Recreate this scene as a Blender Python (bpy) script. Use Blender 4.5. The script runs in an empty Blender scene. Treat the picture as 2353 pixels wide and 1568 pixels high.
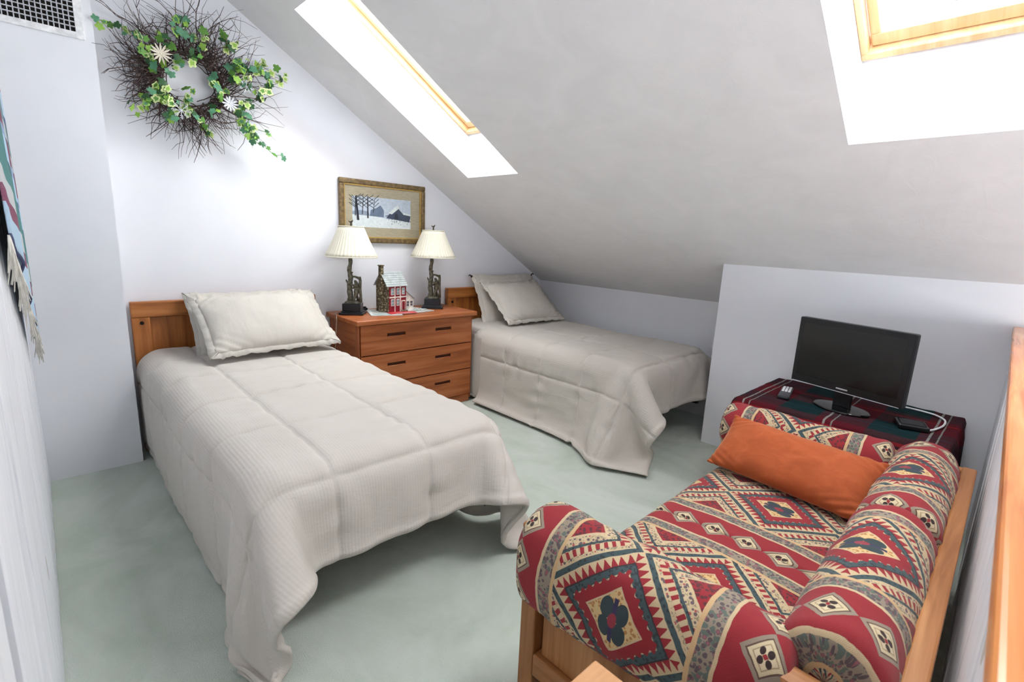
import bpy, bmesh, math, random, zlib, base64
import numpy as np
from mathutils import Vector, Matrix, Euler, noise
PI = math.pi
rnd = random.Random(7)
sc = bpy.context.scene
COL = sc.collection

# ---------------------------------------------------------------- camera
cam = bpy.data.cameras.new('camera'); cam_o = bpy.data.objects.new('camera', cam); COL.objects.link(cam_o)
R_ = Vector((0.72631611, -0.68594144, 0.04415034)); U_ = Vector((0.10905532, 0.17841601, 0.97789297)); F_ = Vector((0.67865444, 0.70544459, -0.20439199))
m = Matrix.Identity(4)
for i in range(3):
    m[i][0] = R_[i]; m[i][1] = U_[i]; m[i][2] = -F_[i]
m.translation = Vector((-0.312, -3.4527, 1.3138)); cam_o.matrix_world = m
cam.sensor_width = 36; cam.lens = 1136.68/2353*36; cam.clip_start = 0.02; cam.clip_end = 100
cam.dof.use_dof = True; cam.dof.focus_distance = 2.6; cam.dof.aperture_fstop = 6.3
sc.camera = cam_o

# ---------------------------------------------------------------- sky, daylight, exposure
world = bpy.data.worlds.new('sky'); sc.world = world; world.use_nodes = True
bg = world.node_tree.nodes['Background']; bg.inputs[0].default_value = (0.985, 0.99, 1.0, 1); bg.inputs[1].default_value = 12.0
sc.view_settings.view_transform = 'Standard'; sc.view_settings.look = 'None'; sc.view_settings.gamma = 1
sc.view_settings.exposure = 1.12; sc.view_settings.use_curve_mapping = False
sc.cycles.max_bounces = 8; sc.cycles.diffuse_bounces = 5; sc.cycles.transparent_max_bounces = 8; sc.cycles.glossy_bounces = 2; sc.cycles.use_adaptive_sampling = True; sc.cycles.adaptive_threshold = .08
sc.cycles.sample_clamp_indirect = 8; sc.cycles.use_denoising = True

def portal(loc, n, up, sx, sy):
    """marks an opening to the sky for the sampler; gives no light of its own"""
    l = bpy.data.lights.new('sky_portal', 'AREA'); l.shape = 'RECTANGLE'; l.size = sx; l.size_y = sy; l.cycles.is_portal = True
    o = bpy.data.objects.new('sky_portal', l); COL.objects.link(o)
    z = -Vector(n).normalized(); y = Vector(up).normalized(); x = y.cross(z)
    mm = Matrix.Identity(4)
    for i in range(3): mm[i][0] = x[i]; mm[i][1] = y[i]; mm[i][2] = z[i]
    mm.translation = Vector(loc); o.matrix_world = mm

# ---------------------------------------------------------------- node helpers
class N:
    """a scalar in a shader tree, with arithmetic"""
    def __init__(s, nt, v): s.nt = nt; s.v = v
    def _m(s, op, *a):
        n = s.nt.nodes.new('ShaderNodeMath'); n.operation = op
        for i, x in enumerate((s,)+a):
            x = x.v if isinstance(x, N) else x
            if isinstance(x, (int, float)): n.inputs[i].default_value = x
            else: s.nt.links.new(x, n.inputs[i])
        return N(s.nt, n.outputs[0])
    def __add__(s, o): return s._m('ADD', o)
    def __sub__(s, o): return s._m('SUBTRACT', o)
    def __mul__(s, o): return s._m('MULTIPLY', o)
    def __truediv__(s, o): return s._m('DIVIDE', o)
    def abs(s): return s._m('ABSOLUTE')
    def sin(s): return s._m('SINE')
    def lt(s, o): return s._m('LESS_THAN', o)
    def gt(s, o): return s._m('GREATER_THAN', o)
    def mx(s, o): return s._m('MAXIMUM', o)
    def mn(s, o): return s._m('MINIMUM', o)
    def pw(s, o): return s._m('POWER', o)
    def wrap(s, p): return s._m('WRAP', p/2, -p/2)
    def tri(s, p): return s._m('PINGPONG', p)

def lin(c):
    return tuple((x/12.92 if x <= .04045 else ((x+.055)/1.055)**2.4) for x in (v/255 for v in c))

class Mat:
    def __init__(s, name, rough=.6, spec=.3):
        s.m = bpy.data.materials.new(name); s.m.use_nodes = True; s.nt = s.m.node_tree
        s.b = s.nt.nodes['Principled BSDF']; s.set(Roughness=rough); s.b.inputs['Specular IOR Level'].default_value = spec
        s.tc = None
    def set(s, **k):
        for a, v in k.items(): s.b.inputs[a.replace('_', ' ')].default_value = v
        return s
    def node(s, t, **k):
        n = s.nt.nodes.new(t)
        for a, v in k.items():
            if a.startswith('i_'): n.inputs[a[2:].replace('_', ' ')].default_value = v
            else: setattr(n, a, v)
        return n
    def coord(s, kind='Object', scale=(1, 1, 1), rot=(0, 0, 0), loc=(0, 0, 0)):
        if not s.tc: s.tc = s.node('ShaderNodeTexCoord')
        mp = s.node('ShaderNodeMapping'); mp.inputs['Scale'].default_value = scale; mp.inputs['Rotation'].default_value = rot; mp.inputs['Location'].default_value = loc
        s.nt.links.new(s.tc.outputs[kind], mp.inputs[0]); return mp.outputs[0]
    def noise(s, vec, scale, detail=4, rough=.5, dist=0):
        n = s.node('ShaderNodeTexNoise', i_Scale=scale, i_Detail=detail, i_Roughness=rough, i_Distortion=dist); s.nt.links.new(vec, n.inputs['Vector']); return n.outputs[0]
    def voro(s, vec, scale, feature='F1'):
        n = s.node('ShaderNodeTexVoronoi', feature=feature); n.inputs['Scale'].default_value = scale; s.nt.links.new(vec, n.inputs['Vector']); return n
    def ramp(s, fac, stops, interp='LINEAR'):
        n = s.node('ShaderNodeValToRGB'); cr = n.color_ramp; cr.interpolation = interp
        while len(cr.elements) > 1: cr.elements.remove(cr.elements[-1])
        cr.elements[0].position = stops[0][0]; cr.elements[0].color = (*lin(stops[0][1]), 1)
        for p, c in stops[1:]:
            e = cr.elements.new(p); e.color = (*lin(c), 1)
        s.link(fac, n.inputs[0]); return n.outputs[0]
    def link(s, a, b): s.nt.links.new(a.v if isinstance(a, N) else a, b)
    def mix(s, fac, a, b, mode='MIX'):
        n = s.node('ShaderNodeMixRGB', blend_type=mode)
        for i, x in enumerate((fac, a, b)):
            if isinstance(x, (int, float)): n.inputs[i].default_value = x
            elif isinstance(x, tuple): n.inputs[i].default_value = (*lin(x), 1)
            else: s.link(x, n.inputs[i])
        return n.outputs[0]
    def color(s, c):
        if isinstance(c, tuple): s.b.inputs['Base Color'].default_value = (*lin(c), 1)
        else: s.link(c, s.b.inputs['Base Color'])
        return s
    def bump(s, h, strength=.3, dist=.01, prev=None):
        n = s.node('ShaderNodeBump'); n.inputs['Strength'].default_value = strength; n.inputs['Distance'].default_value = dist
        s.link(h, n.inputs['Height'])
        if prev is not None: s.link(prev, n.inputs['Normal'])
        s.link(n.outputs[0], s.b.inputs['Normal']); return n.outputs[0]
    def n(s, v): return N(s.nt, v)
    def uv(s):
        if not s.tc: s.tc = s.node('ShaderNodeTexCoord')
        sp = s.node('ShaderNodeSeparateXYZ'); s.nt.links.new(s.tc.outputs['UV'], sp.inputs[0])
        return s.n(sp.outputs[0]), s.n(sp.outputs[1])

def plain(name, c, rough=.6, spec=.3, metal=0, nscale=40, amt=.08):
    M = Mat(name, rough, spec); M.set(Metallic=metal)
    f = M.noise(M.coord(), nscale, 3)
    dk = tuple(v*(1-amt) for v in c); lt = tuple(min(255, v*(1+amt)) for v in c)
    M.color(M.ramp(f, [(.3, dk), (.7, lt)])); return M.m

def wood(name, axis, dark, mid, light, rough=.38, gs=1.0):
    M = Mat(name, rough, .45)
    st = [14*gs]*3; st[axis] = 1.1*gs
    v = M.coord(scale=tuple(st))
    a = M.noise(v, 1.6, 5, .55, .6); st2 = [70*gs]*3; st2[axis] = 2.5*gs
    b = M.noise(M.coord(scale=tuple(st2)), 1.5, 3)
    c = M.ramp(a, [(.32, dark), (.5, mid), (.68, light)])
    c2 = M.mix(M.n(b)*.35, c, tuple(x*.72 for x in dark)); M.color(c2); M.bump(b, .08, .003); return M.m

# ---------------------------------------------------------------- materials
M = Mat('wall_paint', .85, .15); f = M.noise(M.coord(), 3, 4); M.color(M.ramp(f, [(.3, (231, 232, 238)), (.7, (236, 237, 242))])); M.bump(M.noise(M.coord(), 90, 3), .05, .004); m_wall = M.m
M = Mat('ceiling_plaster', .9, .1); f = M.noise(M.coord(scale=(1.4, 1, 1.4)), 3.2, 5, .6, 1.2)
M.color(M.ramp(f, [(.3, (229, 228, 229)), (.7, (236, 235, 236))])); M.bump(M.noise(M.coord(scale=(1, 2.2, 1)), 7, 6, .62, 1.5), .16, .012); m_ceil = M.m
M = Mat('carpet', .95, .05); f = M.noise(M.coord(scale=(1.3, .8, 1)), 1.9, 4, .6, 1.4); g = M.noise(M.coord(), 260, 2)
c = M.ramp(f, [(.3, (182, 192, 180)), (.5, (198, 206, 196)), (.7, (209, 215, 208))]); c = M.mix(M.n(g)*.35, c, (172, 184, 172)); M.color(c); M.bump(g, .6, .006); M.set(Sheen_Weight=.25); m_carpet = M.m
M = Mat('whitewashed_board', .55, .3); f = M.noise(M.coord(scale=(9, 9, .8)), 2.5, 6, .6, .8)
c = M.ramp(f, [(.25, (206, 209, 216)), (.42, (228, 230, 236)), (.7, (238, 239, 243))])
vv = M.voro(M.coord(scale=(1, 1.0, .55)), 2.1); kn = M.n(vv.outputs['Distance']).lt(.05); c = M.mix(kn*.6, c, (170, 160, 140)); M.color(c); M.bump(f, .15, .004); m_board = M.m
HD, HM, HL = (146, 84, 36), (184, 112, 54), (204, 134, 74)
m_wx, m_wy, m_wz = [wood('honey_wood_%s' % 'xyz'[i], i, HD, HM, HL) for i in range(3)]
DD, DM, DL = (152, 82, 42), (182, 104, 58), (200, 124, 76)
m_dx, m_dy, m_dz = [wood('dresser_wood_%s' % 'xyz'[i], i, DD, DM, DL) for i in range(3)]
m_sx, m_sy, m_sz = [wood('oak_%s' % 'xyz'[i], i, (140, 86, 44), (172, 114, 66), (196, 140, 90), .42) for i in range(3)]
m_cap = wood('amber_wood', 0, (190, 108, 52), (222, 138, 72), (238, 162, 96), .22)
m_pine = wood('pine_window_wood', 0, (214, 172, 122), (226, 188, 140), (236, 204, 160), .45)
m_table = wood('pale_table_wood', 0, (196, 140, 92), (216, 164, 118), (228, 180, 136), .35)
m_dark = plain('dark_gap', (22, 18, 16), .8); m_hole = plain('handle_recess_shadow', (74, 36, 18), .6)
m_black = plain('black_plastic', (20, 21, 24), .28, .5); m_blackm = plain('black_matte_metal', (24, 24, 26), .5, .4)
M = Mat('tv_screen', .16, .5); M.color((19, 21, 22)); M.bump(M.noise(M.coord(), 300, 2), .01, .001); m_screen = M.m
m_glossb = plain('gloss_black', (12, 12, 14), .08, .6); m_silver = plain('silver_print', (190, 192, 198), .3, .5)
m_white = plain('white_plastic', (235, 235, 238), .4); m_mattress = plain('mattress_ticking', (214, 210, 204), .9, .1)
m_bronze = plain('bronze_sculpture', (92, 88, 74), .42, .5, .35, 60, .35); m_plinth = plain('black_lacquer', (24, 26, 32), .3, .5)
m_brass = plain('dark_brass', (84, 74, 60), .35, .5, .7)
M = Mat('pleated_shade', .8, .1); u, v = M.uv(); w = (u*2*PI*.5).sin(); f = M.noise(M.coord(), 160, 3)
M.color(M.mix(M.n(f)*.5, (226, 221, 206), (206, 198, 176))); M.set(Subsurface_Weight=.15, Subsurface_Radius=(.02, .02, .015)); M.bump(w, .25, .003); m_shade = M.m
M = Mat('comforter_cotton', .9, .12); u, v = M.uv()
rib = (u*2*PI/.010).sin(); f = M.noise(M.coord('UV', scale=(18, 60, 1)), 1.5, 4, .6, .5); g = M.noise(M.coord('UV'), 3, 3)
M.color(M.mix(M.n(g), (194, 187, 179), (205, 198, 191))); b1 = M.bump(rib, .12, .002); M.bump(f, .35, .006, b1); M.set(Sheen_Weight=.15); m_comf = M.m
M = Mat('sham_cotton', .9, .12); f = M.noise(M.coord('UV', scale=(30, 9, 1)), 1.2, 4, .6, .6)
M.color(M.mix(M.n(f), (198, 192, 183), (208, 202, 194))); M.bump(f, .25, .006); m_sham = M.m
M = Mat('orange_velvet', .8, .2); f = M.noise(M.coord(scale=(6, 6, 10)), 2.2, 5, .6, .9); M.color(M.ramp(f, [(.25, (156, 76, 42)), (.55, (172, 86, 48)), (.8, (184, 100, 62))]))
M.set(Sheen_Weight=.5, Sheen_Roughness=.4); M.b.inputs['Sheen Tint'].default_value = (1, .6, .4, 1); M.bump(M.noise(M.coord(), 14, 4), .2, .01); m_orange = M.m
m_glass = bpy.data.materials.new('skylight_glass'); m_glass.use_nodes = True; nt = m_glass.node_tree; nt.nodes.clear()
o_ = nt.nodes.new('ShaderNodeOutputMaterial'); mx_ = nt.nodes.new('ShaderNodeMixShader'); t_ = nt.nodes.new('ShaderNodeBsdfTransparent'); g_ = nt.nodes.new('ShaderNodeBsdfGlossy')
t_.inputs[0].default_value = (.95, .97, .97, 1); g_.inputs['Roughness'].default_value = .02
mx_.inputs[0].default_value = .05; nt.links.new(t_.outputs[0], mx_.inputs[1]); nt.links.new(g_.outputs[0], mx_.inputs[2]); nt.links.new(mx_.outputs[0], o_.inputs[0])

def kilim(name):
    """woven rug pattern: big nested lozenges, grey flowered borders, red bands with small diamonds; UV in metres"""
    M = Mat(name, .92, .08); u, v = M.uv()
    P, Lw, Bw, Q = .60, .175, .048, .36
    uvv = M.coord('UV'); wob = M.n(M.noise(uvv, 26, 3)) - .5
    u = u + wob*.006; v = v + wob*.006
    au = u.wrap(P).abs(); av = v.wrap(Q).abs()
    d = au/Lw + av/(Q/2); t = au/Lw - av/(Q/2)
    vo = M.voro(uvv, 105); vd = M.n(vo.outputs['Distance']); vcs = M.node('ShaderNodeSeparateColor'); M.link(vo.outputs['Color'], vcs.inputs[0]); vr = M.n(vcs.outputs[0]); vg = M.n(vcs.outputs[1])
    RED, CREAM, TEAL, GREY, GOLD, DARK, MAR = (148, 34, 46), (204, 182, 146), (58, 84, 88), (150, 138, 122), (196, 156, 100), (38, 42, 50), (118, 30, 44)
    # lozenge band ground: cream with small dark and rose flowers
    flo = M.mix(vd.lt(.42)*vr.gt(.35), CREAM, (104, 92, 96)); flo = M.mix(vd.lt(.35)*vr.lt(.3), flo, (172, 84, 84)); flo = M.mix(vd.gt(.62)*vg.gt(.5), flo, (150, 140, 112))
    col = flo
    def ring(lo, hi, c):
        nonlocal col
        col = M.mix(d.gt(lo)*d.lt(hi), col, c)
    saw = (t.wrap(.16).abs()/.08)                                        # 0..1 teeth along the lozenge sides
    teal2 = M.mix(vd.lt(.4), TEAL, (40, 58, 66))
    ring(1.0, 1.14, teal2); ring(1.12, 1.15, CREAM)
    redc = M.mix((d-.80)/.2 if False else ((d-.80)*5).gt(saw), RED, CREAM)
    ring(.80, 1.0, redc); ring(.98, 1.01, CREAM)
    ring(.775, .80, DARK); ring(.64, .775, teal2)
    sc_ = ((t*2*PI/.17).sin()*.035 + .645); col = M.mix(d.lt(sc_), col, RED)
    ring(0, .42, M.mix(vd.lt(.4), (214, 184, 132), (176, 128, 78))); ring(.40, .43, CREAM)
    fl = (u.wrap(P)/.035).pw(2) + (v.wrap(Q)/.048).pw(2)
    lob = ((u.wrap(P).abs()-.020)/.017).pw(2) + ((v.wrap(Q).abs()-.022)/.024).pw(2)
    col = M.mix(lob.lt(1), col, (40, 66, 72)); col = M.mix((u.wrap(P).abs().lt(.006))*(v.wrap(Q).abs().lt(.05)), col, (46, 48, 84)); col = M.mix(fl.lt(.10), col, (146, 52, 66))
    # far corners of the band (d > 1.5): red zigzag
    far = (d-1.28).abs(); col = M.mix(far.lt(.07), col, M.mix(saw.gt(.5), RED, CREAM)); ring(1.36, 1.42, teal2)
    col = M.mix(d.gt(1.62), col, M.mix(vd.lt(.45), RED, (84, 40, 50))); ring(1.58, 1.63, CREAM)
    # border
    bd = M.mix(vd.lt(.5), GREY, (92, 84, 88)); bd = M.mix(vd.lt(.4)*vr.gt(.7), bd, (150, 96, 104)); bd = M.mix(vg.gt(.75), bd, (96, 112, 104))
    col = M.mix(au.gt(Lw), col, bd); e1 = (au-(Lw+.002)).abs().lt(.005); e2 = (au-(Lw+Bw)).abs().lt(.004)
    col = M.mix(e1, col, (206, 172, 128)); 
    # red band with small diamonds
    col = M.mix(au.gt(Lw+Bw), col, RED); col = M.mix(e2, col, CREAM)
    x = (au._m('SUBTRACT', P/2)).abs(); y = v.wrap(.104).abs(); dd = x/.050 + y/.054
    col = M.mix(dd.lt(.95), col, GREY); col = M.mix(dd.lt(.74), col, (96, 74, 66)); col = M.mix(dd.lt(.66), col, (212, 196, 160))
    col = M.mix(dd.lt(.50), col, (168, 146, 116)); col = M.mix(dd.lt(.44), col, (216, 200, 166)); pt = ((x-.0075)/.0055).pw(2) + ((y-.0085)/.0075).pw(2); col = M.mix(pt.lt(1), col, (52, 42, 44)); col = M.mix((x+y).lt(.006), col, (150, 40, 50))
    wv = M.noise(M.coord('UV', scale=(1, 1, 1)), 420, 2); col = M.mix(M.n(wv)*.30, col, (120, 96, 88))
    M.color(col); wv2 = (u*2*PI/.0036).sin()*(v*2*PI/.0036).sin(); b1 = M.bump(wv2, .25, .0015); M.set(Sheen_Weight=.1); return M.m
m_kilim = kilim('kilim_tapestry')

M = Mat('tartan_wool', .95, .08); u, v = M.uv()
def bandw(x, p, o, w): return (x + o).wrap(p).abs().lt(w)
g1 = bandw(u, .36, 2.78, .085); g2 = bandw(v, .40, .05, .09)
c = M.mix(.5, M.mix(g1, (92, 26, 36), (22, 50, 52)), M.mix(g2, (84, 24, 32), (18, 42, 46)))
l1 = bandw(u, .36, 2.90, .0045); l2 = bandw(v, .40, .05, .004); l3 = bandw(u, .36, 2.93, .003)
c = M.mix(l1*.7, c, (160, 164, 158)); c = M.mix(l3*.6, c, (150, 160, 150)); c = M.mix(l2*.6, c, (24, 66, 82)); c = M.mix(bandw(v, .4, .2, .006)*.6, c, (160, 34, 40)); f = M.noise(M.coord(), 300, 2)
c = M.mix(M.n(f)*.3, c, (30, 20, 24)); M.color(c); M.bump(M.noise(M.coord(), 30, 4), .3, .01); m_tartan = M.m
M = Mat('striped_serape', .9, .1); u, v = M.uv()
c = M.ramp(v._m('FRACT'), [(0, (40, 56, 110)), (.03, (168, 196, 218)), (.14, (120, 34, 72)), (.20, (190, 194, 196)), (.28, (40, 118, 118)), (.50, (34, 92, 104)), (.54, (168, 200, 224)), (.64, (132, 158, 196)), (.68, (112, 26, 58)), (.76, (96, 30, 66)), (.79, (176, 184, 190)), (.86, (96, 128, 136)), (.95, (60, 96, 106))], 'CONSTANT')
M.color(M.mix(M.n(M.noise(M.coord('UV', scale=(6, 300, 1)), 1, 2))*.3, c, (200, 200, 205))); m_serape = M.m
m_fringe = plain('cream_yarn', (226, 222, 214), .9)

# ---------------------------------------------------------------- mesh helpers
def tag(o, label=None, cat=None, group=None, kind=None):
    if label: o['label'] = label
    if cat: o['category'] = cat
    if group: o['group'] = group
    if kind: o['kind'] = kind
    return o
def empty(name, loc=(0, 0, 0), rz=0, label=None, cat=None, group=None, kind=None):
    o = bpy.data.objects.new(name, None); o.empty_display_size = .05; COL.objects.link(o); o.location = loc; o.rotation_euler = (0, 0, rz)
    return tag(o, label, cat, group, kind)
def link(name, me, parent=None):
    o = bpy.data.objects.new(name, me); COL.objects.link(o)
    if parent: o.parent = parent
    return o
def obj(name, bm, mats, parent=None, smooth=False, ang=None):
    me = bpy.data.meshes.new(name); bm.normal_update(); bm.to_mesh(me); bm.free()
    for mm in (mats if isinstance(mats, (list, tuple)) else [mats]): me.materials.append(mm)
    if smooth: me.polygons.foreach_set('use_smooth', [True]*len(me.polygons))
    if ang is not None and hasattr(me, 'set_sharp_from_angle'): me.set_sharp_from_angle(angle=ang)
    return link(name, me, parent)
def box(bm, a, b, bev=0.0, mat=0, seg=1, M_=None):
    a = Vector(a); b = Vector(b); r = bmesh.ops.create_cube(bm, size=1)['verts']
    for v in r: v.co = Vector(((a[i]+b[i])/2 + v.co[i]*(b[i]-a[i]) for i in range(3)))
    if bev:
        es = list({e for v in r for e in v.link_edges}); rr = bmesh.ops.bevel(bm, geom=es, offset=bev, segments=seg, affect='EDGES', profile=.5)
        r = list({v for f in rr['faces'] for v in f.verts} | {v for v in r if v.is_valid})
    if mat:
        for f in {f for v in r for f in v.link_faces}: f.material_index = mat
    if M_ is not None: bmesh.ops.transform(bm, matrix=M_, verts=[v for v in r if v.is_valid])
    return r
def bx(name, a, b, mat, parent=None, bev=.003, seg=2, M_=None):
    bm = bmesh.new(); box(bm, a, b, bev, 0, seg, M_); return obj(name, bm, mat, parent)
def tube(bm, pts, rad, n=8, caps=True, mat=0):
    pts = [Vector(p) for p in pts]; rings = []; up = Vector((0, 0, 1)); prev = None
    for i, p in enumerate(pts):
        t = (pts[min(i+1, len(pts)-1)]-pts[max(i-1, 0)]).normalized()
        if prev is None: a = t.cross(up if abs(t.z) < .9 else Vector((1, 0, 0))).normalized()
        else: a = (prev - t*prev.dot(t)).normalized()
        prev = a; b = t.cross(a); r = rad[i] if isinstance(rad, (list, tuple)) else rad
        rings.append([bm.verts.new(p+(a*math.cos(k*2*PI/n)+b*math.sin(k*2*PI/n))*r) for k in range(n)])
    for i in range(len(rings)-1):
        for k in range(n):
            f = bm.faces.new((rings[i][k], rings[i][(k+1) % n], rings[i+1][(k+1) % n], rings[i+1][k])); f.material_index = mat
    if caps and n > 2:
        bm.faces.new(rings[0][::-1]).material_index = mat; bm.faces.new(rings[-1]).material_index = mat
def lathe(bm, prof, n=24, c=(0, 0, 0), wave=0, nw=0, uvl=None):
    rings = []
    for (r, z) in prof:
        rings.append([bm.verts.new((c[0]+(r+wave*math.cos(nw*k*2*PI/n))*math.cos(k*2*PI/n), c[1]+(r+wave*math.cos(nw*k*2*PI/n))*math.sin(k*2*PI/n), c[2]+z)) for k in range(n)])
    for i in range(len(rings)-1):
        for k in range(n): bm.faces.new((rings[i][k], rings[i][(k+1) % n], rings[i+1][(k+1) % n], rings[i+1][k]))
    return rings
def grid_obj(name, P, UV, mat, parent=None, closed_u=False, solid=0, smooth=True, flip=False, subsurf=0):
    """P[nu][nv] positions -> one quad surface with UVs in metres"""
    P = np.asarray(P, float); UV = np.asarray(UV, float); nu, nv = P.shape[:2]
    idx = np.arange(nu*nv).reshape(nu, nv)
    a, b, c, d = idx[:-1, :-1], idx[1:, :-1], idx[1:, 1:], idx[:-1, 1:]
    F = np.stack([a, b, c, d], -1).reshape(-1, 4)
    if flip: F = F[:, ::-1]
    me = bpy.data.meshes.new(name); me.from_pydata(P.reshape(-1, 3).tolist(), [], F.tolist())
    uvl = me.uv_layers.new(name='UVMap'); uvl.data.foreach_set('uv', UV.reshape(-1, 2)[F.reshape(-1)].astype('f').ravel())
    if smooth: me.polygons.foreach_set('use_smooth', [True]*len(me.polygons))
    me.materials.append(mat); o = link(name, me, parent)
    if solid: md = o.modifiers.new('thickness', 'SOLIDIFY'); md.thickness = solid; md.offset = -1
    return o
def nz(p, s, seed=0): return noise.noise(Vector(p)*s + Vector((seed*7.3, seed*3.1, seed)))

def sweep(name, prof, t0, t1, place, mat, parent=None, nt=60, er=.05, u0=0.0, v0=0.0, wob=.004, seed=0, cuts=()):
    """closed profile (p,q) swept from t0 to t1, ends rounded: a stuffed cushion. UV = (t, arc length)"""
    prof = np.array(prof, float); c = prof.mean(0); R = np.sqrt(((prof-c)**2).sum(1)).mean()
    seg = np.sqrt(((np.roll(prof, -1, 0)-prof)**2).sum(1)); arc = np.concatenate([[0], np.cumsum(seg)])
    pr = np.vstack([prof, prof[:1]]); ts = []; n_e = 7
    for i in range(n_e): ts.append((t0+er*(1-math.cos(i/n_e*PI/2)), math.sin(i/n_e*PI/2)))
    for t in np.linspace(t0+er, t1-er, nt): ts.append((t, 1.0))
    for i in range(n_e-1, -1, -1): ts.append((t1-er*(1-math.cos(i/n_e*PI/2)), math.sin(i/n_e*PI/2)))
    k_e = er/R; rows = []; uvs = []
    def row(t, k, uu):
        rows.append([place(t, *(c+(p-c)*k)) for p in pr]); uvs.append([(uu, a+v0) for a in arc])
    for j in range(4, -1, -1): pass
    K0 = 1-k_e
    for k in (0.02, .35, .7): row(t0, K0*k, u0+t0-K0*R*(1-k))
    for t, s in ts:
        k = K0+(1-K0)*s
        for cu in cuts: k *= 1-.10*math.exp(-((t-cu)/.018)**2)
        row(t, k, u0+t)
    for k in (.7, .35, .02): row(t1, K0*k, u0+t1+K0*R*(1-k))
    P = np.array(rows)
    if wob:
        C = P.mean(axis=1, keepdims=True)
        for i in range(P.shape[0]):
            for j in range(P.shape[1]-1):
                w = wob*(nz(P[i, j], 9, seed)+.5*nz(P[i, j], 24, seed)); dvec = P[i, j]-C[i, 0]; l = np.linalg.norm(dvec)+1e-6; P[i, j] += dvec/l*w*min(1, l/.03)
            P[i, -1] = P[i, 0]
    return grid_obj(name, P, uvs, mat, parent)
def rrect(w, h, r, n=8, cx=0, cy=0, k=3):
    """rounded rectangle profile, denser sampled"""
    out = []
    for (sx, sy, a0) in ((1, 1, 0), (-1, 1, 90), (-1, -1, 180), (1, -1, 270)):
        for i in range(n+1):
            a = math.radians(a0+90*i/n); out.append((cx+sx*(w/2-r)+r*math.cos(a), cy+sy*(h/2-r)+r*math.sin(a)))
    res = []
    for i in range(len(out)):
        a, b = out[i], out[(i+1) % len(out)]; L = math.hypot(b[0]-a[0], b[1]-a[1]); m_ = max(1, int(L/.02))
        for q in range(m_): res.append((a[0]+(b[0]-a[0])*q/m_, a[1]+(b[1]-a[1])*q/m_))
    return res

# ================================================================ the room
XL, YP, XP, XK, ZK, S, XT, YT = -.386, -.207, -.004, 3.368, .907, .607, 2.870, -2.063
def zs(x): return ZK+S*(XK-x)
YB = -6.2
def struct(name, bm, mat, parent=None, **k):
    o = obj(name, bm, mat, parent, **k)
    if parent is None: o['kind'] = 'structure'
    return o
def slab(name, a, b, mat, parent=None):
    bm = bmesh.new(); box(bm, a, b); return struct(name, bm, mat, parent)
slab('floor', (XL-.1, -3.52, -.12), (XK+.1, .1, 0), m_carpet)
slab('wall_back', (XP-.02, 0, -.1), (XK+.1, .1, 3.4), m_wall)
slab('wall_chimney_side', (XL-.08, YP, -.1), (XP, .1, 3.4), m_wall)
slab('wall_knee', (XK, YT-.05, -.1), (XK+.08, .1, ZK+.01), m_wall)
bm = bmesh.new()                                                        # taller knee wall behind the television, with its return
v = [(XT, YT), (XT, YB), (XT+.09, YB), (XT+.09, YT-.09), (XK+.08, YT-.09), (XK+.08, YT)]
lo = [bm.verts.new((x, y, -.1)) for x, y in v]; hi = [bm.verts.new((x, y, zs(x)+.012)) for x, y in v]
for i in range(6): bm.faces.new((lo[i], lo[(i+1) % 6], hi[(i+1) % 6], hi[i]))
bmesh.ops.recalc_face_normals(bm, faces=bm.faces); struct('wall_right', bm, m_wall)
# left wall of whitewashed vertical boards
slab('wall_left', (XL-.10, YB, -.1), (XL-.022, YP+.02, 3.5), m_board)
wl = bpy.data.objects['wall_left']
y = YP-.001; i = 0
while y > -2.6:
    w_ = min(.143, y+2.605)
    bx('plank', (XL-.022, y-w_+.003, 0), (XL+rnd.uniform(-.0015, .0015), y, 3.25), m_board, wl, .003, 1); y -= w_
    if w_ < .143: break
bx('door_jamb', (XL-.022, -2.74, 0), (XL-.008, -2.612, 3.2), m_board, wl, .003, 1)
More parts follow.
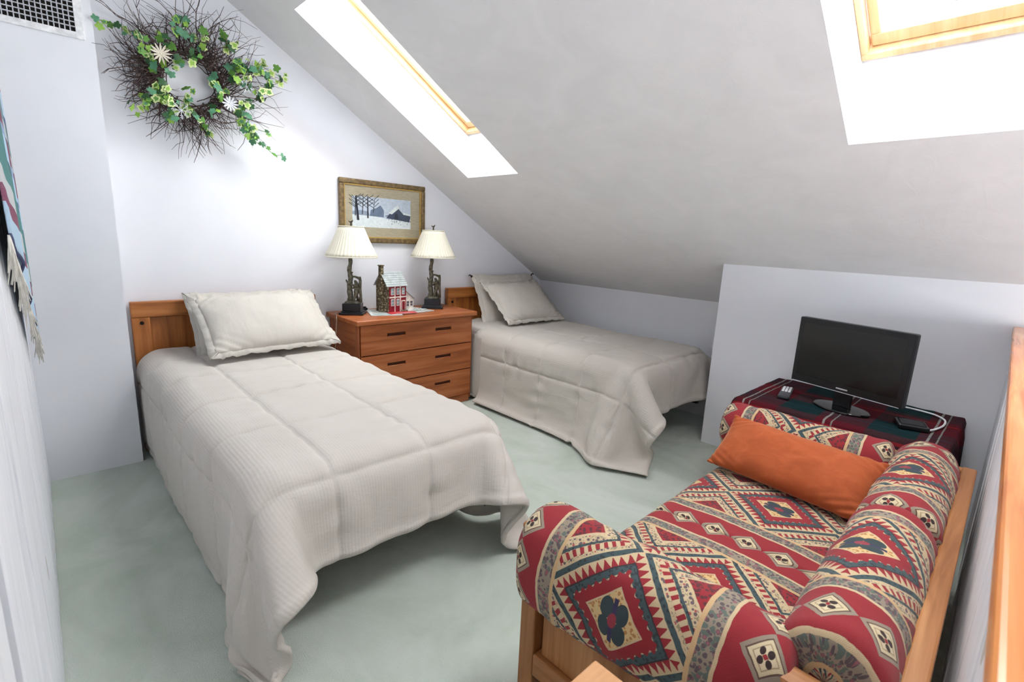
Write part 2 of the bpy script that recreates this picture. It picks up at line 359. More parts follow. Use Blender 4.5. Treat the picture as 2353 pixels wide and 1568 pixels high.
# sloping ceiling with two skylight openings
SKY = [(-1.012, -.489), (-3.40, -2.858)]; X0, X1 = .826, 2.022
bm = bmesh.new()
xs = [-.9, X0, X1, XK+.05]; ys = [YB, SKY[1][0], SKY[1][1], SKY[0][0], SKY[0][1], .05]
for i in range(3):
    for j in range(5):
        if i == 1 and j in (1, 3): continue
        q = [(xs[i], ys[j]), (xs[i], ys[j+1]), (xs[i+1], ys[j+1]), (xs[i+1], ys[j])]
        bm.faces.new([bm.verts.new((x, y_, zs(x))) for x, y_ in q])
        bm.faces.new([bm.verts.new((x, y_, zs(x)+.03)) for x, y_ in reversed(q)])
bmesh.ops.remove_doubles(bm, verts=bm.verts, dist=1e-4)
ceil = struct('ceiling', bm, m_ceil)
HS = .315                                                               # height of the shafts' plumb lower wall
for k, (ya, yb) in enumerate(SKY):
    bm = bmesh.new()
    A = [(X1, zs(X1)), (X1, zs(X1)+HS), (X0-.12, zs(X0-.12)+HS), (X0, zs(X0))]
    def quad(*p): bm.faces.new([bm.verts.new(q) for q in p])
    quad((A[0][0], ya, A[0][1]), (A[0][0], yb, A[0][1]), (A[1][0], yb, A[1][1]), (A[1][0], ya, A[1][1]))
    quad((A[3][0], ya, A[3][1]), (A[3][0], yb, A[3][1]), (A[2][0], yb, A[2][1]), (A[2][0], ya, A[2][1]))
    for yy in (ya, yb): quad(*[(x, yy, z) for x, z in A])
    obj('light_shaft', bm, m_wall, ceil)
    # window: frame, sash and pane in the roof plane
    T = Vector((-1, 0, S)).normalized(); Nn = Vector((S, 0, 1)).normalized()
    L = (X1-(X0-.12))*math.sqrt(1+S*S)
    w = empty('window_%d' % (k+1), (X1, (ya+yb)/2, zs(X1)+HS), kind='structure')
    w.matrix_world = Matrix(((T[0], 0, Nn[0], X1), (T[1], -1, Nn[1], (ya+yb)/2), (T[2], 0, Nn[2], zs(X1)+HS), (0, 0, 0, 1)))
    W2 = (yb-ya)/2
    mp_, mpy = m_pine, m_pine
    for nm, a, b in (('frame_rail', (0, -W2, -.03), (.03, W2, .06)), ('frame_rail', (L-.03, -W2, -.03), (L, W2, .06)),
                     ('frame_stile', (.03, -W2, -.03), (L-.03, -W2+.022, .06)), ('frame_stile', (.03, W2-.022, -.03), (L-.03, W2, .06)),
                     ('sash_rail', (.034, -W2+.028, 0), (.085, W2-.028, .05)), ('sash_rail', (L-.08, -W2+.028, 0), (L-.034, W2-.028, .05)),
                     ('sash_stile', (.085, -W2+.028, 0), (L-.08, -W2+.06, .05)), ('sash_stile', (.085, W2-.06, 0), (L-.08, W2-.028, .05))):
        bx(nm, a, b, m_pine, w, .003, 1)
    bx('pane', (.08, -W2+.055, .02), (L-.075, W2-.055, .026), m_glass, w, 0)
    bx('screen_bar', (.12, -W2+.06, .028), (.126, W2-.06, .034), m_silver, w, 0)
    portal((X1-L*.5*(-T[0])*1.0+0, (ya+yb)/2, zs(X1-.6)+HS+.12), (Nn[0], 0, Nn[2]), (0, 1, 0), W2*2, L) if False else None
    c_ = w.matrix_world @ Vector((L/2, 0, .09)); portal(c_, -Nn, T, W2*2, L)
# unseen space beyond the half wall, closed by added slabs against sky light from below
slab('floor_lower_added', (XL-.1, YB-.1, -2.6), (XK+.1, -3.52, -2.5), m_carpet)
slab('wall_lower_added', (XL-.1, -3.56, -2.5), (XK+.1, -3.52, -.12), m_wall)
slab('wall_lower_added_right', (XT, YB, -2.5), (XT+.09, -3.56, -.1), m_wall); slab('wall_lower_added_left', (XL-.1, YB, -2.5), (XL, -3.56, -.1), m_wall)
RW = (0.1, 2.0, .3, 1.25)
bm = bmesh.new()
for a, b in (((XL-.1, -2.5), (RW[0], 3.5)), ((RW[1], -2.5), (XK+.1, 3.5)), ((RW[0], -2.5), (RW[1], RW[2])), ((RW[0], RW[3]), (RW[1], 3.5))): box(bm, (a[0], YB-.1, a[1]), (b[0], YB, b[1]))
struct('wall_far_added', bm, m_wall)  # unseen far wall, added to dim the daylight coming from the rear
w3 = empty('window_3', (RW[0], YB-.05, RW[2]), kind='structure'); w_, h_ = RW[1]-RW[0], RW[3]-RW[2]  # unseen made-up window, sized to let fill daylight in from behind the camera
for nm, a, b in (('frame_rail', (0, -.03, 0), (w_, .03, .05)), ('frame_rail', (0, -.03, h_-.05), (w_, .03, h_)), ('frame_stile', (0, -.03, .05), (.05, .03, h_-.05)), ('frame_stile', (w_-.05, -.03, .05), (w_, .03, h_-.05)), ('mullion', (w_/2-.03, -.03, .05), (w_/2+.03, .03, h_-.05))): bx(nm, a, b, m_pine, w3, .003, 1)
for i in (0, 1): bx('pane', (.05+i*w_/2-.02*i, -.004, .05), (w_/2-.03+i*(w_/2-.02), .004, h_-.05), m_glass, w3, 0)
portal(((RW[0]+RW[1])/2, YB-.12, (RW[2]+RW[3])/2), (0, 1, 0), (0, 0, 1), w_, h_)
# half wall beside the camera: boards with an amber wood cap, running to the television wall
hw = empty('wall_half', (XT, -3.43, 0), math.atan2(.066, 2.87), kind='structure')
bx('core', (-4.0, -.10, -.1), (0.0, -.022, .985), m_board, hw, 0)
x = 0.0
while x > -3.2:
    bx('plank', (x-.14, -.022, 0), (x-.003, -.008+rnd.uniform(-.0015, .0015), .985), m_board, hw, .003, 1); x -= .143
bx('cap', (-4.0, -.14, .985), (-.012, .012, 1.022), m_cap, hw, .008, 3)
bx('trim', (-4.0, -.022, .93), (-.002, -.001, .984), m_board, hw, .003, 1)
bx('cap_end', (-.06, -.12, .955), (-.013, .002, .984), m_board, hw, .002, 1)

# ================================================================ air grille
g = empty('air_vent', (XP, YP, 2.0), 0, 'white metal return air grille high on the left chimney wall', 'vent')
vx0, vx1, vz0, vz1 = -.382-XP, -.070-XP, .152, .60
def fr_(nm, a, b, mt=m_white): return bx(nm, a, b, mt, g, .0015, 1)
fr_('backing', (vx0, -.003, vz0), (vx1, -.0005, vz1), m_dark)
fr_('frame_rail', (vx0, -.012, vz0-.028), (vx1+.03, 0, vz0)); fr_('frame_rail', (vx0, -.012, vz1), (vx1+.03, 0, vz1+.028)); fr_('frame_stile', (vx1, -.012, vz0), (vx1+.03, 0, vz1))
nzb = 22; me0 = None
for i in range(1, nzb):
    z = vz0+(vz1-vz0)*i/nzb; o = bx('horizontal_bar', (vx0, -.011, -.0022), (vx1, -.003, .0022), m_silver, g, 0) if i == 1 else link('horizontal_bar', me0, g)
    me0 = me0 or o.data; o.location = (0, 0, z)
nx = 17; me0 = None
for i in range(1, nx):
    x = vx0+(vx1-vx0)*i/nx; o = bx('vertical_bar', (-.0022, -.0115, vz0), (.0022, -.004, vz1), m_silver, g, 0) if i == 1 else link('vertical_bar', me0, g)
    me0 = me0 or o.data; o.location = (x, 0, 0)

# ================================================================ striped blanket on the left wall
P = []; UV = []
A, B, C, D = Vector((XL+.01, -.262, 2.02)), Vector((XL+.02, -.36, .74)), Vector((XL+.02, -1.62, 1.26)), Vector((XL+.01, -1.7, 2.25))
for i in range(41):
    r = []; q = []
    for j in range(31):
        s, t = i/40, j/30
        p = A*(1-s)*(1-t)+B*s*(1-t)+C*s*t+D*(1-s)*t
        p.x += .012+.006*math.sin(t*22+2*s)+.003*math.sin(t*47)
        r.append(p); q.append((t*1.3, (1-s)*1.35+.02))
    P.append(r); UV.append(q)
bl = grid_obj('striped_blanket', P, UV, m_serape, None, solid=.006)
tag(bl, 'teal, burgundy and pale blue striped blanket with fringe hanging on the whitewashed left wall', 'blanket')
fm = None
for i in range(44):
    p = Vector(P[40][0]).lerp(Vector(P[40][30]), i/43)
    if fm is None:
        bm = bmesh.new()
        for k in range(3):
            a = k*2.1; tube(bm, [(0, 0, .004), (.004*math.cos(a), .004*math.sin(a), -.03), (.007*math.cos(a), .009*math.sin(a), -.075-.01*k)], [.003, .0026, .0012], 5)
        o = obj('tassel', bm, m_fringe, bl, True); fm = o.data
    else: o = link('tassel', fm, bl)
    o.location = p; o.rotation_euler = (rnd.uniform(-.15, .15), rnd.uniform(-.1, .1), rnd.uniform(0, 6)); s_ = rnd.uniform(.75, 1.1); o.scale = (1, 1, s_)

# ================================================================ beds
def make_bed(x0, label, foot):
    b = empty('twin_bed', (x0, -.012, 0), 0, label, 'bed')
    W, H = 1.025, .872
    bx('stile', (0, -.045, .0), (.085, 0, H-.088), m_wz, b, .004, 2); bx('stile', (W-.085, -.045, 0), (W, 0, H-.088), m_wz, b, .004, 2)
    bx('top_rail', (0, -.047, H-.088), (W, .0, H), m_wx, b, .006, 3); bx('panel', (.085, -.026, .30), (W-.085, -.008, H-.088), m_wz, b, .003, 1)
    bx('lower_rail', (.085, -.043, .22), (W-.085, -.002, .30), m_wx, b, .004, 2)
    for x in (.045, W-.045):
        bm = bmesh.new(); lathe(bm, [(0.0001, 0), (.010, 0), (.010, .004), (.0001, .004)], 10); bmesh.ops.rotate(bm, verts=bm.verts, matrix=Matrix.Rotation(PI/2, 3, 'X')); o = obj('peg', bm, m_dark, b); o.location = (x, -.0455, H-.118)
    y1 = foot+.012
    bx('box_spring', (.045, y1+.03, .22), (W-.03, -.06, .36), m_mattress, b, .03, 3)
    bx('mattress', (.04, y1+.01, .36), (W-.025, -.055, .562), m_mattress, b, .05, 4)
    for a, c in (((.05, y1+.2, .165), (.085, -.06, .20)), ((W-.07, y1+.04, .165), (W-.035, -.06, .20)), ((.05, y1+.22, .165), (W-.035, y1+.255, .20)), ((.05, -1.1, .165), (W-.035, -1.06, .20))):
        bx('frame_rail', a, c, m_blackm, b, .002, 1)
    for x in (.14, W-.14):
        for yy in (y1+.5, -.4, -1.08):
            bm = bmesh.new(); lathe(bm, [(.016, .03), (.016, .17)], 12); 
            bmesh.ops.create_uvsphere(bm, u_segments=12, v_segments=8, radius=.026, matrix=Matrix.Translation((0, 0, .027))); o = obj('leg', bm, m_blackm, b, True); o.location = (x, yy, 0)
    return b
make_bed(.029, 'twin bed with honey pine headboard beside the left chimney wall', -2.02)
make_bed(2.180, 'twin bed with honey pine headboard under the slope by the knee wall', -1.92)

def dec(rows, nu, nv):
    """rows of small whole numbers: second differences of the grid, in 2 mm steps"""
    b = np.array(rows, dtype=float).reshape(3, nu, nv).transpose(1, 2, 0)
    return np.cumsum(np.cumsum(b, 1), 0)*.002
def up(P, k):
    """cubic refinement of a grid of points"""
    def ax(P):
        n = P.shape[0]; t = np.linspace(0, n-1, (n-1)*k+1); i = np.clip(np.floor(t).astype(int), 0, n-2); f = (t-i).reshape((-1,)+(1,)*(P.ndim-1))
        g = lambda q: P[np.clip(q, 0, n-1)]
        a, b, c, d = g(i-1), g(i), g(i+1), g(i+2)
        return .5*((2*b)+(-a+c)*f+(2*a-5*b+4*c-d)*f*f+(-a+3*b-3*c+d)*f**3)
    P = ax(P); return ax(P.swapaxes(0, 1)).swapaxes(0, 1)
def quilt(name, data, nu, nv, u0, v0, label, su, sv, ou, ov, seed, lift=0, xmax=None, squeeze=None):
    P = dec(data, nu, nv); 
    for _ in range(2): Q = P.copy(); Q[1:-1, 1:-1] = P[1:-1, 1:-1]*.6+.1*(P[2:, 1:-1]+P[:-2, 1:-1]+P[1:-1, 2:]+P[1:-1, :-2]); P = Q
    P = up(P, 6); dx = .035/6
    if squeeze: P[..., 0] = np.where((P[..., 0] < squeeze) & (P[..., 1] < -1.3), squeeze-(squeeze-P[..., 0])*(1-.62*np.clip((-1.3-P[..., 1])/.4, 0, 1)), P[..., 0])
    U = u0+np.arange(P.shape[0])*dx; V = v0+np.arange(P.shape[1])*dx
    gu = np.gradient(P, axis=0); gv = np.gradient(P, axis=1); n = np.cross(gu, gv); n /= np.linalg.norm(n, axis=2, keepdims=True)+1e-9
    au = np.abs((U-ou+su/2) % su-su/2)[:, None]; av = np.abs((V-ov+sv/2) % sv-sv/2)[None, :]
    h = .013*(1-np.exp(-au/.011))*(1-np.exp(-av/.011))
    rs = np.random.RandomState(seed)
    # gathered puckers running away from the seams
    W_ = np.zeros_like(h)
    for _ in range(26):
        kx, ky = rs.uniform(20, 70)*rs.choice([-1, 1]), rs.uniform(4, 22)*rs.choice([-1, 1]); ph = rs.uniform(0, 6.3)
        W_ += np.sin(U[:, None]*kx+V[None, :]*ky*1.0+ph)*np.exp(-av/.05)*.5
        W_ += np.sin(U[:, None]*ky+V[None, :]*kx+ph*2)*np.exp(-au/.05)*.5
    h = h+W_*.0016+.004*np.sin(U[:, None]*9+seed)*np.sin(V[None, :]*7+1.3*seed)
    e = np.minimum(np.minimum(U-U[0], U[-1]-U)[:, None], np.minimum(V-V[0], V[-1]-V)[None, :]); h *= np.clip(e/.03, 0, 1)**.5; h += .008+.007*np.exp(-((e-.022)/.016)**2)*(e < .06)
    P = P+n*h[..., None]; P[..., 2] = np.maximum(P[..., 2]+lift, .012)
    if xmax: P[..., 0] = np.where(P[..., 1] > -.54, np.maximum(P[..., 0], 2.158), P[..., 0])
    if xmax: P[..., 0] = np.minimum(P[..., 0], xmax)
    UVs = np.stack(np.broadcast_arrays(U[:, None], V[None, :]), -1)
    o = grid_obj(name, P, UVs, m_comf, None, solid=.018); return tag(o, label, 'comforter', 'quilted grey comforters')

# draped sheets (second differences of a grid of points, 2 mm steps)
C1 = [
-21,-8,-8,-8,-7,-8,-6,-3,6,9,12,15,16,12,11,11,12,4,-1,-1,-1,-1,-1,0,-1,0,0,0,0,0,1,0,0,0,0,0,0,0,0,0,0,0,0,0,0,0,0,0,0,0,0,0,0,0,0,0,0,0,0,0,0,-1,0,0,0,
15,1,0,0,0,0,-1,-7,-6,-1,0,0,0,2,2,-1,-5,-3,-3,-1,-1,0,0,-1,1,0,0,0,0,0,-1,0,0,0,0,0,0,0,0,0,0,0,1,0,0,0,0,0,0,0,0,0,0,0,0,0,0,0,-1,0,0,1,0,0,0,
16,-1,1,0,-1,-2,-6,1,-2,-3,-2,0,0,1,-1,-1,-2,-1,0,-1,1,0,0,1,0,0,-1,1,0,-1,1,0,0,0,0,0,-1,1,-1,1,0,0,-1,0,0,0,0,0,0,0,0,0,0,0,0,0,0,0,1,0,0,-1,0,0,0,
16,0,-1,-1,-2,-3,0,0,-2,-3,-1,-2,0,1,-1,-1,-2,-1,0,0,3,0,-1,0,1,0,0,-1,1,0,0,0,-1,1,-1,1,0,0,0,0,-1,0,1,-1,1,0,0,0,0,0,0,0,0,0,0,0,0,0,0,0,-1,1,0,0,0,
15,-1,-1,-1,-2,0,0,-2,-2,-1,-2,-1,0,-1,0,-2,-1,0,-1,2,0,1,-1,0,1,0,-1,1,0,0,0,0,0,0,0,0,0,0,0,0,0,0,0,0,0,-1,1,0,0,0,0,0,0,0,0,0,0,0,0,-1,1,0,0,0,0,
12,0,-1,-1,0,0,-1,0,-2,-2,-2,-1,-1,1,-1,-2,-2,1,0,0,2,0,0,0,0,0,1,0,-1,0,0,0,0,0,0,0,0,0,0,0,1,0,-1,1,-1,1,-1,0,0,0,0,0,0,0,0,0,0,0,0,1,0,0,0,0,-1,
3,3,3,1,0,0,0,-1,-1,-3,-2,-1,0,-1,0,-3,0,0,0,2,0,0,0,0,1,-1,0,0,0,0,0,0,0,0,1,-1,1,-1,1,-1,0,0,0,0,0,0,0,0,0,0,0,0,0,0,0,0,0,0,0,0,0,0,0,0,1,
-5,6,3,4,2,0,0,-2,-1,-1,-2,-1,-1,0,-2,0,0,0,0,0,0,0,0,1,-1,1,-1,0,0,0,0,0,1,-1,0,0,0,0,0,0,0,0,0,0,0,0,0,0,0,0,0,0,0,0,0,0,0,0,0,0,0,0,0,0,0,
-11,4,6,4,4,2,1,0,-2,-2,-1,-2,-1,-1,0,-1,0,0,0,0,0,0,0,0,0,0,0,0,0,1,-1,0,0,0,0,0,0,0,0,0,0,0,0,0,0,0,0,0,0,0,0,0,0,0,0,0,0,0,0,0,0,0,0,0,0,
-12,1,4,6,5,4,1,0,-1,-1,-2,-2,-1,-1,-1,0,0,0,0,0,0,0,0,0,0,-1,1,0,0,0,0,0,0,0,0,0,0,0,0,0,0,0,0,0,0,0,0,0,0,0,0,0,0,0,0,0,0,0,0,0,0,0,0,0,0,
-6,-3,-1,3,5,7,4,1,-1,-2,-1,-2,-1,-1,-2,0,0,0,0,1,-1,0,1,0,-1,0,1,-1,0,0,0,0,0,0,0,0,0,0,0,0,0,0,0,0,0,0,0,0,0,0,0,0,0,0,0,0,0,0,0,0,0,0,0,0,0,
1,-3,-4,-3,3,4,7,4,0,-2,-1,-1,-2,-1,-2,0,0,0,1,0,-1,-1,1,0,-1,1,0,0,0,0,0,0,0,0,0,0,0,0,0,0,0,0,0,0,0,0,0,0,0,0,0,0,0,0,0,0,0,0,0,0,0,0,0,0,0,
9,-4,-4,-4,-4,2,5,6,3,-1,-1,-1,-2,-2,-2,0,0,-1,2,0,-1,0,1,-1,0,0,0,0,0,0,0,0,0,0,0,0,0,0,0,0,0,0,0,0,0,0,0,0,0,0,0,0,0,0,0,0,0,0,0,0,0,0,0,0,0,
15,-3,-3,-5,-5,-4,0,7,4,3,-2,1,-3,-4,-1,0,0,0,1,0,-1,1,-1,1,0,0,0,0,0,0,0,0,0,0,-1,1,0,0,0,0,0,0,0,0,0,0,0,0,0,0,0,0,0,0,0,0,0,0,-1,1,0,0,0,0,0,
15,1,-2,-2,-4,-5,-5,-1,7,3,2,-1,-2,-5,0,0,0,1,1,-2,0,0,1,-1,0,0,0,0,0,0,0,0,0,0,1,-1,0,0,0,0,0,0,0,0,0,0,0,0,0,0,0,0,0,0,0,0,0,0,1,-1,0,0,0,0,0,
14,1,1,0,-1,-3,-3,-5,-1,3,3,0,-1,0,0,0,0,0,0,0,0,0,0,0,0,0,0,0,0,0,1,0,-1,0,0,0,0,0,0,0,0,0,0,0,0,0,0,0,0,0,0,0,0,1,-1,0,0,0,0,0,0,0,0,0,0,
7,2,3,2,2,0,-1,-2,-2,2,1,1,-1,0,0,0,0,0,0,0,1,-1,0,0,0,0,0,1,-1,1,-1,0,0,0,0,0,0,0,0,0,0,0,0,0,0,0,0,0,0,0,0,0,0,0,1,-1,0,0,0,0,0,0,0,0,0,
1,2,2,3,3,3,2,0,0,1,0,0,0,-1,1,0,-1,-1,2,-1,0,-1,1,1,0,-1,0,0,0,0,1,-1,1,-1,0,0,0,0,0,-1,1,0,2,-2,0,0,0,1,-1,0,0,0,0,3,-3,0,1,0,-1,1,0,0,0,-1,0,
5,1,0,1,1,2,2,4,2,-1,3,-3,-1,3,-2,-2,4,2,-5,2,-1,2,-2,-1,1,1,1,-3,2,-1,-1,1,-1,3,0,-1,0,1,-1,1,-2,1,-2,1,0,1,0,-2,2,0,0,-1,1,-4,3,-1,1,1,1,-2,0,1,-1,1,1,
12,0,2,1,1,1,1,-1,0,1,-3,3,1,-3,2,2,-3,0,2,-2,0,1,1,1,-4,3,-3,4,-2,0,-2,1,1,-2,-1,2,2,-3,2,-2,2,-1,1,-1,1,-1,1,1,-1,-1,1,0,-1,1,0,2,-4,1,-2,1,2,-1,-1,2,-3,
16,1,0,0,0,0,0,0,1,0,2,-3,0,2,-2,0,1,-2,3,-2,2,-1,-2,0,2,-2,4,-4,2,-2,2,0,0,-1,2,-1,-1,2,-1,2,-2,-1,0,1,2,-1,-1,-2,2,0,0,0,-1,1,-1,0,2,-1,1,1,-3,0,1,0,2,
17,0,0,1,0,-1,0,1,-1,0,-1,1,1,0,0,0,-1,0,-1,4,-4,1,0,2,-1,-1,-1,1,0,1,0,-1,1,0,-1,0,-1,-1,1,0,1,0,1,0,-3,1,-2,6,-4,1,-1,2,1,-2,1,-1,0,0,0,-1,1,1,-1,-1,-1,
18,0,0,-1,0,1,-1,0,0,1,-1,2,-2,-1,0,1,0,0,1,-4,4,-2,3,-2,0,0,0,1,-1,2,0,-1,-1,1,0,-1,0,1,1,-1,0,1,-2,2,-1,0,1,-4,4,0,0,-1,-1,0,0,1,1,-3,2,1,-1,-1,2,-1,1,
17,0,0,0,0,0,1,-1,1,-1,1,-3,3,-1,1,0,0,1,-3,4,-3,1,-1,-2,2,1,-1,0,0,0,-1,1,1,1,-2,1,-1,2,-3,1,-1,2,0,-2,0,2,1,0,-3,2,-1,-1,2,-1,1,0,-1,1,0,-2,1,-1,2,0,0,
17,0,0,0,0,0,0,1,-1,1,1,-1,-2,3,-1,-1,0,0,1,-2,1,1,-1,2,-1,0,0,-1,1,-1,1,0,0,-3,3,0,1,-1,0,0,1,-3,1,2,-1,-1,2,-3,0,-1,3,0,1,-1,-1,0,0,1,-1,2,0,0,-1,0,-1,
17,0,0,0,0,0,0,0,1,0,-2,2,0,-2,2,0,0,0,-1,0,1,0,0,0,2,-3,1,1,-1,-1,0,1,-1,1,-1,0,0,0,0,0,1,1,0,-3,2,0,-3,3,1,-1,-2,2,-2,1,1,0,-1,0,1,-1,0,0,1,-1,1,
17,0,0,0,0,0,0,0,0,0,0,1,0,0,-2,2,-2,1,1,0,0,-2,1,-1,0,2,-2,3,-3,2,0,0,0,-1,1,0,0,-2,3,-2,0,2,-4,3,0,-3,4,-1,-1,0,2,-2,0,1,-1,0,1,-1,0,-1,1,1,0,-1,0,
18,0,0,0,0,0,0,0,0,-1,2,-2,1,0,0,-2,3,-3,0,2,0,0,-1,2,-2,0,3,-4,2,0,-1,0,-1,3,-1,0,0,1,-3,2,-1,-1,1,1,0,2,-5,4,-1,0,-2,2,0,-1,0,-1,0,2,-1,1,-1,0,-3,3,0,
17,0,0,0,0,0,0,0,0,1,-1,0,1,-1,2,-1,-1,2,0,-2,2,-1,1,-1,1,0,-3,1,0,1,-2,1,1,0,0,0,-1,0,1,1,0,-2,2,-1,-1,1,0,-1,-1,1,2,-2,0,1,0,0,1,-1,-1,2,-1,1,0,0,-1,
17,0,0,0,0,0,0,0,0,0,1,1,-2,1,-2,2,0,0,-1,0,0,1,-1,-1,1,-1,2,-1,1,-1,2,-1,-1,-2,2,-1,2,-1,1,-2,2,-2,2,0,0,-1,2,-2,2,0,-2,0,0,3,-2,0,-1,0,2,-2,0,1,0,0,-1,
18,0,0,0,0,0,0,0,0,0,-1,-1,1,-1,1,0,1,0,-1,2,-3,0,2,-1,0,1,0,-1,2,-2,1,-1,1,1,-3,3,-2,1,-1,1,-3,3,-1,0,-1,1,0,0,2,-3,1,1,0,-2,0,1,0,1,-1,1,-1,-1,2,-2,2,
17,0,0,0,0,0,0,0,0,0,1,1,-1,1,0,-2,0,1,1,-4,2,3,-4,3,-2,0,0,2,-2,1,0,-1,-1,1,3,-5,3,-1,1,-2,3,-2,0,-2,4,-1,-1,0,0,2,-2,0,2,-3,3,-1,1,-3,1,-1,4,-1,-3,1,2,
17,0,0,0,0,0,0,0,1,0,-1,-2,2,1,-1,1,0,-1,0,4,-3,-1,2,-2,1,0,-1,0,1,-1,-1,2,2,-2,-3,3,-2,2,-2,2,-2,3,-1,2,-2,-2,2,0,-1,1,0,-1,-1,2,0,0,-1,2,0,-3,-1,-1,5,-1,-1,
17,0,0,0,0,0,1,0,-1,0,2,0,-1,-1,1,-1,0,0,1,-2,1,0,0,1,-1,1,0,0,-2,0,3,-2,0,2,-2,1,0,0,0,0,2,-3,0,0,-1,2,0,0,0,-1,0,1,1,-2,0,1,-1,1,-3,5,-2,1,-3,1,0,
18,0,0,0,0,0,-1,0,1,0,-2,2,-1,0,-1,2,-1,0,1,-1,1,-2,3,-3,2,-1,0,-1,3,0,-1,0,-1,-1,3,0,-1,0,-1,2,-3,1,1,-2,3,-1,-1,0,-2,3,-1,3,-4,3,-2,1,-1,1,0,0,0,0,-1,-1,1,
17,0,0,0,0,0,0,1,-1,1,0,-1,1,-1,1,0,-1,0,1,1,-2,1,-1,2,-1,-1,1,-1,-1,2,-1,1,-1,0,0,0,1,-2,2,-1,1,1,-2,2,-4,3,0,-1,2,-4,4,-4,3,0,1,-2,2,-4,4,-4,1,2,0,2,-1,
18,0,-1,0,0,0,0,0,0,0,2,-1,-1,1,0,-2,2,-1,0,1,1,-1,-2,1,1,-2,2,-2,2,0,-1,0,0,2,-1,-1,0,0,0,1,-1,-1,4,-2,1,-1,-1,1,0,1,-3,3,-3,0,-2,4,-1,1,-2,3,1,-2,0,-2,1,
17,0,1,0,0,-1,1,-1,1,0,-2,1,0,0,0,3,-2,2,-3,1,-2,1,3,-2,-1,4,-5,4,-2,-1,0,1,0,-1,0,1,-1,3,-1,-1,-2,3,-4,1,1,-1,1,1,-1,0,2,-2,2,-1,3,-5,1,3,0,-3,-1,1,0,1,-2,
15,1,1,0,0,1,-1,0,0,0,0,2,-3,2,-1,0,1,-2,1,-1,1,2,-3,1,0,-1,1,1,0,0,-1,0,1,-1,1,0,0,-2,2,-2,2,-1,2,-1,1,-1,-1,-1,3,-1,-2,1,-1,1,0,0,1,-2,1,1,0,0,1,-1,1,
10,1,1,2,1,2,0,0,1,0,-1,0,2,-3,1,0,0,0,-1,1,1,-1,0,1,0,0,0,1,-2,-1,1,-1,0,2,0,-1,0,0,-1,3,-3,2,-3,1,0,2,-1,3,-4,3,-1,1,0,-2,-1,3,-2,2,-1,0,0,0,-3,3,-1,
4,1,1,1,2,1,3,3,1,1,1,-2,0,1,2,-3,0,1,1,-1,2,-3,1,0,-2,0,3,-3,0,1,2,0,0,-3,0,1,1,-1,2,-2,2,-2,3,-1,-1,-3,4,-3,1,-1,1,-1,2,1,-1,-2,1,0,-2,2,0,-1,2,-2,1,
4,2,1,2,2,3,2,1,0,1,0,0,0,0,-1,1,0,-1,0,1,-1,1,0,-1,1,0,-1,0,1,0,-1,0,0,1,0,0,0,0,-1,0,1,-1,0,1,-1,2,-2,0,1,0,0,0,-1,0,0,1,0,-1,2,-1,-1,0,1,0,-1,
11,1,2,2,1,-1,0,-2,0,2,1,0,0,-1,0,0,0,1,0,-1,-1,1,0,0,1,0,-1,1,-1,0,0,1,-1,0,0,0,0,0,0,0,1,0,-1,0,0,0,1,0,0,-1,1,-1,0,0,1,-1,1,-1,0,0,1,-1,0,0,0,
15,1,1,-1,-1,-2,-4,-4,3,2,1,0,0,1,-1,0,0,0,0,0,0,0,0,0,0,0,0,0,1,0,0,-1,1,0,0,-1,0,1,-1,0,0,0,0,0,1,0,-1,0,0,0,0,0,0,0,0,1,-1,0,0,0,0,1,0,0,0,
16,-1,-1,-3,-3,-5,-5,3,4,3,2,-2,-3,0,0,0,0,0,0,0,0,0,0,0,0,0,0,0,0,0,0,0,0,0,0,0,0,0,0,0,0,0,0,0,0,0,0,0,0,0,0,0,0,0,0,0,0,0,0,0,0,0,0,0,0,
13,-2,-4,-3,-6,-3,3,8,3,1,-2,0,-5,-3,0,0,0,0,2,-1,0,-1,0,0,0,0,1,0,-1,0,0,0,0,0,0,0,0,0,0,0,0,0,0,0,0,0,0,0,0,0,0,0,0,0,0,0,0,0,0,0,0,0,0,0,0,
7,-4,-4,-4,-2,4,8,4,0,-1,-1,-2,-2,-3,0,0,0,0,1,1,-2,0,0,0,0,0,0,0,0,0,0,0,0,0,0,0,0,0,0,0,0,0,0,0,0,0,0,0,0,0,0,0,0,0,0,0,0,0,0,0,0,0,0,0,0,
-1,-3,-3,-1,5,7,5,1,0,-2,-1,-3,-1,-3,0,0,0,0,1,0,0,-1,0,0,0,0,0,0,0,0,0,0,1,0,-1,0,0,0,0,0,0,0,0,0,0,0,0,0,0,0,0,0,0,0,0,0,0,0,0,0,0,0,0,0,0,
-8,-2,1,6,6,6,1,0,-1,-3,-1,-1,-2,-1,-1,0,0,0,1,0,0,-1,0,0,0,0,1,0,0,-1,0,0,0,0,1,-1,0,0,0,0,0,0,0,0,0,0,0,0,0,0,0,0,0,0,0,0,0,0,0,0,0,0,0,0,0,
-11,3,5,6,5,2,0,0,-2,-1,-3,-2,0,-1,-1,0,0,0,0,1,0,-1,0,0,0,0,0,0,0,0,0,0,0,0,0,0,0,0,0,0,0,0,0,0,0,0,0,0,0,0,0,0,0,0,0,0,0,0,0,0,0,0,0,0,0,
-8,6,6,3,3,0,1,-2,-1,-3,-1,-2,-1,0,-1,0,0,0,1,0,0,0,-1,0,0,0,0,1,-1,0,0,0,0,0,0,0,0,0,0,1,-1,0,0,0,0,0,0,0,0,0,0,0,0,0,0,0,0,0,0,0,0,0,0,0,0,
-1,5,4,2,1,0,-1,-1,-2,-2,-2,-1,-1,-1,0,0,0,0,0,1,0,0,-1,0,0,0,1,-1,0,0,0,0,0,1,-1,0,0,0,0,0,1,-1,0,0,0,0,0,0,0,0,0,0,0,0,0,0,0,0,0,0,0,0,0,0,0,
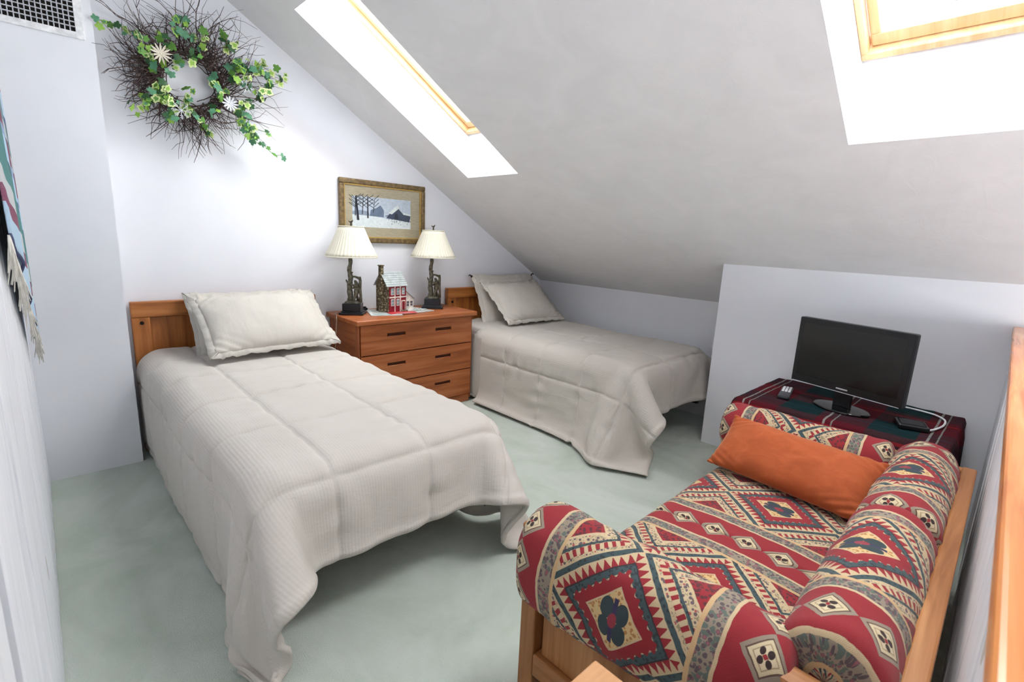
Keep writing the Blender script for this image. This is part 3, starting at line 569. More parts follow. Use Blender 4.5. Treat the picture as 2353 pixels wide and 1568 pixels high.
7,2,1,1,-1,0,0,-1,-3,-2,-2,-1,0,0,-1,0,0,0,0,0,0,0,0,0,0,0,0,0,0,0,0,0,0,0,0,0,0,0,0,0,0,0,0,0,0,0,0,0,0,0,0,0,0,0,0,0,0,0,0,0,0,0,0,0,0,
12,0,-1,0,0,0,-1,-2,-2,-2,-2,-1,0,0,-3,-2,1,2,0,1,1,0,-1,-1,0,1,0,1,0,-1,-1,1,0,0,0,0,0,0,0,0,0,0,0,0,0,0,0,0,0,0,0,0,0,0,0,0,0,0,0,0,0,0,0,0,0,
14,-1,-1,-1,0,-1,-1,-2,-2,-2,-2,0,0,0,-1,-1,-1,1,0,0,1,1,-1,0,0,0,0,0,0,0,0,-1,2,0,0,-1,-1,1,0,0,0,0,0,0,1,-1,1,-1,0,0,0,0,0,0,0,0,0,0,0,0,0,0,0,0,0,
15,-1,0,-2,-2,0,0,-3,-3,-2,-1,0,0,-1,0,-1,0,0,0,1,0,1,-1,0,-1,1,0,0,0,-1,0,1,0,0,0,0,0,0,0,0,0,0,0,0,0,0,0,0,1,-1,1,-1,0,0,0,0,0,0,0,0,0,0,0,0,0,
14,1,0,-1,-2,-3,0,-2,-4,-1,-1,0,0,0,-1,-1,0,0,0,0,1,0,1,-2,1,0,0,0,0,0,0,0,0,0,0,-1,1,0,0,0,0,0,0,0,0,0,0,0,0,0,0,0,1,-1,1,-1,0,0,0,0,0,0,0,0,0,
15,0,-1,1,0,-1,-7,-5,0,-1,0,-1,1,0,-1,0,-1,0,0,1,0,0,0,0,0,0,0,0,1,-1,0,0,0,0,0,0,0,0,0,0,0,0,0,-1,1,0,0,0,0,0,0,0,0,0,0,0,0,1,-1,0,0,0,0,0,0,
-1106,16,15,16,16,16,17,18,17,15,13,9,8,13,13,13,13,18,17,18,17,17,18,17,18,17,17,18,17,18,17,17,18,17,18,17,18,17,18,17,18,17,18,17,17,18,17,18,17,18,17,18,17,18,17,18,17,18,17,18,17,18,17,18,17,
7,0,1,-1,0,0,-3,-6,1,1,0,1,-2,-3,0,1,3,0,0,-1,0,1,-1,1,-1,1,0,0,0,0,0,1,-1,0,0,0,0,0,0,0,0,0,0,0,0,0,0,0,0,0,0,0,0,0,0,0,0,0,0,-1,1,-1,1,-1,1,
8,0,0,0,-1,-4,-7,2,-1,1,1,0,1,-1,-1,2,0,0,0,0,1,-1,0,0,0,0,0,0,0,0,0,0,0,0,0,0,0,0,0,0,0,0,0,0,0,0,0,0,0,0,0,0,0,0,0,0,0,-1,1,0,0,0,0,0,0,
8,0,-1,-1,-3,-6,1,-1,-1,1,1,1,0,0,1,-1,2,-1,0,0,0,0,1,-1,0,0,0,0,0,0,0,0,0,0,0,0,0,0,0,0,0,0,-1,1,0,0,0,0,0,0,0,0,0,0,0,-1,1,0,0,0,0,0,0,0,0,
8,-2,-2,-2,-2,-1,-1,-1,0,-1,1,2,0,-1,1,1,0,0,0,1,-1,0,0,0,0,0,0,0,0,0,0,-1,1,0,0,0,0,0,0,0,0,0,0,0,0,0,0,0,0,0,0,0,0,0,0,0,0,0,0,0,0,0,0,0,0,
2,0,0,-1,-1,1,-2,-1,-1,0,0,1,1,0,0,2,-1,1,-1,0,0,0,0,0,0,0,0,0,0,0,0,0,0,0,0,0,0,0,0,0,0,0,0,0,0,0,0,0,0,0,0,0,0,-1,1,0,0,0,0,0,0,0,0,0,0,
-5,2,1,2,1,0,-1,-2,-2,0,1,1,1,1,0,0,0,0,1,-1,0,1,-1,0,1,-1,0,0,0,0,0,0,0,0,0,0,0,0,0,0,-1,1,0,0,0,0,0,0,0,0,0,0,0,0,0,0,0,0,0,0,0,0,0,0,-1,
-7,1,2,1,3,2,0,-3,-1,-1,0,0,2,0,1,0,0,0,0,0,0,0,0,0,0,0,0,0,0,0,0,0,0,0,0,0,0,0,0,0,0,0,0,0,0,0,0,0,0,0,0,-1,1,0,0,0,0,0,0,0,0,0,-1,1,0,
-5,-2,0,2,2,3,2,-2,-3,-1,1,1,0,2,1,-1,0,0,0,0,0,0,0,0,0,0,0,0,0,0,0,0,0,0,0,0,0,0,0,0,0,0,0,0,0,0,0,0,0,0,0,0,0,0,0,0,0,0,0,0,0,0,0,0,0,
-3,-1,-3,0,1,3,4,0,-2,-1,-2,1,2,0,1,0,0,0,0,0,0,-1,1,0,0,0,0,0,0,0,0,0,0,0,0,0,0,0,-1,1,0,0,0,0,0,0,0,0,0,-1,1,0,0,0,0,0,0,0,0,0,-1,1,0,0,0,
-7,1,2,-3,-1,2,4,4,-3,-2,0,0,2,1,-1,1,0,0,-1,1,0,0,0,0,-1,1,0,0,0,-1,1,0,0,0,0,0,0,0,0,0,0,0,0,0,0,0,0,0,0,0,0,0,0,0,0,0,0,0,0,0,0,0,0,0,0,
-8,1,0,2,-1,-2,2,5,1,-2,0,0,0,1,1,0,0,-1,1,0,0,0,0,0,0,0,0,0,0,0,0,0,0,0,0,0,-1,1,0,0,0,0,0,0,0,0,0,0,0,0,0,0,0,0,0,0,0,0,-1,1,0,0,0,0,0,
-6,-2,0,1,1,0,-1,2,5,-2,-1,0,1,2,0,-1,1,0,0,-1,1,0,-1,1,0,0,0,-1,1,0,0,0,0,0,-1,1,0,0,0,0,0,0,0,0,0,0,0,-1,1,0,0,0,0,0,0,0,0,0,0,0,0,0,0,0,0,
-1,-2,-3,-2,0,2,-1,0,3,2,0,-1,1,1,1,0,-1,0,1,0,-1,1,0,0,0,-1,1,0,0,0,0,0,-1,1,0,0,0,0,0,0,0,0,0,0,0,0,0,0,0,0,0,0,0,0,0,0,0,0,0,0,0,0,0,0,0,
7,-5,-3,-3,-2,-2,1,0,2,2,0,1,0,2,-1,0,1,0,-1,1,0,-1,1,-1,1,0,0,0,0,0,-1,1,0,0,0,0,0,0,0,0,0,0,0,-1,1,-1,1,0,0,0,0,0,0,0,0,0,0,0,1,-1,0,0,0,0,0,
11,-1,-3,-4,-4,-3,-2,0,1,1,2,0,1,-1,1,0,0,0,1,-1,1,0,0,0,-1,1,-1,1,-1,1,0,0,0,0,0,0,0,0,0,0,0,0,0,0,0,0,0,0,0,0,0,0,0,0,0,0,0,0,0,0,1,-1,0,0,0,
16,-2,-1,-2,-4,-3,-4,-2,-1,2,0,1,-1,1,-1,1,-1,1,0,0,-1,1,-1,1,0,-1,1,-1,1,0,0,-1,1,0,0,0,0,0,0,0,0,0,0,0,-1,1,0,0,0,0,0,1,-1,0,-1,1,0,0,0,0,0,0,1,-1,1,
17,0,-1,-1,-1,-3,-4,-4,-2,0,-1,-1,1,0,0,-1,1,1,-3,2,0,0,0,-1,1,1,-2,0,2,-2,1,1,-1,0,0,0,0,-1,0,2,0,-2,0,1,0,-1,1,1,-1,0,1,-1,1,-1,1,-1,-1,2,-2,1,0,0,0,1,-1,
17,0,-1,0,0,-2,-2,-6,-5,0,2,-3,1,-1,0,0,0,-2,0,2,1,-2,1,0,1,-1,1,0,-2,2,-2,1,1,0,-1,0,0,-1,2,-4,1,2,0,2,-1,1,-2,-1,0,2,-4,2,0,0,1,0,1,-3,3,0,0,0,-1,-1,-1,
13,-1,0,-2,-3,-3,-3,-1,0,-1,-2,2,-1,2,-1,1,0,0,4,-4,-1,1,2,-1,-1,-2,1,2,0,-1,2,0,-3,1,0,-1,1,1,-1,1,0,-1,2,-4,3,-2,1,-1,2,-1,1,0,-1,0,0,-1,1,0,0,-1,0,-1,2,0,3,
8,-2,-3,-2,-1,0,0,0,0,0,1,0,0,-1,-1,1,0,0,-2,2,-1,-1,0,1,0,3,-2,0,0,-1,0,-2,3,-1,1,0,-1,1,-1,2,-3,2,-1,1,-2,3,0,-1,0,1,0,-1,0,1,-1,1,-2,1,0,0,-1,3,-3,1,0,
1,-1,0,0,0,0,0,0,0,0,0,2,-3,0,4,-3,0,0,2,-4,3,1,-1,-1,0,-1,2,-2,-1,3,-2,1,-1,1,0,1,-1,1,1,-2,2,-1,-1,1,0,0,-2,2,-1,-1,2,-2,2,-1,0,1,0,0,-1,2,-1,-2,2,0,-2,
0,0,0,0,0,0,0,0,0,0,0,-2,3,1,-2,0,0,2,-4,3,-1,0,0,1,-2,1,-1,3,-2,-1,1,0,1,-2,1,0,2,-2,-1,1,0,-1,1,-1,0,0,2,0,-3,1,-1,1,1,0,0,0,1,0,-2,0,1,0,1,-1,0,
-4,-1,0,0,0,0,2,3,0,-1,-1,3,-3,0,2,0,-2,1,2,0,-1,1,-2,1,2,-2,2,-4,3,-1,1,0,-1,0,-1,0,1,-1,2,-1,0,1,-2,1,1,-1,-1,0,4,-3,2,1,-2,0,-2,0,1,0,1,-2,1,0,-1,0,0,
-2,1,0,0,1,1,0,-1,0,0,1,-2,3,-2,-2,1,1,-1,0,1,1,0,-2,-1,1,1,-1,2,-2,2,-2,0,2,0,0,-1,-3,3,-2,2,1,-1,0,0,1,-1,0,1,-1,1,0,-3,0,1,2,-1,0,-1,-1,3,0,0,-1,1,0,
3,1,0,1,0,-1,-2,-2,0,1,-1,1,-1,-1,2,1,-1,-1,2,-3,1,-1,3,-1,-2,1,-1,-2,5,-3,3,-3,0,-1,1,1,3,-2,0,-2,0,1,2,0,-3,1,1,-1,-1,0,-2,3,-1,1,1,0,-3,1,2,-1,-1,1,-1,0,2,
3,-1,0,-1,-1,0,0,0,0,0,0,-1,1,3,-4,1,1,-2,0,3,-3,1,0,2,0,-1,-1,1,-1,1,-3,3,-1,1,0,0,-2,-1,2,0,1,-2,-1,1,2,-1,-1,1,0,1,1,-1,0,0,-2,0,2,1,-1,-2,3,-2,2,-1,-1,
0,0,0,0,0,0,0,0,0,0,0,1,-2,1,0,-1,1,0,0,-2,2,0,-1,0,-1,1,2,1,-1,-1,0,0,1,-2,1,-1,1,2,-2,0,-2,2,1,-1,-1,1,-1,0,2,-3,1,2,0,-3,2,0,0,-1,1,0,-1,1,-1,0,0,
-1,1,0,0,0,0,0,0,0,0,1,-2,2,-3,3,-2,2,-1,0,0,1,-2,1,-2,2,0,0,-1,0,0,3,-2,0,1,-1,1,-2,0,1,0,1,1,-2,0,0,-1,1,1,-1,1,-2,0,-1,2,0,1,0,1,-3,1,-2,1,2,-1,0,
-4,-1,1,0,0,1,1,2,0,-1,-1,2,1,-1,1,0,-1,1,-1,0,-2,3,-2,2,2,-3,-1,2,-2,0,1,1,-2,0,0,0,2,-1,-1,3,-2,-1,2,-2,1,0,3,-4,0,2,-1,-1,3,0,-3,1,-1,-1,3,-1,0,0,-1,0,1,
0,1,-1,0,1,0,0,-1,0,1,0,-1,0,0,0,1,-1,0,0,1,0,-1,1,-2,-1,4,-1,-2,1,2,-3,0,0,3,0,-1,-2,1,1,-2,1,0,-1,1,1,-2,-2,3,0,0,1,-1,-1,-1,3,-1,1,0,0,1,0,-2,0,2,-1,
5,-1,0,0,-1,-1,-1,-1,0,0,0,0,0,1,-2,0,0,1,1,0,-2,1,0,1,-2,-1,2,0,0,0,0,0,1,-2,2,-1,0,-1,1,-2,1,0,1,0,-1,2,0,0,0,-2,1,1,-2,3,0,-2,-1,0,1,-3,2,2,-2,1,-1,
0,0,0,0,0,0,0,0,0,0,0,1,-2,0,0,1,1,0,-1,-2,2,0,1,1,-2,1,-2,2,-1,-1,2,0,-1,1,-3,1,0,3,-4,3,1,-2,2,-2,1,-1,0,0,-1,1,1,-1,1,-2,-3,5,-2,2,-2,3,-1,-1,0,-1,1,
-3,-1,0,0,0,1,2,1,0,-1,0,2,-2,2,1,-1,-2,0,0,2,0,-2,0,0,2,-2,2,-1,0,0,-1,0,0,1,-1,1,2,-2,2,-1,-2,1,-3,3,-2,3,1,-3,0,1,-1,0,0,1,2,-3,2,-3,1,0,1,-1,3,-1,-2,
1,0,-1,0,0,-1,0,1,0,0,0,-1,1,1,-3,1,2,0,-1,-1,2,0,-1,0,0,1,-2,0,1,0,0,2,-2,-1,2,1,-2,-1,1,-1,1,0,1,-1,1,-2,0,2,0,-1,-1,1,1,0,-1,0,0,2,-1,-1,-1,1,-1,1,0,
2,1,1,0,0,0,-2,-2,0,1,-1,0,1,-1,0,0,-2,2,0,1,-2,0,2,-1,1,0,1,-1,-1,1,-1,-1,2,0,-2,0,0,2,-1,1,0,0,-1,1,-1,1,-1,-1,1,0,0,0,0,-2,1,0,0,0,1,1,-3,2,0,0,1,
0,0,0,0,0,0,0,0,0,0,1,-2,3,-4,3,-1,0,0,0,0,-1,0,1,0,1,-3,1,-1,2,-1,1,0,0,0,2,-2,1,-2,2,-1,-1,1,-1,1,1,-1,0,1,-1,0,0,1,-2,3,-1,0,1,-1,-3,1,3,-2,0,1,-1,
-4,2,2,0,0,0,0,0,0,0,0,0,-1,2,-2,1,2,-2,0,1,0,1,-3,0,-1,3,0,0,-1,0,0,-2,3,-2,1,-1,1,1,-1,-1,2,-3,3,-1,0,0,-2,2,-1,2,0,-1,1,-3,3,-2,0,2,0,0,0,1,-2,-1,1,
-10,3,1,4,2,0,0,0,0,0,1,0,-3,2,1,0,-2,0,0,0,0,2,-1,1,-1,-1,-1,2,-1,2,-2,3,-4,3,-2,0,1,-2,0,2,0,1,-1,1,-2,0,2,-1,0,0,0,-1,1,1,-1,0,0,-2,3,-2,1,-1,1,-1,1,
-14,0,2,1,2,5,3,1,0,0,-1,0,3,-1,-1,0,0,0,2,-2,2,-3,0,-1,2,1,0,0,1,-2,2,-3,2,-1,0,2,-2,1,1,-2,0,0,1,-3,2,-1,2,-1,1,-1,0,0,-2,2,0,-1,1,0,-1,1,-1,0,1,1,-2,
-16,0,0,0,1,0,4,5,5,0,0,2,-3,1,1,0,0,0,0,-2,1,1,2,0,-2,-1,0,0,0,0,0,0,-1,1,1,-2,1,1,0,1,0,-1,-2,1,3,1,-5,1,1,-1,0,1,1,0,-1,1,-1,1,1,-2,-1,3,-2,0,2,
-17,1,1,1,1,3,3,4,1,0,2,-1,2,-2,1,0,0,1,-2,2,-1,0,0,0,0,0,1,-1,0,0,0,1,0,-1,-1,2,0,-1,-1,1,-2,3,0,1,-4,1,2,-1,0,0,0,0,1,-1,-1,2,-1,0,-1,1,1,-2,1,0,-1,
-13,0,2,2,3,3,2,2,1,-1,-1,0,0,0,0,0,0,0,0,1,-1,0,0,0,0,1,-1,1,-1,0,0,0,1,-1,1,-1,0,0,0,0,0,0,0,0,0,0,0,0,0,0,1,-1,0,-1,1,-1,1,-1,1,0,0,-1,1,-1,1,
-9,3,2,3,3,2,3,0,-2,-2,-1,-1,0,0,0,-1,1,-1,1,-1,1,-1,0,0,1,-1,0,0,0,1,-1,1,-1,1,-1,1,-1,1,-1,0,0,0,0,0,0,0,0,0,0,0,0,0,0,0,0,0,0,0,0,0,0,0,0,0,-1,
-3,3,3,2,3,1,-1,1,-3,-3,0,-1,-1,0,0,0,-1,1,-1,1,-1,1,-1,0,0,0,1,-1,1,-1,0,0,0,0,0,0,0,0,0,0,0,0,0,0,0,0,0,0,0,0,0,0,0,0,0,0,0,0,0,0,0,0,-1,1,0,
4,2,2,1,0,-1,1,-3,-5,1,0,1,-2,0,-1,1,0,-1,1,-1,0,0,0,1,-1,0,0,0,0,0,1,-1,0,0,0,0,0,0,0,0,0,0,0,0,0,0,0,0,0,0,0,0,0,0,0,0,0,0,0,0,-1,1,0,0,0,
8,1,0,0,-2,2,-2,-5,-2,3,1,-1,-2,0,0,-1,1,0,-1,0,1,-1,0,0,0,1,-1,0,0,0,0,0,1,-1,0,0,0,0,0,0,0,0,0,0,0,0,0,0,0,0,0,0,0,0,0,0,0,0,0,0,0,0,0,0,0,
9,0,-2,0,2,-1,-5,-5,3,2,0,0,-1,-2,0,1,-1,0,0,1,-1,0,1,-1,0,0,0,1,-1,0,0,0,0,0,1,-1,0,0,0,0,0,0,0,0,0,0,0,0,0,0,0,0,0,0,0,0,0,0,0,0,0,0,0,0,0,
8,-2,1,1,0,-4,-5,-1,4,1,0,-1,-1,-1,1,-1,0,1,0,-1,0,0,0,0,1,-1,0,0,0,1,-1,0,0,0,0,0,1,-1,0,0,0,0,0,0,0,0,0,1,-1,0,0,0,0,0,0,0,0,0,0,0,0,0,0,0,0,
5,2,2,-1,-4,-5,-2,3,2,2,-1,-1,-1,0,-1,0,1,-1,0,0,0,0,0,0,0,0,0,0,0,0,0,0,0,0,0,0,0,0,0,0,0,0,0,0,0,0,0,0,0,0,0,0,0,0,0,0,0,0,0,0,0,0,0,0,0,
8,1,-2,-3,-4,-3,1,4,1,0,1,-2,-2,0,0,1,-1,0,0,0,1,0,-1,0,0,0,0,0,0,0,0,0,0,0,0,0,0,0,0,0,0,0,0,0,0,0,0,0,0,0,0,0,0,0,0,0,0,0,0,0,0,0,0,0,0,
9,-3,-3,-2,-3,-1,2,3,2,0,-1,-1,-1,-1,0,0,0,1,-1,0,0,0,0,0,0,0,1,-1,0,0,0,1,-1,0,0,0,0,0,0,0,0,0,0,0,0,0,0,0,0,0,0,0,0,0,0,0,0,0,0,0,0,0,0,0,0,
3,-2,-1,-2,-2,2,3,2,1,0,-1,-2,0,0,0,-1,0,0,0,0,0,0,0,0,0,0,0,0,0,0,0,0,0,0,0,0,0,0,1,-1,0,0,0,0,0,0,0,0,0,0,0,0,0,0,0,0,0,0,0,0,1,-1,0,0,0,
-3,0,1,0,1,1,2,1,1,-1,-1,-1,0,-1,0,0,0,0,0,0,0,0,0,1,-1,0,0,0,0,0,0,0,0,0,0,0,0,0,0,0,0,0,0,0,0,0,0,0,0,0,0,0,0,0,0,0,0,0,0,0,0,0,1,-1,0,
-10,3,2,4,0,1,2,1,1,0,-2,-1,0,0,-1,0,1,-1,0,0,0,0,0,0,0,0,0,0,0,0,0,0,0,0,0,0,0,0,-1,1,0,0,0,0,0,0,0,0,0,0,0,0,0,0,0,0,0,0,0,0,0,0,0,0,1,
-10,1,2,2,8,-1,1,1,-1,-1,-1,0,0,0,-1,0,0,0,0,0,0,0,0,0,0,0,0,0,0,0,0,0,0,0,0,0,0,0,0,0,0,0,0,0,0,0,0,0,0,0,0,0,0,0,0,0,0,0,0,0,0,0,0,0,0,
-9,-1,0,1,4,9,-2,2,-1,-1,-1,-1,0,0,0,0,0,0,0,0,0,0,0,0,0,0,0,0,0,0,0,0,0,0,0,0,0,0,0,0,0,0,0,0,0,0,0,0,0,0,0,0,0,0,0,0,0,0,0,0,0,0,0,0,0,
-10,1,0,1,0,3,8,-1,0,0,-1,-1,1,0,0,-1,0,0,1,-1,0,0,0,0,0,0,0,0,1,-1,0,0,0,0,0,0,0,0,0,0,0,0,0,0,0,0,0,0,0,0,0,0,0,0,0,0,0,0,0,0,0,0,0,0,0,
8,0,0,0,0,0,0,0,0,1,0,-1,0,0,0,0,0,0,0,0,0,0,0,0,0,0,0,0,0,0,0,0,0,0,0,0,0,0,0,0,0,0,0,0,0,0,0,0,0,0,0,0,0,0,0,0,0,0,0,0,0,0,0,0,0,
0,0,0,0,0,1,7,7,3,-1,0,1,-1,-1,0,0,1,0,-1,-1,0,0,0,0,-1,0,1,0,0,0,0,-1,0,0,0,0,0,0,0,0,0,0,0,0,0,0,0,0,0,0,0,0,0,0,0,0,0,0,0,0,0,0,0,1,0,
0,0,0,2,3,7,3,0,1,2,0,-1,1,0,-1,1,-1,0,0,0,0,0,0,0,1,0,-1,0,0,0,0,1,0,0,0,0,0,0,0,0,0,0,0,0,0,0,0,0,0,0,0,0,0,0,0,0,0,0,0,0,0,0,0,-1,0,
0,1,5,3,4,2,0,0,1,1,0,1,-1,0,1,-1,0,0,0,1,0,0,-1,0,1,0,0,0,0,0,0,0,-1,0,0,0,0,0,0,0,0,0,0,0,0,0,0,0,0,0,0,0,0,0,0,0,0,0,0,0,0,0,0,1,0,
4,5,2,2,2,0,-1,1,1,0,2,0,0,0,-1,1,0,-1,1,-1,0,0,1,0,-1,0,0,0,0,0,0,0,1,0,0,0,0,0,0,0,0,0,0,0,0,0,0,0,0,0,0,0,0,0,0,0,0,0,0,0,0,0,0,-1,0,
13,0,0,1,0,0,1,0,1,1,0,0,0,0,1,-1,0,1,-1,1,0,0,0,0,0,0,0,0,0,0,0,0,0,0,0,0,0,0,0,0,0,0,0,0,0,0,0,0,0,0,0,0,0,0,0,0,0,0,0,0,0,0,0,0,0,
17,0,-1,-1,0,-1,0,1,0,1,1,1,0,0,0,0,-1,0,1,0,0,0,0,0,0,0,0,0,0,0,0,0,0,-1,0,0,0,0,0,0,0,0,0,0,0,0,0,0,1,0,0,0,0,0,0,0,0,-1,0,0,0,0,1,0,0,
16,0,0,0,-1,0,0,0,1,1,0,0,0,0,0,0,1,0,0,0,0,-1,0,0,0,0,0,0,0,0,0,0,0,1,0,0,0,0,0,0,0,0,0,0,0,0,0,0,-1,0,0,0,0,0,0,0,0,1,0,0,0,0,-1,0,0,
12,3,2,-1,0,-1,-1,1,1,0,1,1,0,0,0,0,0,0,0,-1,0,1,0,0,0,0,0,0,0,0,0,0,0,0,0,0,0,0,0,0,0,0,0,0,0,0,0,0,0,0,0,0,0,0,0,0,0,0,0,0,0,0,0,0,0,
13,0,1,3,-1,0,-1,0,1,1,0,0,1,0,0,0,0,0,-1,1,0,0,0,0,0,0,0,0,0,0,0,0,0,0,0,0,0,0,0,0,0,0,0,0,0,0,0,0,0,0,0,0,0,0,0,0,0,0,0,0,0,0,0,0,0,
16,-1,-1,1,1,0,0,-1,0,1,1,1,0,0,-1,0,0,0,1,0,0,0,0,0,0,0,0,0,0,0,0,0,0,0,0,0,0,0,0,0,0,0,0,0,0,0,0,0,0,0,0,0,0,0,0,0,0,0,0,0,0,0,0,0,0,
16,-1,1,-2,1,1,0,0,0,1,1,-1,0,0,1,0,0,0,0,0,0,0,0,0,0,0,0,0,0,0,0,0,0,0,0,0,0,0,0,0,0,0,0,0,0,0,0,0,0,0,0,0,0,0,0,0,0,0,0,0,0,0,0,0,0,
14,2,0,0,0,0,1,-1,-1,1,1,1,0,0,0,0,0,0,0,0,0,0,0,0,0,0,0,0,0,0,0,0,0,0,0,0,0,0,0,0,0,0,0,0,0,0,0,0,0,0,0,0,0,0,0,0,0,0,0,0,0,0,0,0,0,
10,2,2,2,0,0,0,1,0,-1,1,0,0,1,0,0,0,0,0,0,0,0,0,0,0,0,0,0,0,0,0,0,0,0,0,0,0,0,0,0,0,0,0,0,0,0,0,0,0,0,0,0,0,0,0,0,0,0,0,0,0,0,0,0,0,
5,3,2,2,2,2,0,0,0,1,0,-1,2,0,0,0,0,0,0,0,0,0,0,0,0,0,0,0,0,0,1,-1,0,0,0,0,0,0,0,0,0,0,0,0,0,0,0,0,0,0,0,0,0,0,0,0,0,0,0,0,0,0,0,0,0,
1,2,2,3,2,2,3,1,1,1,-1,0,-1,0,1,0,-1,0,0,1,0,-1,0,0,0,0,0,1,0,0,-1,1,-1,0,0,0,0,0,0,0,0,0,0,0,0,0,0,0,0,0,0,0,1,0,0,-1,0,0,0,0,0,0,0,0,0,
-2,0,2,1,3,3,2,3,1,1,0,-1,-1,0,-1,0,1,0,0,-1,0,1,0,0,0,0,0,-1,0,0,1,-1,1,0,0,0,0,0,0,0,0,0,0,0,0,0,0,0,0,0,0,0,-1,1,-1,1,0,0,0,0,0,0,0,0,0,
-5,1,0,1,1,1,3,3,2,1,1,-1,-1,0,1,-1,1,-1,0,1,1,-1,-1,1,0,0,-1,1,-2,2,0,1,-3,1,-1,3,-1,0,1,0,-1,-1,0,2,-2,0,1,-1,0,1,0,-1,0,-2,2,0,0,0,-1,1,1,-1,0,1,-1,
-3,0,0,0,0,0,1,1,3,-1,-2,1,-1,3,-2,1,-3,2,1,-2,0,0,2,0,-1,1,-2,0,3,-2,-2,0,4,-2,1,-2,0,0,0,-2,2,2,-1,-1,2,0,-2,2,0,-1,0,2,-2,1,-1,0,-1,3,-1,-1,0,0,0,1,0,
-2,0,0,1,0,1,0,0,0,-1,1,-1,3,-4,1,1,0,0,0,2,-3,2,-3,0,0,1,2,0,-2,0,2,-1,-1,1,0,-1,3,-3,2,0,-1,-1,1,-1,0,2,-1,0,0,-1,1,-1,1,-1,1,0,1,-3,2,0,0,1,-1,-1,1,
-1,0,1,-1,1,0,-1,1,0,0,1,0,-3,2,1,-2,4,-3,-1,-1,1,0,2,0,1,-2,1,0,-1,0,-2,3,0,-1,0,0,-2,4,-4,3,-1,0,1,0,0,-3,3,-1,0,0,0,-1,1,0,-1,1,0,1,-2,3,-2,0,0,-1,0,
-1,1,0,0,0,0,0,0,0,0,-1,1,3,-2,-1,0,-2,2,1,1,-1,0,-1,-1,0,0,1,-1,2,1,0,-3,0,2,-1,0,-1,2,-1,-1,2,0,-2,-1,3,-1,-1,1,0,1,-2,1,1,2,-2,0,-1,-2,4,-5,3,-1,1,0,1,
0,0,-1,1,0,-1,1,0,0,0,-1,0,-1,2,0,1,-1,1,0,-5,5,-2,1,1,-1,0,0,-1,1,-1,1,0,1,0,0,0,0,-2,3,-1,-1,0,0,2,-3,0,1,-1,1,-1,3,-2,-1,-1,2,0,1,1,-3,3,-2,2,-2,1,-3,
0,0,0,0,0,0,0,0,-1,1,1,-1,0,0,-1,1,1,-1,-2,4,-3,1,1,-2,1,1,-1,-1,1,-1,1,0,-1,0,1,-1,1,-1,-1,1,1,0,1,-2,-1,2,1,-1,0,1,-3,2,0,-1,0,1,-1,-1,3,-1,-1,0,0,0,3,
0,0,0,0,0,0,0,0,1,-1,-1,2,0,-3,3,-2,2,-1,1,-1,0,0,0,0,0,0,-2,3,-1,0,-1,1,0,-1,0,1,0,2,-2,1,-2,1,-1,1,2,0,-4,2,-1,-1,3,-1,1,1,-1,-3,2,3,-3,1,-1,1,0,-1,-1,
0,0,0,0,-1,1,0,0,0,0,2,-3,1,1,-1,2,-2,-2,2,1,-2,2,-2,2,-1,-1,3,-3,0,2,1,-1,1,-1,-1,0,0,-2,3,-2,1,-1,3,-2,-2,1,2,-1,-1,2,-1,0,0,-1,0,1,2,-4,2,-2,2,-2,2,2,-1,
0,0,0,0,0,0,0,0,0,0,0,2,-3,1,0,-1,-2,3,0,-2,3,-1,3,-2,0,-1,-1,3,0,-1,-3,1,-1,2,0,1,-1,1,-1,2,-1,-2,-1,2,2,-1,0,1,0,-1,-1,1,-2,1,1,-1,-3,5,-3,1,0,0,1,-3,2,
0,0,0,0,0,0,0,0,0,0,0,-2,2,1,-1,0,2,0,-3,2,-1,-2,-1,0,3,0,0,-2,2,-1,3,-1,0,-1,0,0,1,-2,0,1,0,1,0,0,-3,2,1,-2,0,1,1,0,0,1,-1,1,-1,-4,3,0,2,-3,0,1,-1,
0,0,0,0,0,0,0,0,0,0,0,1,0,-2,0,0,0,0,1,0,0,1,0,1,-3,2,-1,1,-3,3,-3,1,0,0,2,0,-2,3,-2,-3,4,-1,-2,1,1,-1,-2,2,2,-3,1,-2,2,0,0,0,1,1,0,-1,-2,4,-2,-1,1,
0,0,0,0,1,-1,0,0,0,0,-2,2,0,1,-1,0,1,0,0,-1,0,0,0,0,-1,1,1,0,1,-3,2,0,0,0,-1,-1,0,-1,4,-2,-2,2,3,-2,1,-2,1,1,-3,3,-2,1,0,-2,2,0,-1,0,-3,5,-2,0,1,1,-1,
0,0,0,0,-1,1,0,0,0,0,2,-4,1,0,2,0,-2,1,-1,1,1,-1,1,-2,2,-3,3,-1,-3,2,0,2,-2,-1,2,-1,3,-2,-2,3,0,0,-3,2,0,2,-1,-3,2,1,-2,1,0,0,-1,0,2,0,1,-4,3,-1,0,-1,1,
0,-1,1,0,0,0,0,0,0,0,0,0,0,1,-2,-1,2,-1,0,2,-1,1,-3,2,0,1,-2,0,3,-1,0,-1,0,0,-1,2,-2,1,1,-1,0,-1,1,-1,0,-1,2,0,-1,-1,2,-1,-1,1,1,2,-2,0,0,2,-2,0,0,0,-1,
0,0,0,0,0,0,0,0,0,0,0,1,0,-1,1,1,-3,1,2,-2,0,0,0,1,-1,1,1,-2,0,-2,2,-1,1,1,0,-2,2,0,-1,0,0,0,1,-1,1,0,-1,0,1,1,-1,1,-1,2,-2,-1,0,-1,-1,1,0,0,1,0,1,
0,0,0,0,0,0,0,0,-1,1,-1,0,1,0,0,0,1,0,-1,-1,0,2,-1,-1,1,-1,-1,2,-1,2,-1,-1,2,0,-2,1,-1,1,0,0,-1,1,-1,1,-1,0,1,0,1,-3,3,-2,2,-2,1,-3,2,2,2,-3,1,-1,-1,2,-1,
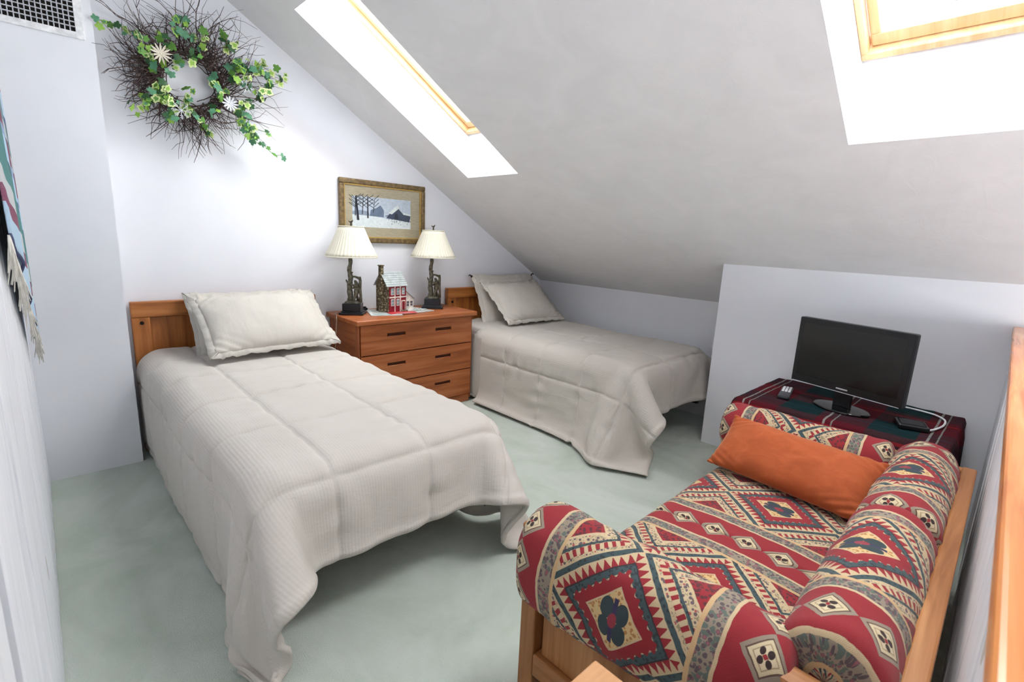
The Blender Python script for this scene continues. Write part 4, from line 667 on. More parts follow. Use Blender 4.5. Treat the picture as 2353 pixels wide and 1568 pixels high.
0,0,0,0,0,0,0,-1,1,0,1,1,-2,-1,1,-1,1,-1,0,1,1,-2,0,2,0,0,-2,1,1,1,-1,0,-2,0,3,-2,0,0,1,0,0,0,0,-2,1,3,-3,1,-1,2,-5,3,0,0,1,2,-2,-1,-2,0,1,2,0,-1,1,
0,1,-1,0,0,0,0,1,0,-1,0,-2,1,1,0,1,-1,1,-1,0,0,0,1,-1,0,-1,1,1,-1,-2,0,2,0,1,-2,2,0,-1,-3,3,0,-2,1,3,-1,-3,0,1,0,-1,5,-2,-1,-2,1,0,0,0,3,-1,0,-2,0,-1,1,
0,0,0,0,1,-1,0,0,0,0,0,2,-1,0,-1,-2,3,-3,3,-2,2,-3,2,-1,2,0,1,-2,-1,0,1,-1,2,-1,0,0,0,0,0,0,-2,2,0,0,0,-1,2,-1,0,-1,0,0,1,1,-1,0,0,2,-2,1,0,0,-1,1,1,
1,-1,1,-1,0,0,0,0,0,0,0,0,-1,1,-1,3,-2,1,-1,2,-3,3,-3,1,-2,1,1,0,0,0,2,-1,-1,-1,1,-1,0,0,2,-2,3,0,-1,-2,0,1,1,-2,2,1,-2,0,-1,1,0,0,2,-4,2,0,-1,2,0,0,-5,
1,0,-1,1,-1,1,-1,0,0,0,-1,0,1,-1,1,-1,0,2,0,-3,1,-1,3,1,-1,-1,0,-1,2,1,-4,2,1,0,-2,2,-1,2,-1,-1,0,0,0,0,1,0,-1,2,-2,0,1,-1,1,0,0,-2,1,1,-3,1,1,-1,0,3,0,
3,0,0,-2,0,-1,1,-1,0,0,1,0,1,-1,0,-1,0,-1,-1,4,-3,2,-1,-4,4,0,-2,2,0,-1,2,-1,-1,1,0,0,0,-3,2,2,0,-1,-1,0,0,0,0,-1,0,0,0,2,-1,-1,1,1,-2,2,1,-2,0,0,2,-5,4,
5,-1,0,0,0,0,-2,-1,-3,2,-1,1,-2,2,-1,2,0,0,0,-1,0,0,0,3,-3,1,0,-2,1,1,-1,-1,1,-2,3,-2,1,2,-1,-3,-1,3,0,0,1,-1,1,0,0,1,-3,1,0,2,-3,1,0,-2,2,2,-2,1,-3,4,-1,
4,0,-1,0,-1,-2,-1,-2,-1,0,0,0,1,-1,1,-1,0,0,0,0,2,-1,0,-1,0,0,0,2,-2,0,0,1,-1,2,-2,1,0,-1,0,2,0,-2,1,1,-2,1,-1,1,0,-1,2,-1,0,-1,1,0,0,1,-1,-1,1,-1,2,-2,-1,
2,-1,-1,-2,-2,-1,-3,-2,-1,0,0,1,1,0,0,0,0,0,0,0,0,0,0,0,0,0,0,0,1,-1,0,0,0,0,0,0,0,0,0,0,0,0,0,0,0,0,0,0,0,0,0,0,0,0,0,0,0,0,0,0,0,0,0,1,-1,
-2,-1,-3,-1,-2,-3,-2,-1,0,-2,1,1,0,1,0,0,0,0,0,0,0,0,0,0,0,0,0,0,-1,1,0,0,0,0,0,0,0,0,0,0,0,0,0,0,0,0,0,0,0,0,0,0,0,0,0,0,0,0,0,0,0,0,0,-1,1,
-6,-3,-1,-3,-1,-1,0,-1,0,0,-1,0,0,-1,0,0,0,0,0,0,0,0,0,0,0,0,0,1,0,0,0,0,0,0,0,-1,0,0,0,0,0,0,0,0,0,0,0,0,0,0,0,0,0,0,0,0,0,0,0,0,0,1,0,0,-1,
-12,-1,-1,-1,-1,0,0,0,0,0,-1,0,-1,0,0,0,0,0,0,0,0,0,0,0,0,0,0,-1,0,0,0,0,0,0,0,1,0,0,0,0,0,0,0,0,0,0,0,0,0,0,0,0,0,0,0,0,0,0,0,0,0,-1,0,0,1,
-14,-1,-1,1,1,-1,0,0,0,-2,0,-1,0,0,0,0,0,0,0,0,0,0,0,0,0,0,0,0,0,0,0,0,0,0,0,0,0,0,0,0,0,0,0,0,0,0,0,0,0,0,0,0,0,0,0,0,0,0,0,0,0,0,0,0,0,
-15,0,1,0,-2,1,0,1,-1,-1,-1,-1,0,0,0,0,0,0,0,0,0,0,0,0,0,0,0,0,0,0,0,0,0,0,0,0,0,0,0,0,0,0,0,0,0,0,0,0,0,0,0,0,0,0,0,0,0,0,0,0,0,0,0,0,0,
-15,2,-1,-1,0,-1,1,0,0,-2,-1,1,-1,0,0,0,0,0,0,0,0,0,0,0,0,0,0,0,0,0,0,0,0,0,0,0,0,0,0,0,0,0,0,0,0,0,0,0,0,0,0,0,0,0,0,0,0,0,0,0,0,0,0,0,0,
-12,-2,-1,-1,0,2,0,-1,-1,0,-1,-1,0,0,0,0,0,0,0,0,0,0,0,0,0,0,0,0,0,0,0,0,0,0,0,0,0,0,0,0,0,0,0,0,0,0,0,0,0,0,0,0,0,0,0,0,0,0,0,0,0,0,0,0,0,
-14,-1,-1,1,1,0,0,-1,-1,-1,0,-1,0,0,0,0,0,0,0,0,0,0,0,0,0,0,0,0,0,0,0,0,0,0,0,0,0,0,0,0,0,0,0,0,0,0,0,0,0,0,0,0,0,0,0,0,0,0,0,0,0,0,0,0,0,
-15,-1,1,0,1,0,-1,0,-1,-1,-1,0,0,0,0,0,1,0,0,0,-1,0,0,0,0,1,0,0,0,0,0,0,0,0,0,0,0,0,-1,0,0,0,0,0,0,0,0,0,0,0,0,0,0,0,0,0,0,0,0,0,0,0,1,0,0,
-16,1,0,1,0,0,0,-1,-1,-1,0,-1,1,-1,1,0,-1,0,0,0,1,0,0,0,0,-1,0,0,0,0,0,0,0,0,0,0,0,0,1,0,0,0,0,0,0,0,0,0,0,0,0,0,0,0,0,0,0,0,0,0,0,0,-1,0,0,
-13,-1,1,0,-1,0,-1,0,-1,-1,-1,1,-1,1,-1,0,0,0,0,0,0,0,0,0,0,0,0,0,0,0,0,0,0,0,0,0,0,0,0,0,0,0,0,0,0,0,0,0,0,0,0,0,0,0,0,0,0,0,0,0,0,0,0,0,0,
-5,-4,-3,-2,1,-1,0,-2,-1,0,-1,0,0,0,0,1,0,-1,0,0,0,0,0,0,0,0,0,0,0,0,0,0,0,0,0,0,0,0,0,0,0,0,0,0,0,0,0,0,0,0,0,0,0,0,0,0,0,0,0,0,0,0,0,0,0,
0,-3,-6,-4,-2,1,-1,-1,-1,0,0,-1,1,0,0,-1,0,1,0,0,0,0,0,0,0,0,0,0,0,0,0,0,0,0,0,0,0,0,0,0,0,0,0,0,0,0,0,0,-1,0,0,0,0,0,0,0,0,0,1,0,0,0,0,0,0,
0,0,0,-4,-8,-3,1,-2,-1,-1,0,1,-1,0,0,0,0,0,0,0,0,0,0,0,0,0,0,0,0,0,0,0,0,0,0,0,0,0,0,0,0,0,0,0,0,0,0,0,1,0,0,0,0,0,0,0,0,0,-1,0,0,0,0,0,0,
0,0,0,0,-1,-8,-7,-1,0,0,0,-1,1,-1,1,0,0,0,0,-1,0,0,0,0,0,0,1,0,0,0,0,0,0,0,0,0,-1,0,0,0,0,0,0,0,0,0,0,0,0,0,0,0,0,0,0,0,0,0,0,0,0,0,0,0,1]
D1 = (58, 65, -0.47, -2.32)
C2 = [
1034,-8,-7,-8,-8,-8,-8,-8,-7,-3,4,6,9,9,8,8,6,7,4,3,3,2,1,2,1,0,1,0,0,0,0,0,0,-1,0,0,0,-1,0,0,0,-1,0,0,0,0,0,-1,0,0,0,0,0,0,0,0,1,0,0,0,0,0,
16,0,-1,1,0,0,0,1,-2,-6,-4,6,3,1,0,0,1,0,1,1,-1,0,1,-1,0,1,-1,1,0,0,0,-1,0,1,0,-1,0,1,0,-1,0,1,0,-1,0,0,0,1,0,0,0,0,0,0,0,0,-1,0,0,0,0,0,
15,1,0,-1,1,0,-1,-3,-3,1,-2,-5,2,3,2,1,1,0,1,-1,1,0,0,0,0,0,0,0,0,0,0,1,-1,0,0,1,-1,0,0,0,0,0,0,1,-1,0,0,0,0,0,0,0,0,0,0,0,0,0,0,0,0,1,
16,-1,1,0,-1,-1,-2,-3,0,1,0,-4,-3,0,3,1,0,-1,0,1,-1,1,-1,1,0,-1,1,-1,0,0,0,0,1,0,0,-1,1,0,0,1,-1,0,0,0,1,-1,0,0,0,0,0,0,0,0,0,0,0,0,1,0,0,-1,
16,0,-1,-1,-1,-1,-1,-1,0,-1,-1,0,-3,0,0,1,0,0,-1,-1,1,-1,1,-1,0,1,-1,0,1,0,0,0,-1,0,0,1,0,-1,0,0,1,0,0,-1,0,1,0,0,0,0,0,0,0,0,0,0,0,0,-1,0,0,1,
15,-1,-1,-1,-1,-1,-1,0,0,0,-1,-1,-1,-2,1,0,-1,0,-1,-1,-1,0,-1,1,-1,0,0,0,-1,0,0,0,1,0,0,0,0,1,-1,0,0,0,0,1,0,0,0,0,0,0,0,0,0,0,0,0,0,0,0,0,0,-1,
8,2,0,1,0,-1,0,0,0,-2,0,-2,-1,0,0,0,0,-2,-1,-1,0,-1,1,-2,1,-1,0,0,0,0,0,0,0,0,0,0,0,0,1,0,0,0,0,0,0,0,0,0,0,0,0,0,0,0,0,0,0,0,0,0,0,0,
-2,4,4,2,1,1,0,0,-1,-1,-1,0,-1,-1,0,-1,-1,0,-2,0,0,0,-1,0,0,0,0,0,0,0,0,0,0,0,0,0,0,0,0,0,0,0,0,0,0,0,0,0,0,0,0,0,0,0,0,0,0,0,0,0,0,0,
-11,6,5,4,3,2,0,0,0,-1,-1,-1,0,-1,-1,0,0,-2,0,-1,-1,0,0,0,-1,0,0,0,0,0,0,0,0,0,0,0,0,0,0,0,0,0,0,0,0,0,0,0,0,0,0,0,0,0,0,0,0,0,0,0,0,0,
-14,1,5,6,5,3,3,1,-1,-1,-1,-1,-1,1,-1,-1,-2,0,-1,-1,1,-1,0,0,0,0,0,0,0,0,0,0,0,0,0,0,0,0,0,0,0,0,0,0,0,0,0,0,0,0,0,0,0,0,0,0,0,0,0,0,0,0,
-11,-1,0,4,5,6,4,2,0,-1,-2,0,-1,-1,0,-1,-1,-1,-1,1,-1,1,-1,0,0,0,0,0,0,0,0,0,0,0,0,0,0,0,0,0,0,0,0,0,0,0,0,0,0,0,0,0,0,0,0,0,0,0,0,0,0,0,
-4,-2,-2,-2,3,5,6,3,2,0,-2,-1,0,0,-1,-2,-2,0,0,-1,1,-1,0,0,0,0,0,0,0,0,0,0,0,0,0,0,0,0,0,0,0,0,0,0,0,0,0,0,0,0,0,0,0,0,0,0,0,0,0,0,0,0,
4,-4,-4,-3,-2,3,5,5,3,1,-1,-1,0,-1,-1,-2,-1,0,-1,1,-1,0,0,0,0,0,0,0,0,0,0,0,0,0,0,0,0,0,0,0,0,0,0,0,0,0,0,0,0,0,0,0,0,0,0,0,0,0,0,0,0,0,
12,-4,-4,-4,-5,-3,2,7,3,4,0,-1,-1,0,-3,-2,-1,0,1,-1,0,0,0,0,0,0,0,0,0,0,0,0,0,0,0,0,0,0,0,0,0,0,0,0,0,0,0,0,0,0,0,0,0,0,0,0,0,0,0,0,0,0,
15,-1,-3,-4,-4,-6,-3,3,6,1,3,1,0,-3,-3,-2,1,-1,0,1,0,-1,1,0,0,0,0,0,0,0,0,0,0,-1,0,1,0,0,0,0,0,0,-1,1,-1,1,0,0,0,0,0,0,0,0,0,-1,1,0,-1,1,-1,0,
15,1,0,-2,-3,-4,-6,-6,5,3,4,2,-1,-3,-4,0,0,0,1,0,-2,1,-1,1,0,-1,0,0,0,0,0,0,0,1,0,-1,0,0,0,0,0,0,1,-1,1,-1,1,0,0,0,-1,1,0,-1,0,1,-1,0,1,-1,1,0,
10,2,2,2,0,-2,-3,-5,-5,4,2,2,0,-2,0,0,0,0,0,0,1,0,0,-1,0,1,0,0,0,0,0,0,0,-1,0,1,0,0,0,0,0,0,0,0,0,0,-1,0,0,0,1,-1,0,1,0,0,0,0,-1,1,0,0,
4,2,3,3,2,2,0,-1,-3,-1,3,0,0,0,-1,0,1,0,0,-1,0,0,0,1,0,-1,0,0,0,0,0,0,0,0,1,-1,0,0,0,0,1,-1,0,0,0,0,1,0,-1,1,-1,0,1,-1,0,0,0,0,0,0,0,0,
0,2,1,2,3,4,2,2,0,0,0,0,0,1,0,-1,-1,1,0,0,1,-1,-2,1,0,1,0,-1,1,1,-2,-1,3,-1,0,-1,2,-1,0,-1,1,0,-1,1,-1,0,2,-2,1,0,-2,3,-2,0,1,-1,2,-2,0,1,0,0,
8,0,1,0,1,0,3,3,1,1,0,0,-3,1,0,2,-1,0,0,2,-4,2,2,-1,-2,1,0,2,-1,-1,1,1,-2,0,1,1,-2,0,2,-2,1,0,2,-3,2,0,-4,2,1,-1,2,-2,2,-1,-1,2,-3,3,0,-2,0,1,
13,1,0,1,1,1,0,0,1,0,0,0,2,-3,1,-2,1,1,-2,0,2,0,1,-2,3,-1,1,-3,0,0,0,1,-1,1,-2,1,0,0,-1,4,-5,3,-4,4,-1,1,0,0,-2,2,0,-1,0,1,1,-2,0,0,1,1,0,-2,
17,0,1,0,0,-1,0,0,0,1,-1,0,-2,2,1,1,0,-3,3,-2,2,-1,-2,2,0,-1,-2,2,2,-2,2,-1,-1,2,0,0,-2,0,1,-2,2,0,2,-4,3,-3,3,-1,0,-3,3,-2,0,2,0,0,1,-1,0,-1,-1,2,
17,0,0,0,0,1,0,-1,0,0,0,-1,4,-3,0,0,-1,2,-1,1,-1,0,0,1,-3,1,3,-1,-2,1,0,2,-2,-1,1,-1,2,0,-1,2,1,-4,2,1,-4,3,-2,0,1,2,-2,3,-2,-1,-1,0,0,1,1,-2,2,-2,
18,0,0,-1,0,0,0,0,1,-1,0,2,-2,2,-2,2,-1,-1,1,1,-1,1,0,-2,2,0,-2,0,1,1,-2,0,3,-1,-2,1,0,0,-2,0,-1,2,-1,3,0,0,-3,2,0,-1,1,-2,3,-2,1,1,0,-2,-1,3,-2,2,
17,0,0,1,0,-1,0,1,-1,0,2,-3,0,1,2,-3,1,1,-1,-1,1,0,1,-1,0,-2,2,0,0,1,1,-3,0,1,1,-1,-1,2,1,0,-1,0,0,-2,1,-1,4,-2,0,1,-3,2,-2,2,0,-2,0,3,-1,-2,3,-2,
16,0,0,0,0,1,0,0,0,1,-2,2,0,0,-1,-2,6,-3,-1,-2,2,0,-1,2,-2,4,-2,0,0,-1,-1,1,1,0,-2,2,1,-1,1,-2,1,0,0,1,-1,0,-1,0,0,-2,4,-2,0,0,0,1,2,-4,1,1,-2,3,
18,0,0,0,0,-1,0,0,1,0,-1,1,0,0,-2,4,-4,2,0,1,-2,1,0,-1,3,-2,0,-1,0,-1,2,-1,0,0,3,-3,0,-1,-1,2,-1,2,1,-2,0,-1,1,2,-2,2,-2,2,-2,2,-2,1,-1,2,-1,-1,0,-2,
17,0,0,-1,0,1,0,0,0,0,2,-1,0,-2,2,-2,0,0,1,2,0,-3,1,1,-1,-1,0,4,-2,0,-1,3,-3,0,-1,0,2,-1,2,-1,-1,0,0,-2,1,3,-3,1,3,-2,-2,0,2,-2,1,1,-3,0,2,2,-1,1,
16,0,1,1,0,0,0,0,-1,0,0,0,0,2,-1,2,-1,0,0,-2,1,1,-1,-2,0,3,-2,-2,3,1,0,-4,3,0,1,1,-1,1,-2,-1,1,-2,-1,4,0,-2,2,0,-2,-1,5,-3,0,0,0,-1,3,0,-3,0,2,-2,
18,0,-1,0,0,0,0,0,1,0,0,1,-2,-1,0,2,-2,1,-1,1,0,0,1,0,0,-3,2,2,-2,-1,2,1,-2,1,-2,0,0,0,0,1,1,1,0,-1,0,0,0,-3,1,3,-4,3,-1,0,-1,0,1,-1,3,-2,0,1,
17,0,0,0,0,0,0,0,0,0,1,-3,3,1,1,-4,2,0,0,0,-1,0,-1,2,-1,3,-2,-3,3,1,-4,2,0,0,2,-1,-1,1,0,0,1,-1,-2,0,1,-1,2,0,-1,0,0,0,-1,2,0,1,-2,1,-2,2,-1,-1,
17,0,0,0,0,0,1,0,0,0,-1,1,-1,-1,0,2,-1,1,-1,0,0,0,1,-1,2,-2,2,1,-3,0,2,-1,0,1,-2,0,0,-1,1,2,-2,-1,2,1,-2,1,0,0,0,0,0,0,2,-3,2,-2,2,-1,0,-1,0,0,
18,0,0,0,0,0,-1,0,0,0,0,1,0,-2,1,0,1,-4,3,1,-1,1,1,-1,-1,0,-1,2,0,-1,-1,2,0,-2,1,2,-1,0,1,-2,0,2,-2,0,1,0,-4,4,0,0,-1,0,1,1,-2,0,0,1,0,1,-1,0,
17,0,0,0,0,0,0,0,0,1,0,0,0,1,-1,-2,2,2,-1,-2,1,0,-1,0,1,0,0,-1,0,1,-1,-1,1,0,0,0,-1,2,-2,1,0,0,2,-2,0,1,1,-3,0,0,2,-1,-1,0,2,1,-4,2,1,-1,1,2,
18,0,-1,0,0,0,0,0,1,-1,1,-2,2,0,0,1,-1,-1,0,2,0,-3,2,1,-2,0,2,-2,0,1,2,-1,0,-1,1,-1,1,-2,1,0,0,-1,0,0,1,-1,0,0,3,-3,1,1,-2,2,-2,2,-1,-1,0,0,0,-1,
17,0,1,0,-1,0,0,1,-1,1,-1,1,-1,0,1,0,-1,1,-2,1,-1,3,-2,-1,1,0,-1,1,0,-1,-1,3,-1,0,1,-1,0,2,-2,0,0,0,1,-1,2,-2,2,1,-4,1,-1,0,1,-1,1,-1,2,-1,0,-1,2,-1,
16,1,0,0,1,0,0,-1,0,0,0,0,1,1,-2,1,-2,1,2,-2,1,-2,1,1,-1,0,2,-1,1,-2,2,-3,1,1,-2,1,2,-3,2,0,-1,2,-2,2,-3,2,-1,-1,3,1,-1,0,1,-2,0,-1,1,-1,0,2,-2,0,
13,0,2,1,1,0,0,0,1,-1,1,2,-4,0,2,-1,1,0,-1,1,0,0,0,0,0,0,0,0,-1,2,-2,-1,3,-1,-2,1,-1,2,-1,-1,1,-2,3,0,-1,0,1,1,-3,1,2,-2,0,0,1,-1,1,1,-1,-1,1,0,
14,0,-1,1,0,2,1,0,0,0,-1,0,2,-1,-1,1,1,-1,1,0,-1,2,-2,-1,2,1,-3,2,0,-1,1,-1,-2,2,1,0,1,-1,1,-1,0,1,-1,0,0,-1,0,-2,4,-1,-2,1,1,1,-1,-2,1,0,2,0,-2,2,
17,0,0,-1,0,0,0,1,0,1,1,0,-2,1,1,-2,1,-1,1,-2,2,-1,1,0,0,-1,1,-2,0,2,0,2,-2,0,0,0,-2,2,-1,0,1,-1,0,-1,1,2,-2,2,-2,0,1,-1,-1,0,1,2,0,0,-2,0,1,-1,
18,0,0,0,0,-1,0,0,0,0,0,-2,3,0,-1,1,-1,2,-2,1,-1,-2,2,1,-1,1,0,0,-1,0,1,-2,3,-3,2,0,-1,-1,1,1,1,0,-3,3,-1,-1,0,-1,1,0,0,1,0,0,-2,3,-4,0,1,1,1,0,
16,0,0,0,0,0,0,1,1,0,-1,1,0,0,1,-2,1,-1,1,0,0,1,-2,2,-1,-3,3,-1,2,-2,0,1,-1,3,-3,0,2,-1,1,0,-3,0,2,-1,0,0,2,-1,0,-2,2,-1,0,0,3,-4,4,0,0,-2,-2,2,
10,0,1,1,1,2,2,0,0,0,0,1,0,1,-2,1,-1,1,-1,-1,2,0,-1,0,1,2,-4,2,-3,4,-3,2,-1,-2,3,-1,1,0,-3,1,0,1,1,-1,1,1,-3,1,0,3,-2,0,1,-2,-1,2,-2,-2,3,2,0,-3,
12,2,1,1,1,0,-1,1,0,0,1,-1,0,-1,1,0,0,-1,0,2,-2,1,0,-1,1,-1,1,0,1,-2,1,0,0,0,-1,1,-1,1,0,-1,1,0,0,0,0,-1,1,0,0,0,0,0,-1,1,-1,1,0,1,-2,0,1,0,
17,0,0,0,0,0,0,-1,1,0,-2,0,-1,0,0,1,0,0,1,-1,0,0,1,-1,-1,1,0,0,1,-1,1,-1,0,0,0,0,0,0,1,-1,1,-1,0,0,0,0,0,1,-1,-1,0,1,0,1,0,-1,0,1,-1,-1,0,1,
17,0,0,0,-1,-3,1,2,0,-2,-4,0,0,0,0,0,0,0,0,0,0,0,0,0,0,0,0,0,0,0,0,0,0,1,0,-1,0,0,0,0,0,0,0,0,0,0,1,-1,0,0,0,0,0,0,0,0,0,0,0,0,0,0,
17,-1,-1,-2,-2,3,2,0,-2,-5,-6,0,0,1,2,-2,1,-2,0,0,0,0,0,1,0,0,-1,0,0,0,0,1,-1,0,0,0,1,-1,0,1,0,0,-1,1,-1,1,-1,0,1,0,0,-1,0,0,0,0,0,0,1,0,-1,1,
14,-1,-2,-1,4,2,0,-2,-5,-5,-2,-2,0,-1,4,1,-1,-2,-1,1,-1,2,-2,1,1,-1,0,1,-1,0,0,0,1,-1,0,0,0,1,-1,0,0,0,1,-1,1,-2,1,0,0,0,0,1,-1,0,0,0,0,0,0,0,1,-1,
11,-2,2,3,2,0,-2,-4,-5,-4,0,-1,0,0,1,3,-1,-2,-1,0,0,0,0,0,0,0,0,0,0,1,-1,0,0,0,0,1,-1,0,0,1,-1,0,0,0,0,1,-1,0,0,0,0,0,1,-1,0,1,0,-1,0,0,0,0,
9,3,2,3,-1,-1,-4,-4,-4,-2,0,-1,0,0,1,1,0,0,-2,0,0,1,0,-2,1,0,0,0,0,0,0,0,0,-1,1,0,0,0,0,0,-1,0,1,0,0,0,0,0,0,0,0,0,0,0,0,0,0,-1,1,0,0,0,
12,3,1,0,-1,-3,-4,-4,-3,1,0,-2,0,0,0,2,0,0,-2,-1,1,0,0,0,0,1,-1,0,-1,1,0,0,0,0,-1,1,0,0,0,0,0,0,0,0,0,0,0,0,0,0,0,0,0,0,-1,1,0,0,-1,1,0,0,
-1069,16,16,15,16,16,15,16,17,18,17,17,15,15,15,15,15,16,15,15,16,17,17,17,17,17,17,17,17,17,17,18,17,17,18,17,17,18,17,18,17,18,17,17,18,17,18,17,18,17,18,17,18,17,18,17,18,17,18,17,18,17,
8,0,-1,1,0,-1,1,-1,-2,-6,1,-5,-1,-1,0,0,1,0,1,2,1,0,0,0,1,0,0,0,1,0,0,0,0,0,0,0,1,-1,0,0,0,0,0,1,-1,0,0,0,0,0,0,0,0,0,0,0,0,0,0,0,0,0,
8,0,0,0,-1,1,-1,-3,-7,2,0,4,-3,-2,-2,1,-1,1,0,1,0,0,1,0,0,0,1,0,-1,1,0,0,0,0,0,0,0,0,1,-1,0,0,0,0,0,1,-1,0,0,0,0,0,0,0,0,0,0,0,-1,1,-1,1,
8,-1,1,0,0,-2,-3,-6,1,1,0,1,3,-2,-1,-1,0,0,0,0,0,1,-1,1,-1,1,-1,1,0,-1,1,-1,1,0,0,0,0,0,-1,1,0,0,0,0,0,0,0,0,0,0,0,0,0,0,0,0,-1,1,0,0,0,0,
8,0,-1,-1,-2,-2,-2,-1,0,0,-1,0,2,1,-1,-1,1,-1,1,-1,1,-1,1,-1,1,-1,1,-1,1,0,0,0,0,0,0,0,0,0,0,0,0,0,0,0,0,-1,1,0,0,0,0,0,0,0,-1,1,0,0,0,0,0,0,
7,-1,-1,-2,-1,-1,-2,0,0,-1,0,0,1,1,0,-1,0,1,0,0,0,0,0,0,0,0,0,0,0,0,0,0,0,0,-1,1,-1,1,0,0,0,0,0,0,0,0,0,0,0,0,0,0,0,0,0,0,0,0,0,0,0,0,
-1,1,1,0,0,0,-1,0,-1,0,-1,1,-1,2,-1,1,0,0,0,0,0,0,0,0,0,0,0,0,0,0,-1,1,-1,1,0,0,0,0,0,0,0,0,0,-1,1,0,0,0,0,0,0,0,-1,1,0,0,0,0,0,0,0,0,
-6,2,1,2,1,1,0,-1,0,-2,0,0,0,0,1,0,0,1,0,0,0,0,0,0,0,0,-1,1,-1,1,0,0,0,0,0,0,0,0,0,0,0,-1,1,0,0,0,0,0,0,0,-1,1,0,0,0,0,0,0,0,0,0,-1,
-5,-1,0,2,2,1,3,0,-2,-1,-1,0,1,0,0,1,0,0,0,0,0,0,0,0,0,0,0,0,0,0,0,0,0,0,0,0,0,0,0,-1,1,0,0,0,0,0,0,0,-1,1,0,0,0,0,0,0,0,0,0,-1,1,0,
-2,-2,-1,-2,2,2,2,4,-3,-1,0,-1,0,1,0,0,1,0,0,0,0,0,0,0,0,0,0,0,0,0,0,0,0,0,0,0,0,-1,1,0,0,0,0,0,0,0,0,0,0,0,0,0,0,0,0,0,0,-1,1,0,0,0,
-4,1,-1,-1,-2,1,3,3,2,-3,-1,0,0,0,2,0,0,0,0,0,0,0,0,0,-1,1,0,0,0,0,0,0,0,0,0,-1,1,0,0,0,0,0,0,0,0,0,-1,1,0,0,0,0,0,0,0,-1,1,0,0,0,0,0,
-7,1,2,0,-2,-1,1,3,4,-1,-2,0,0,1,0,1,0,0,0,0,0,0,0,0,0,0,0,0,0,0,0,0,0,-1,1,0,0,0,0,0,0,0,0,0,-1,1,0,0,0,0,0,0,0,-1,1,0,0,0,0,0,0,0,
-7,0,0,1,2,-2,-1,2,3,3,-2,-1,1,-1,1,1,0,0,0,0,0,0,0,0,0,0,0,0,0,0,0,-1,1,0,0,0,0,0,0,0,0,0,-1,1,0,0,0,0,0,0,0,0,0,0,0,0,0,0,0,0,-1,1,
-3,-3,-2,1,1,1,-1,-1,2,4,-1,0,0,0,2,0,0,0,0,0,0,0,-1,1,0,0,0,0,0,-1,1,0,0,0,0,0,0,0,0,0,-1,1,0,0,0,0,0,0,0,0,0,-1,1,0,0,0,0,0,0,0,0,0,
3,-4,-3,-3,-1,2,1,-2,2,0,4,-1,-1,2,1,0,0,-1,1,0,-1,1,0,0,0,-1,1,-1,1,0,0,0,0,0,0,0,0,0,-1,1,0,0,0,0,0,0,0,0,0,0,0,0,0,0,0,0,0,0,0,0,0,0,
9,-2,-4,-4,-3,-3,0,2,-1,1,2,2,0,0,0,0,1,0,-1,1,0,0,0,-1,1,0,0,0,0,0,0,0,0,0,0,0,-1,1,0,0,0,0,0,0,0,0,0,0,0,-1,1,0,0,0,0,0,0,0,0,0,0,0,
15,-3,-2,-4,-4,-4,-3,-1,1,1,1,1,0,1,0,1,-1,1,0,-1,1,-1,1,0,0,0,-1,1,-1,1,-1,1,-1,1,-1,1,0,0,0,0,0,0,0,0,0,0,0,0,0,0,0,0,0,0,0,0,0,0,0,0,1,-1,
16,0,-1,-1,-4,-3,-5,-2,-2,1,0,0,1,-1,1,-1,1,-1,1,0,0,0,-1,1,-1,1,0,0,0,-1,1,0,1,-1,0,0,0,0,0,0,0,0,0,0,0,0,0,-1,1,0,-1,1,0,0,0,0,0,0,0,1,-1,0,
18,-1,0,-1,0,-3,-3,-5,-3,-2,1,-1,-2,3,0,-2,0,1,0,1,-2,0,2,-3,3,-1,-1,0,1,0,0,0,1,-1,0,-1,2,-2,1,0,0,1,-1,-1,2,-1,-1,2,0,-1,0,-1,0,3,-3,1,0,0,1,-3,3,-1,
15,1,-1,0,-1,0,-2,-5,-5,-2,-1,0,1,0,-2,3,-1,0,-1,0,2,0,-2,3,-2,0,0,1,0,-1,-2,1,-1,2,0,1,-2,2,-2,0,1,-1,2,-1,-2,1,2,0,-2,2,0,0,1,-4,3,-1,1,-1,-1,3,-4,3,
12,-1,-1,-2,-2,-3,-2,-1,0,1,-1,0,2,-4,2,2,-1,-1,1,-2,0,0,2,-1,-1,-1,3,-1,0,0,1,0,0,-2,2,-1,-1,1,1,-1,0,0,0,1,1,-2,0,-2,2,0,0,0,-2,3,0,-1,-2,3,0,0,-1,-1,
7,-3,-2,-1,-1,0,0,0,0,0,0,0,-1,2,-4,1,1,1,0,2,-3,1,0,-1,1,1,-1,-1,-1,2,2,-4,1,2,-1,-1,2,-1,1,-1,0,0,-1,0,1,1,-2,2,-1,-1,0,1,1,-2,-1,2,1,-2,0,-2,4,-1,
0,0,0,0,0,0,0,0,0,0,1,1,-1,-1,3,-4,1,-1,0,-1,2,0,0,1,-1,2,-2,0,1,0,-3,4,-3,0,0,1,0,-1,0,1,-1,1,0,0,-1,2,0,0,-1,1,1,-2,-1,0,3,-2,-1,2,0,0,-1,1,
0,0,0,0,0,0,0,0,1,0,-2,-2,1,1,1,1,0,0,-1,1,0,-1,-2,0,2,-1,1,-1,1,-2,3,-1,1,0,-1,0,0,1,-1,0,1,-2,3,-1,-2,0,0,-1,2,0,0,0,1,1,-3,1,1,-1,-2,3,-1,1,
-4,1,1,1,0,1,0,0,0,0,1,0,1,-3,1,0,-1,0,1,-2,1,1,0,1,-1,-1,0,2,-1,2,-3,0,2,-1,0,1,-2,0,-1,3,-1,1,-3,1,0,1,2,-3,1,-1,0,2,0,-2,0,1,1,-2,2,-2,0,0,
